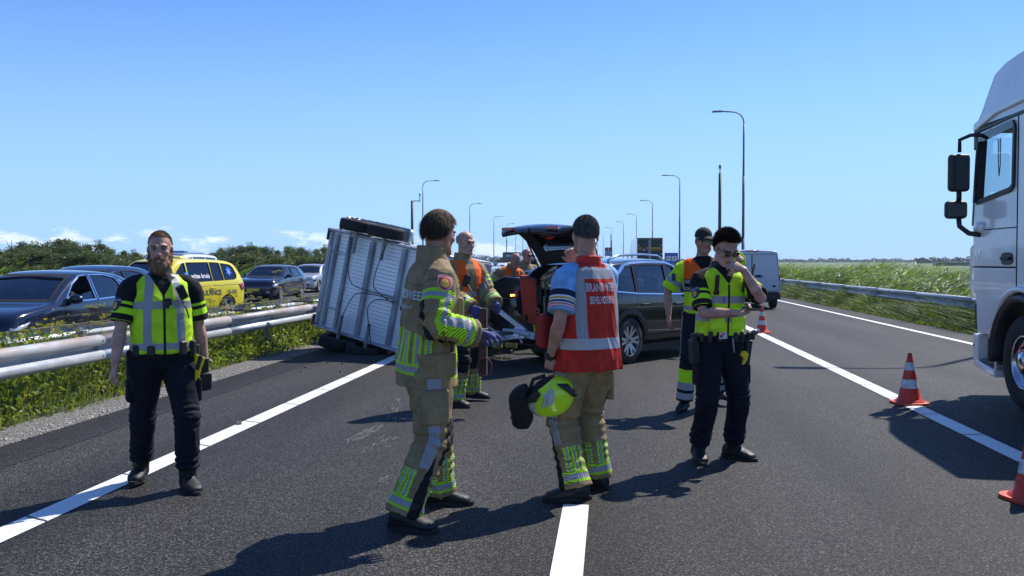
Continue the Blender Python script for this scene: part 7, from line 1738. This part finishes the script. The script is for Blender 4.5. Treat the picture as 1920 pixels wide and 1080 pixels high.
# ---------------------------------------------------------------- firefighters
def fire_jacket(f, seed, vest=False, collar=True, vox=.0075, text=None):
    k = f.k; F = f.fat; rg = Rings()
    rg.loft([f.torso_ring(-.175, .208*F, .152*F), f.torso_ring(-.03, .200*F, .150*F), f.torso_ring(.10, .188*F, .142*F), f.torso_ring(.28, .195*F, .142*F), f.torso_ring(.39, .200, .138), f.torso_ring(.455, .182, .122), f.torso_ring(.505, .138, .102, .008), f.torso_ring(.55, .086, .082, .004)], 28, 2.4)
    f.sleeves(rg, .555, (.092, .087, .080))
    S = {q: f.arm(q) for q in (1, -1)}
    def isarm(P):
        r = []
        for q in (1, -1):
            s_, rr, off = segc(P, S[q]); C = f.tcoord(P); r.append(AND(.118*k-rr, OR(s_-.20*k, q*C[:, 0]-.185)))
        return OR(*r)
    def torso(fn): return lambda P: AND(fn(f.tcoord(P)), -isarm(P)+.0)
    hem = lambda hw: torso(lambda C: hw-np.abs(C[:, 2]+.075))
    def vert(hw, gap=0):
        def g(C):
            x, y, z = C[:, 0], C[:, 1], C[:, 2]; a = np.arctan2(x/.19, y/.14); best = -9+0*x
            for a0 in (0, .42, .84, 1.22, -.42, -.84, -1.22): best = np.maximum(best, hw-np.abs(a-a0)*.155)
            a1 = np.arctan2(x, -y)
            for a0 in (.35, .72, -.35, -.72): best = np.maximum(best, AND(hw-np.abs(a1-a0)*.15, .08-z))
            return AND(best, z+.075, .155-z-.06*np.abs(a)*.6)
        return torso(g)
    def slv(lst):
        def g(P):
            r = []
            for q in (1, -1):
                s_, rr, off = segc(P, S[q])
                for (c, hw) in lst: r.append(AND(hw*k-np.abs(s_-c*k), .12*k-rr, isarm(P)))
            return OR(*r)
        return g
    def slong(hw):
        def g(P):
            r = []
            for q in (1, -1):
                s_, rr, off = segc(P, S[q]); out = f.CM @ v3(q, -.35, 0); fr = f.CM @ v3(0, -1, 0); a = off @ np.array(out); b = off @ np.array(f.CM @ v3(-.35*q, -1, .3)); r.append(AND(hw*k-np.abs(b-.005), a, s_-.145*k, .50*k-s_, isarm(P)))
            return OR(*r)
        return g
    def elbow(P):
        r = []
        for q in (1, -1): s_, rr, off = segc(P, S[q]); bk = off @ np.array(f.CM @ v3(0, .8, -.6)); r.append(AND(.13*k-np.abs(s_-.31*k), bk-.045*k, isarm(P)))
        return OR(*r)
    L = [(LIME2, None, (.10, .19, .01), slv([(.145, .034), (.475, .040)])), (LIME2, None, (.10, .19, .01), slong(.036)), (GREY, .4, (.16, .16, .18), slong(.013)), (GREY, .4, (.16, .16, .18), slv([(.145, .014), (.475, .017)])),
         (LIME2, None, (.10, .19, .01), vert(.022)), (GREY, .4, (.16, .16, .18), vert(.0085)), (LIME2, None, (.10, .19, .01), hem(.032)), (GREY, .4, (.16, .16, .18), hem(.017)), (BLK, None, None, elbow)]
    front = torso(lambda C: AND(.028-np.abs(np.abs(C[:, 0])-.115), -C[:, 1], .36-C[:, 2], C[:, 2]-.09)); L.append((GREY, .4, (.16, .16, .18), front))
    seam = torso(lambda C: OR(.0028-np.abs(C[:, 2]-.395), AND(.0028-np.abs(C[:, 1]-.03), np.abs(C[:, 0])-.1), AND(.003-np.abs(C[:, 0]), -C[:, 1])))
    def seam2(P):
        r = []
        for q in (1, -1): s_, rr, off = segc(P, S[q]); r.append(AND(.003*k-np.abs(s_-.06*k), .12*k-rr, isarm(P))); r.append(AND(.003*k-np.abs(s_-.535*k), isarm(P)))
        return OR(*r)
    L = [((.07, .05, .026), None, None, seam), ((.07, .05, .026), None, None, seam2)]+L
    if vest:
        L.append((ORNG, None, None, torso(lambda C: AND(C[:, 2]-.10, .56-C[:, 2], .16-np.abs(C[:, 0])+.0, OR(.052-np.abs(np.abs(C[:, 0])-.105), .17-C[:, 2], C[:, 1]-.03)))))
        L.append((GREY, .4, None, torso(lambda C: AND(.024-np.abs(C[:, 2]-.20), .16-np.abs(C[:, 0])))))
    j = []
    for q in (1, -1): j += [(S[q], .295*k, .010, .09, .065), (S[q], .5*k, .004, .08, .05)]
    o = f.garment('jacket', rg, vox, TAN, L, rough=.8, amp=.013, sc=(8, 8, 4.5), seed=seed, joints=j)
    if collar:
        c = Rings(); c.loft([(f.nb+f.CM @ v3(0, .0, -.05)*k, f.CM @ v3(.105, 0, 0)*k, f.CM @ v3(0, .098, 0)*k), (f.nb+f.CM @ v3(0, .012, .055)*k, f.CM @ v3(.084, 0, 0)*k, f.CM @ v3(0, .084, 0)*k)], 24)
        me, P, No = remesh(c.mb, .007, 2); me.vertices.foreach_set('co', (P+No*folds(P, .004, (12, 12, 6), seed)[:, None]).ravel()); link('collar', me, M('fire_collar', TAN, .85, var=.15, vscale=15, bump=.003, bscale=100), f.root, True)
    return o
def fire_trousers(f, seed, vox=.009):
    k = f.k; g_ = Rings(); f.legrings(g_, (.118, .112, .100, .096, .108), .005, F=f.fat)
    def legp(fn, lo=-9, hi=9):
        def g(P):
            r = []
            for q in (1, -1):
                s_, rr, off = segc(P, f.leg(q)); fx = off @ np.array((q, 0, 0)); fy = off @ np.array((0, -1, 0)); a = np.arctan2(fx, fy); r.append(AND(fn(s_/k, a), s_/k-lo, hi-s_/k, .17*k-rr))
            return OR(*r)
        return g
    T = .80
    side = legp(lambda s_, a: .030-np.abs(a-1.75)*.095, .10, .60)
    vs = lambda hw: legp(lambda s_, a: np.maximum.reduce([hw-np.abs(a-c)*.1 for c in (.1, .75, 2.25, 2.75, -2.9, -.6, -1.3, -2.1)]), .625, T)
    hb = lambda hw: legp(lambda s_, a: hw-np.abs(s_-T-.012), .6, 2)
    knee = legp(lambda s_, a: AND(.62-np.abs(a)*.62, .12-np.abs(s_-.44)), .2, .7)
    slit = legp(lambda s_, a: .034*np.clip((s_-.50)*4, 0, 1)-np.abs(a-1.35)*.1, .50, 2)
    L = [(GREY, .4, (.16, .16, .18), side), (LIME2, None, (.10, .19, .01), vs(.021)), (GREY, .4, (.16, .16, .18), vs(.008)), (LIME2, None, (.10, .19, .01), hb(.034)), (GREY, .4, (.16, .16, .18), hb(.018)), (BLK, None, None, knee), (BLK, None, None, slit)]
    j = []
    for q in (1, -1): j += [(f.leg(q), .445*k, .010, .09, .07), (f.leg(q), .66*k, .006, .10, .06)]
    tr = f.garment('trousers', g_, vox, TAN, L, rough=.8, amp=.014, sc=(8, 8, 5), seed=seed, joints=j)
    for q in (1, -1):
        H_, K_, A_ = f.leg(q); o = gear_box(f, 'cargo_pocket', H_.lerp(K_, .55)+v3(q*.098, .01, 0)*k*f.fat, (.045, .16, .20), M('fire_collar', TAN, .85), None, .022)
    return tr
# ---- brown-haired firefighter, large, seen from behind his right side
SK2 = (.44, .23, .165)
f = fig_at((gp(800, 972).x, gp(800, 972).y), R(118), 1.965, 'brown haired firefighter in a tan jacket seen from behind his right arm, blue glove out', gp(822, 945), gp(756, 992), (88, 74),
    dict(fat=1.08, handR=(-.262, -.205, 1.085), handL=(.20, -.24, 1.06), poleR=(-.35, .8, -.45), poleL=(.5, .6, -.5), head=(30, 2, 0), neck=.098, lean=(5, -2), pelvis=(0, .0, .95)))
f.body(SK2, .0065, {}, no_hand=(1, -1), jaw=1.1)
f.hair((.060, .038, .024), 'full', 10000, .026, .62, 5)
jk = fire_jacket(f, 41); tr = fire_trousers(f, 43); f.boots(.12, fat=1.12)
# gloves
mGLOV = M('glove_blue', (.060, .070, .22), .75, var=.2, vscale=25, bump=.003, bscale=120)
for q in (-1, 1):
    rg = Rings(); d = (f.wri[q]-f.elb[q]).normalized(); n = v3(.3*q, -.1, -.9) if q < 0 else v3(-.5, 0, -.8); f.hand(rg, q, v3(d.x*.7-.1*0, d.y, d.z-.05), n, (14, 20, 24, 26), 1.35, .0118, (.75, .5, .3)); rg.tube([f.wri[q]-d*.07, f.wri[q], f.wri[q]+d*.03], [.045, .043, .040])
    me, P, No = remesh(rg.mb, .006, 3); o = link('glove', me, mGLOV, f.root, True)
    pb = MB(); c = f.wri[q]+d*.06*f.k-n.normalized()*.030
    if q < 0:
        w = d.cross(n).normalized(); pb.box((0, 0, 0), (.045, .055, .012)); oo = pb.build('knuckle_pad', mBLK, o, bevel=.005); oo.matrix_local = Matrix.Translation(c) @ Matrix((w, d, -n.normalized())).transposed().to_4x4()
surf_text(f, jk, 'BRANDWEER', .075, tpt(f, .0, .2, .335), f.CM @ v3(-1, 0, 0), f.CM @ v3(0, 0, 1), M('reflect_letter', (.5, .5, .52), .4), True, off=.006)
surf_text(f, jk, 'Holland Noord', .040, tpt(f, 0, .2, .27), f.CM @ v3(-1, 0, 0), f.CM @ v3(0, 0, 1), M('reflect_letter', (.5, .5, .52), .4), False, off=.006)
def fire_badge(f, jk, q, out, s0=.10, sc=1.0):
    S_, E_, W_ = f.arm(q); up = (S_-E_).normalized(); c = S_.lerp(E_, s0/.295); out = (out-up*out.dot(up)).normalized(); right = up.cross(out); k = f.k*sc
    sh = [(-.036, .034), (-.02, .040), (0, .046), (.02, .040), (.036, .034), (.036, -.010), (.024, -.036), (0, -.050), (-.024, -.036), (-.036, -.010)]
    surf_poly(f, jk, [(x*k*1.08, y*k*1.08) for x, y in sh], c, right, up, mBADP, 'sleeve_badge_edge', .004); surf_poly(f, jk, [(x*k*.93, y*k*.93) for x, y in sh], c, right, up, mBADR, 'sleeve_badge', .006)
    fl = [(-.022, -.022), (-.012, -.032), (.012, -.032), (.022, -.022), (.024, -.002), (.014, .006), (.010, -.006), (.004, .006), (.0, .018), (-.006, .004), (-.012, -.006), (-.016, .006), (-.024, -.002)]
    surf_poly(f, jk, [(x*k, y*k) for x, y in fl], c, right, up, mGOLD, 'badge_flame', .008, 1); surf_text(f, jk, 'BRANDWEER', .011*k, c+up*.027*k, right, up, mBADP, True, off=.008)
fire_badge(f, jk, -1, f.CM @ v3(-1, .12, 0), .075)
gear_box(f, 'breast_pocket', tpt(f, -.125, -.135, .25), (.11, .05, .20), M('fire_collar', TAN, .85), (0, 0, R(-20)), .02); r_ = radio(f, tpt(f, -.02, -.165, .30), (R(8), 0, R(20)), 1.0, False)
MB().tube([tpt(f, -.02, -.175, .26), tpt(f, -.10, -.24, .12), tpt(f, -.14, -.19, .05)], .006, 6).build('radio_cord', mBLK, f.root, True)
gear_box(f, 'side_pocket', tpt(f, -.205, -.035, -.03), (.03, .15, .13), M('fire_collar', TAN, .85), (0, R(-4), R(-12)), .012)
gear_box(f, 'hook_patch', tpt(f, -.185, -.07, .06), (.01, .045, .08), mBLK, (0, 0, R(-20)), .004)
P2 = f
# ---- bald firefighter in the orange tabard behind him
SK4 = (.52, .28, .20)
f = fig_at((gp(868, 760).x, gp(868, 760).y), R(48), 1.965, 'bald firefighter in an orange tabard talking behind the brown haired firefighter', gp(884, 750), gp(852, 762), (75, 55),
    dict(fat=1.05, handR=(-.16, -.34, 1.02), handL=(.14, -.36, 1.05), poleR=(-.5, .7, -.4), poleL=(.5, .7, -.4), head=(4, 2, 0), lean=(2, 0), browcol=(.2, .15, .11)))
f.body(SK4, .0085, {}, no_hand=(1, -1)); f.hair((.28, .26, .24), 'bald', 1500, .004, .5, 7)
jk = fire_jacket(f, 51, vest=True, vox=.0085); fire_trousers(f, 53, .010); f.boots(.12, fat=1.1)
for q in (-1, 1):
    rg = Rings(); d = (f.wri[q]-f.elb[q]).normalized(); f.hand(rg, q, d, v3(-.8*q, -.2, -.4), (55, 60, 60, 60), 1.15, .0118); rg.tube([f.wri[q]-d*.07, f.wri[q], f.wri[q]+d*.03], [.045, .043, .040]); me, P, No = remesh(rg.mb, .008, 3); link('glove', me, mGLOV, f.root, True)
radio(f, tpt(f, -.10, -.17, .34), (R(8), R(15), R(8)), 1.15, False); MB().tube([tpt(f, -.10, -.19, .30), tpt(f, -.03, -.25, .14), tpt(f, .04, -.22, .02), tpt(f, .10, -.18, .10)], .007, 6).build('radio_cord', mBLK, f.root, True)
o = Rings(); 
for i in range(7):
    a = i*.9; p0 = tpt(f, .11+.02*math.cos(a), -.17-.02*math.sin(a), .36-.02*i); o.tube([p0, p0+f.CM @ v3(.03*math.cos(a), -.04, -.07), p0+f.CM @ v3(.04*math.sin(a), -.03, -.14)], [.024, .026, .015], 8)
me, P, No = remesh(o.mb, .008, 2); link('hanging_gloves', me, M('work_glove_grey', (.16, .14, .12), .9, var=.3), f.root, True)
P4 = f
# rusty post with a rope loop
pt = aty(906, 640, 9.95); po = empty('rusty_post', (pt.x, pt.y, aty(906, 706, 9.95).z), 0, 'rusty brown steel post with a rope loop hanging at its foot', 'post')
hh = aty(906, 578, 9.95).z-po.location.z; MB().box((0, 0, hh/2), (.082, .082, hh)).build('post', M('rusty_brown', (.085, .040, .025), .85, var=.4, vscale=9, bump=.006, bscale=30), po, bevel=.008)
pts = []
for i in range(25): a = i/24*2*math.pi; pts.append((.02+.075*math.sin(a), -.05, -.02-.19*(1-math.cos(a))/2+.22))
MB().tube(pts, .0075, 6).build('rope_loop', M('rope_maroon', (.20, .06, .06), .9, bump=.004, bscale=80), po, True)

# ---- man in the red tabard, back to us, helmet in his left hand
SK3 = (.46, .255, .185)
f = fig_at((gp(1098, 930).x, gp(1098, 930).y), R(224), 1.93, 'grey haired man in a red fire service tabard holding a lime helmet, back to us', gp(1080, 938), gp(1118, 916), (-75, -120),
    dict(fat=1.05, handL=(.245, -.06, .915), handR=(-.12, -.24, 1.50), poleL=(.5, .8, 0), poleR=(-.5, -.2, -1), head=(-26, 4, 0), lean=(0, 0), pelvis=(0, 0, .96)))
f.body(SK3, .0065, {1: dict(n=(-.9, -.1, .2), curl=(70, 72, 72, 70), d=(.08, -.12, -1)), -1: dict(d=(.45, -.1, .85), n=(.4, .5, .1), curl=40)})
f.hair((.085, .080, .074), 'full', 9000, .010, .18, 8, gray=(.20, .19, .18), comb=.35)
k = f.k; F = f.fat; rg = Rings(); rg.loft([f.torso_ring(-.0, .17*F, .12*F), f.torso_ring(.3, .18*F, .125*F), f.torso_ring(.40, .184, .12), f.torso_ring(.465, .165, .102), f.torso_ring(.53, .09, .075)], 24, 2.3); f.sleeves(rg, .245, (.082, .080, .086))
def st(c0, c1):
    def g(P):
        r = []
        for q in (1, -1): s_, rr, off = segc(P, f.arm(q)); r.append(AND(s_-c0*k, c1*k-s_, .12*k-rr))
        return OR(*r)
    return g
f.garment('polo_shirt', rg, .0075, (.20, .42, .72), [((.012, .020, .055), None, None, st(.112, .152)), ((.72, .74, .78), None, None, st(.152, .163)), ((.62, .40, .04), None, None, st(.163, .176)), ((.72, .74, .78), None, None, st(.176, .184)), ((.012, .020, .055), None, None, st(.184, .196)), ((.72, .74, .78), None, None, st(.196, .203)), ((.62, .16, .05), None, None, st(.203, .214)), ((.72, .74, .78), None, None, st(.214, .221)), ((.62, .16, .05), None, None, st(.221, .229))], amp=.004, seed=61)
vg = Rings(); vg.loft([f.torso_ring(-.135, .235*F, .185*F), f.torso_ring(-.03, .222*F, .175*F), f.torso_ring(.10, .208*F, .160*F), f.torso_ring(.28, .200*F, .146*F), f.torso_ring(.39, .206, .140), f.torso_ring(.455, .200, .124), f.torso_ring(.495, .165, .108, .006), f.torso_ring(.54, .095, .088, .004)], 30, 2.4)
T_ = lambda fn: (lambda P: fn(*f.tcoord(P).T))
yoke = T_(lambda x, y, z: OR(z-.440, AND(.030-np.abs(np.abs(x)-.150), z-.06)))
neck = T_(lambda x, y, z: z-.512)
band = T_(lambda x, y, z: .034-np.abs(z-.035))
slitf = T_(lambda x, y, z: AND(.006-np.abs(x), -y))
ve = f.garment('red_tabard', vg, .0075, (.58, .030, .018), [(GREY, .45, None, yoke), ((.58, .030, .018), None, None, neck), ((.50, .50, .51), .45, None, band), (BLK, None, None, slitf)], rough=.75, amp=.016, sc=(11, 11, 2.6), seed=63, trans=.1)
ml = M('reflect_letter', (.5, .5, .52), .4)
surf_text(f, ve, 'BRANDWEER', .078, tpt(f, .0, .2, .385), f.CM @ v3(-1, 0, 0), f.CM @ v3(0, 0, 1), ml, True, off=.006, sx=.56); surf_text(f, ve, 'BEVELVOERDER', .068, tpt(f, .0, .2, .305), f.CM @ v3(-1, 0, 0), f.CM @ v3(0, 0, 1), ml, True, off=.006, sx=.46)
c = Rings(); c.loft([(f.nb+f.CM @ v3(0, .0, -.045)*k, f.CM @ v3(.092, 0, 0)*k, f.CM @ v3(0, .086, 0)*k), (f.nb+f.CM @ v3(0, .010, .022)*k, f.CM @ v3(.077, 0, 0)*k, f.CM @ v3(0, .077, 0)*k)], 22); me, P, No = remesh(c.mb, .007, 2); link('collar', me, M('tabard_red', (.58, .030, .018), .75), f.root, True)
fire_trousers(f, 67); f.boots(.12, fat=1.12)
W0 = f.wri[1]; d = (f.wri[1]-f.elb[1]).normalized(); MB().tube([W0-d*.012, W0+d*.014], .037*k, 20).build('watch_strap', mBLK, f.root, True); gear_box(f, 'watch', W0+(f.CM @ v3(.035, .0, 0)), (.014, .040, .040), mBLK, None, .005)
r_ = radio(f, tpt(f, .15, -.185, .26), (R(5), 0, R(-20)), 1.25, True); g = gear_box(f, 'red_pouch', tpt(f, .15, -.21, .10), (.13, .10, .22), M('pouch_red', (.30, .02, .02), .8, var=.2), None, .03)
pts = [tpt(f, .20+.015*math.sin(i*2.1), -.24+.01*math.cos(i*2.1), .24-.009*i) for i in range(30)]; MB().tube(pts, .008, 6).build('coiled_cord', mBLK, f.root, True)
P3 = f
# the helmet he holds
hw_ = f.root.matrix_basis @ Vector((0, 0, 0))
M3 = Matrix.Translation(f.root.location) @ Matrix.Rotation(f.root.rotation_euler.z, 4, 'Z'); grip = M3 @ (f.wri[1]+v3(.01, -.01, -.10)*k)
hel = empty('fire_helmet', (grip.x-.01, grip.y-.02, grip.z-.165), 0, 'lime yellow fire helmet with black neck cover, held upside by the man in red', 'helmet')
hel.rotation_euler = (R(6), R(-24), R(-8))
mHEL = M('helmet_lime', (.55, .88, .015), .22, coat=.7); 
def shell(f_, n=40, m=20):
    V = []; F = []
    for j in range(m+1):
        th = math.pi*j/m
        for i in range(n): ph = 2*math.pi*i/n; V.append(f_(math.sin(th)*math.cos(ph), math.sin(th)*math.sin(ph), math.cos(th)))
    for j in range(m):
        for i in range(n): F.append((j*n+i, j*n+(i+1) % n, (j+1)*n+(i+1) % n, (j+1)*n+i))
    return V, F
# helmet local: +x towards the crown back (right in the picture), the opening faces up-left
def hs(x, y, z): 
    r = 1.0; rx = .175; rz = .130 if z > 0 else .150
    return (x*rx+.02, y*.125, z*rz*(1-.10*max(0, -x)))
V, F = shell(hs); bm = bmesh.new(); vv_ = [bm.verts.new(v) for v in V]
for q in F:
    try: bm.faces.new([vv_[i] for i in q])
    except ValueError: pass
bmesh.ops.remove_doubles(bm, verts=bm.verts, dist=1e-5); bmesh.ops.bisect_plane(bm, geom=bm.verts[:]+bm.edges[:]+bm.faces[:], plane_co=(0, 0, .078), plane_no=(-.25, 0, 1), clear_outer=True); bmesh.ops.recalc_face_normals(bm, faces=bm.faces)
if sum(f_.normal.dot(f_.calc_center_median()) for f_ in bm.faces) < 0: bmesh.ops.reverse_faces(bm, faces=bm.faces[:])
me = bpy.data.meshes.new('shell'); bm.to_mesh(me); bm.free(); V = [v.co.copy() for v in me.vertices]; F2 = [tuple(p_.vertices) for p_ in me.polygons]; o = link('shell', me, mHEL, hel, True); md = o.modifiers.new('s', 'SOLIDIFY'); md.thickness = .012; md.offset = -1
bvh_ = BVHTree.FromPolygons([Vector(v) for v in V], F2)
def onhel(u, w, off): 
    h, n_, _, _ = bvh_.ray_cast(Vector((u, -.5, w)), Vector((0, 1, 0))); return None if h is None else h+(n_ if n_.y < 0 else -n_)*off
def hpatch(name, poly, off, mat, thick=.004):
    bm = bmesh.new(); bm.faces.new([bm.verts.new((a, b, 0)) for a, b in poly]); bmesh.ops.triangulate(bm, faces=bm.faces[:])
    for _ in range(3): bmesh.ops.subdivide_edges(bm, edges=[e for e in bm.edges if e.calc_length() > .015], cuts=1, use_grid_fill=True); bmesh.ops.triangulate(bm, faces=bm.faces[:])
    bad = []
    for v in bm.verts:
        h = onhel(v.co.x, v.co.y, off)
        if h is None: bad.append(v)
        else: v.co = h
    if bad: bmesh.ops.delete(bm, geom=bad, context='VERTS')
    me = bpy.data.meshes.new(name); bm.to_mesh(me); bm.free(); o = link(name, me, mat, hel, True); md = o.modifiers.new('s', 'SOLIDIFY'); md.thickness = thick; return o
mRF = M('helmet_reflector', (.42, .44, .48), .35)
hpatch('reflector', [(-.035, -.045), (.02, .035), (.075, .055), (.085, .045), (.035, .022), (-.015, -.045)], .004, mRF); hpatch('reflector', [(-.005, -.045), (.04, .018), (.088, .038), (.075, -.01), (.045, -.045)], .004, mRF); hpatch('reflector', [(-.115, .01), (-.055, .02), (-.095, -.075), (-.12, -.05)], .004, mRF)
hpatch('side_shield', [(-.15, .10), (-.02, .105), (.0, .04), (-.05, .01), (-.11, .02), (-.14, .05)], .010, mBLK, .012); hpatch('crest_vent', [(.115, .06), (.17, .03), (.19, -.04), (.172, -.075), (.155, -.01)], .008, mBLK, .012)
MB().tube([(-.11, -.04, .06), (-.03, -.03, .145), (.05, 0, .135)], .014, 8).build('chin_strap', mBLK, hel, True)
nc = Rings(); nc.loft([(v3(-.13, 0, .01), v3(0, .105, 0), v3(.03, 0, .125)), (v3(-.18, 0, -.005), v3(0, .115, 0), v3(.03, 0, .145)), (v3(-.235, 0, .0), v3(0, .10, 0), v3(.04, 0, .130)), (v3(-.262, 0, .01), v3(0, .07, 0), v3(.03, 0, .10))], 26, 2.6); me, P, No = remesh(nc.mb, .009, 3); me.vertices.foreach_set('co', (P+No*folds(P, .008, (14, 14, 14), 3)[:, None]).ravel()); link('neck_cover', me, M('neck_cloth', (.010, .010, .012), .9), hel, True)
MB().ball((.03, 0, .010), (.150, .108, .112), 24, 16).build('liner', M('helmet_liner', (.014, .014, .015), .9, bump=.004, bscale=60), hel, True)

# ---- three more heads behind the bodywork: built as whole people, cheaper
def far_fireman(px, py_head, Y, H, rz, label, hair, head, lean, seed, dark=False, vest=True):
    p = aty(px, 490, Y); f = fig_at((p.x, p.y), rz, H, label, (p.x+.13, p.y), (p.x-.13, p.y), (0, 0), dict(fat=1.05, handR=(-.22, -.30, 1.05), handL=(.22, -.34, 1.0), head=head, lean=lean))
    f.body((.45, .24, .18), .010, {}); 
    if hair: f.hair(hair, 'full' if dark else 'bald', 700, .006, .5, seed)
    fire_jacket(f, seed, vest=vest and not dark, vox=.011); fire_trousers(f, seed+1, .014); f.boots(.1); return f
far_fireman(944, 485, 17.0, 1.86, R(35), 'bald firefighter bending forward behind the black panel, orange on his shoulder', (.30, .27, .25), (10, 10, -8), (24, 6), 71)
f = far_fireman(985, 468, 18.2, 1.87, R(30), 'bald firefighter with glasses standing behind the leaning one', (.24, .21, .19), (20, 6, 0), (2, 0), 75, vest=False); f.shades()
far_fireman(1001, 490, 23.5, 1.66, R(150), 'short dark haired person seen from behind under the open tailgate', (.03, .02, .015), (0, 0, 0), (0, 0), 79, True)

# ------------------------------------------------------------------ thin summer haze
hm = bpy.data.materials.new('haze_air'); hm.use_nodes = True; t = hm.node_tree; t.nodes.clear(); o_ = N(t, 'ShaderNodeOutputMaterial'); pv = N(t, 'ShaderNodeVolumePrincipled')
pv.inputs['Color'].default_value = (.72, .86, 1, 1); pv.inputs['Density'].default_value = .00017; pv.inputs['Anisotropy'].default_value = .2; t.links.new(pv.outputs[0], o_.inputs['Volume'])
hb = MB().box((0, 2240, 6.6), (5100, 4660, 15.8)).build('haze', hm); hb['kind'] = 'stuff'; hb['label'] = 'thin bluish summer haze over the flat land'
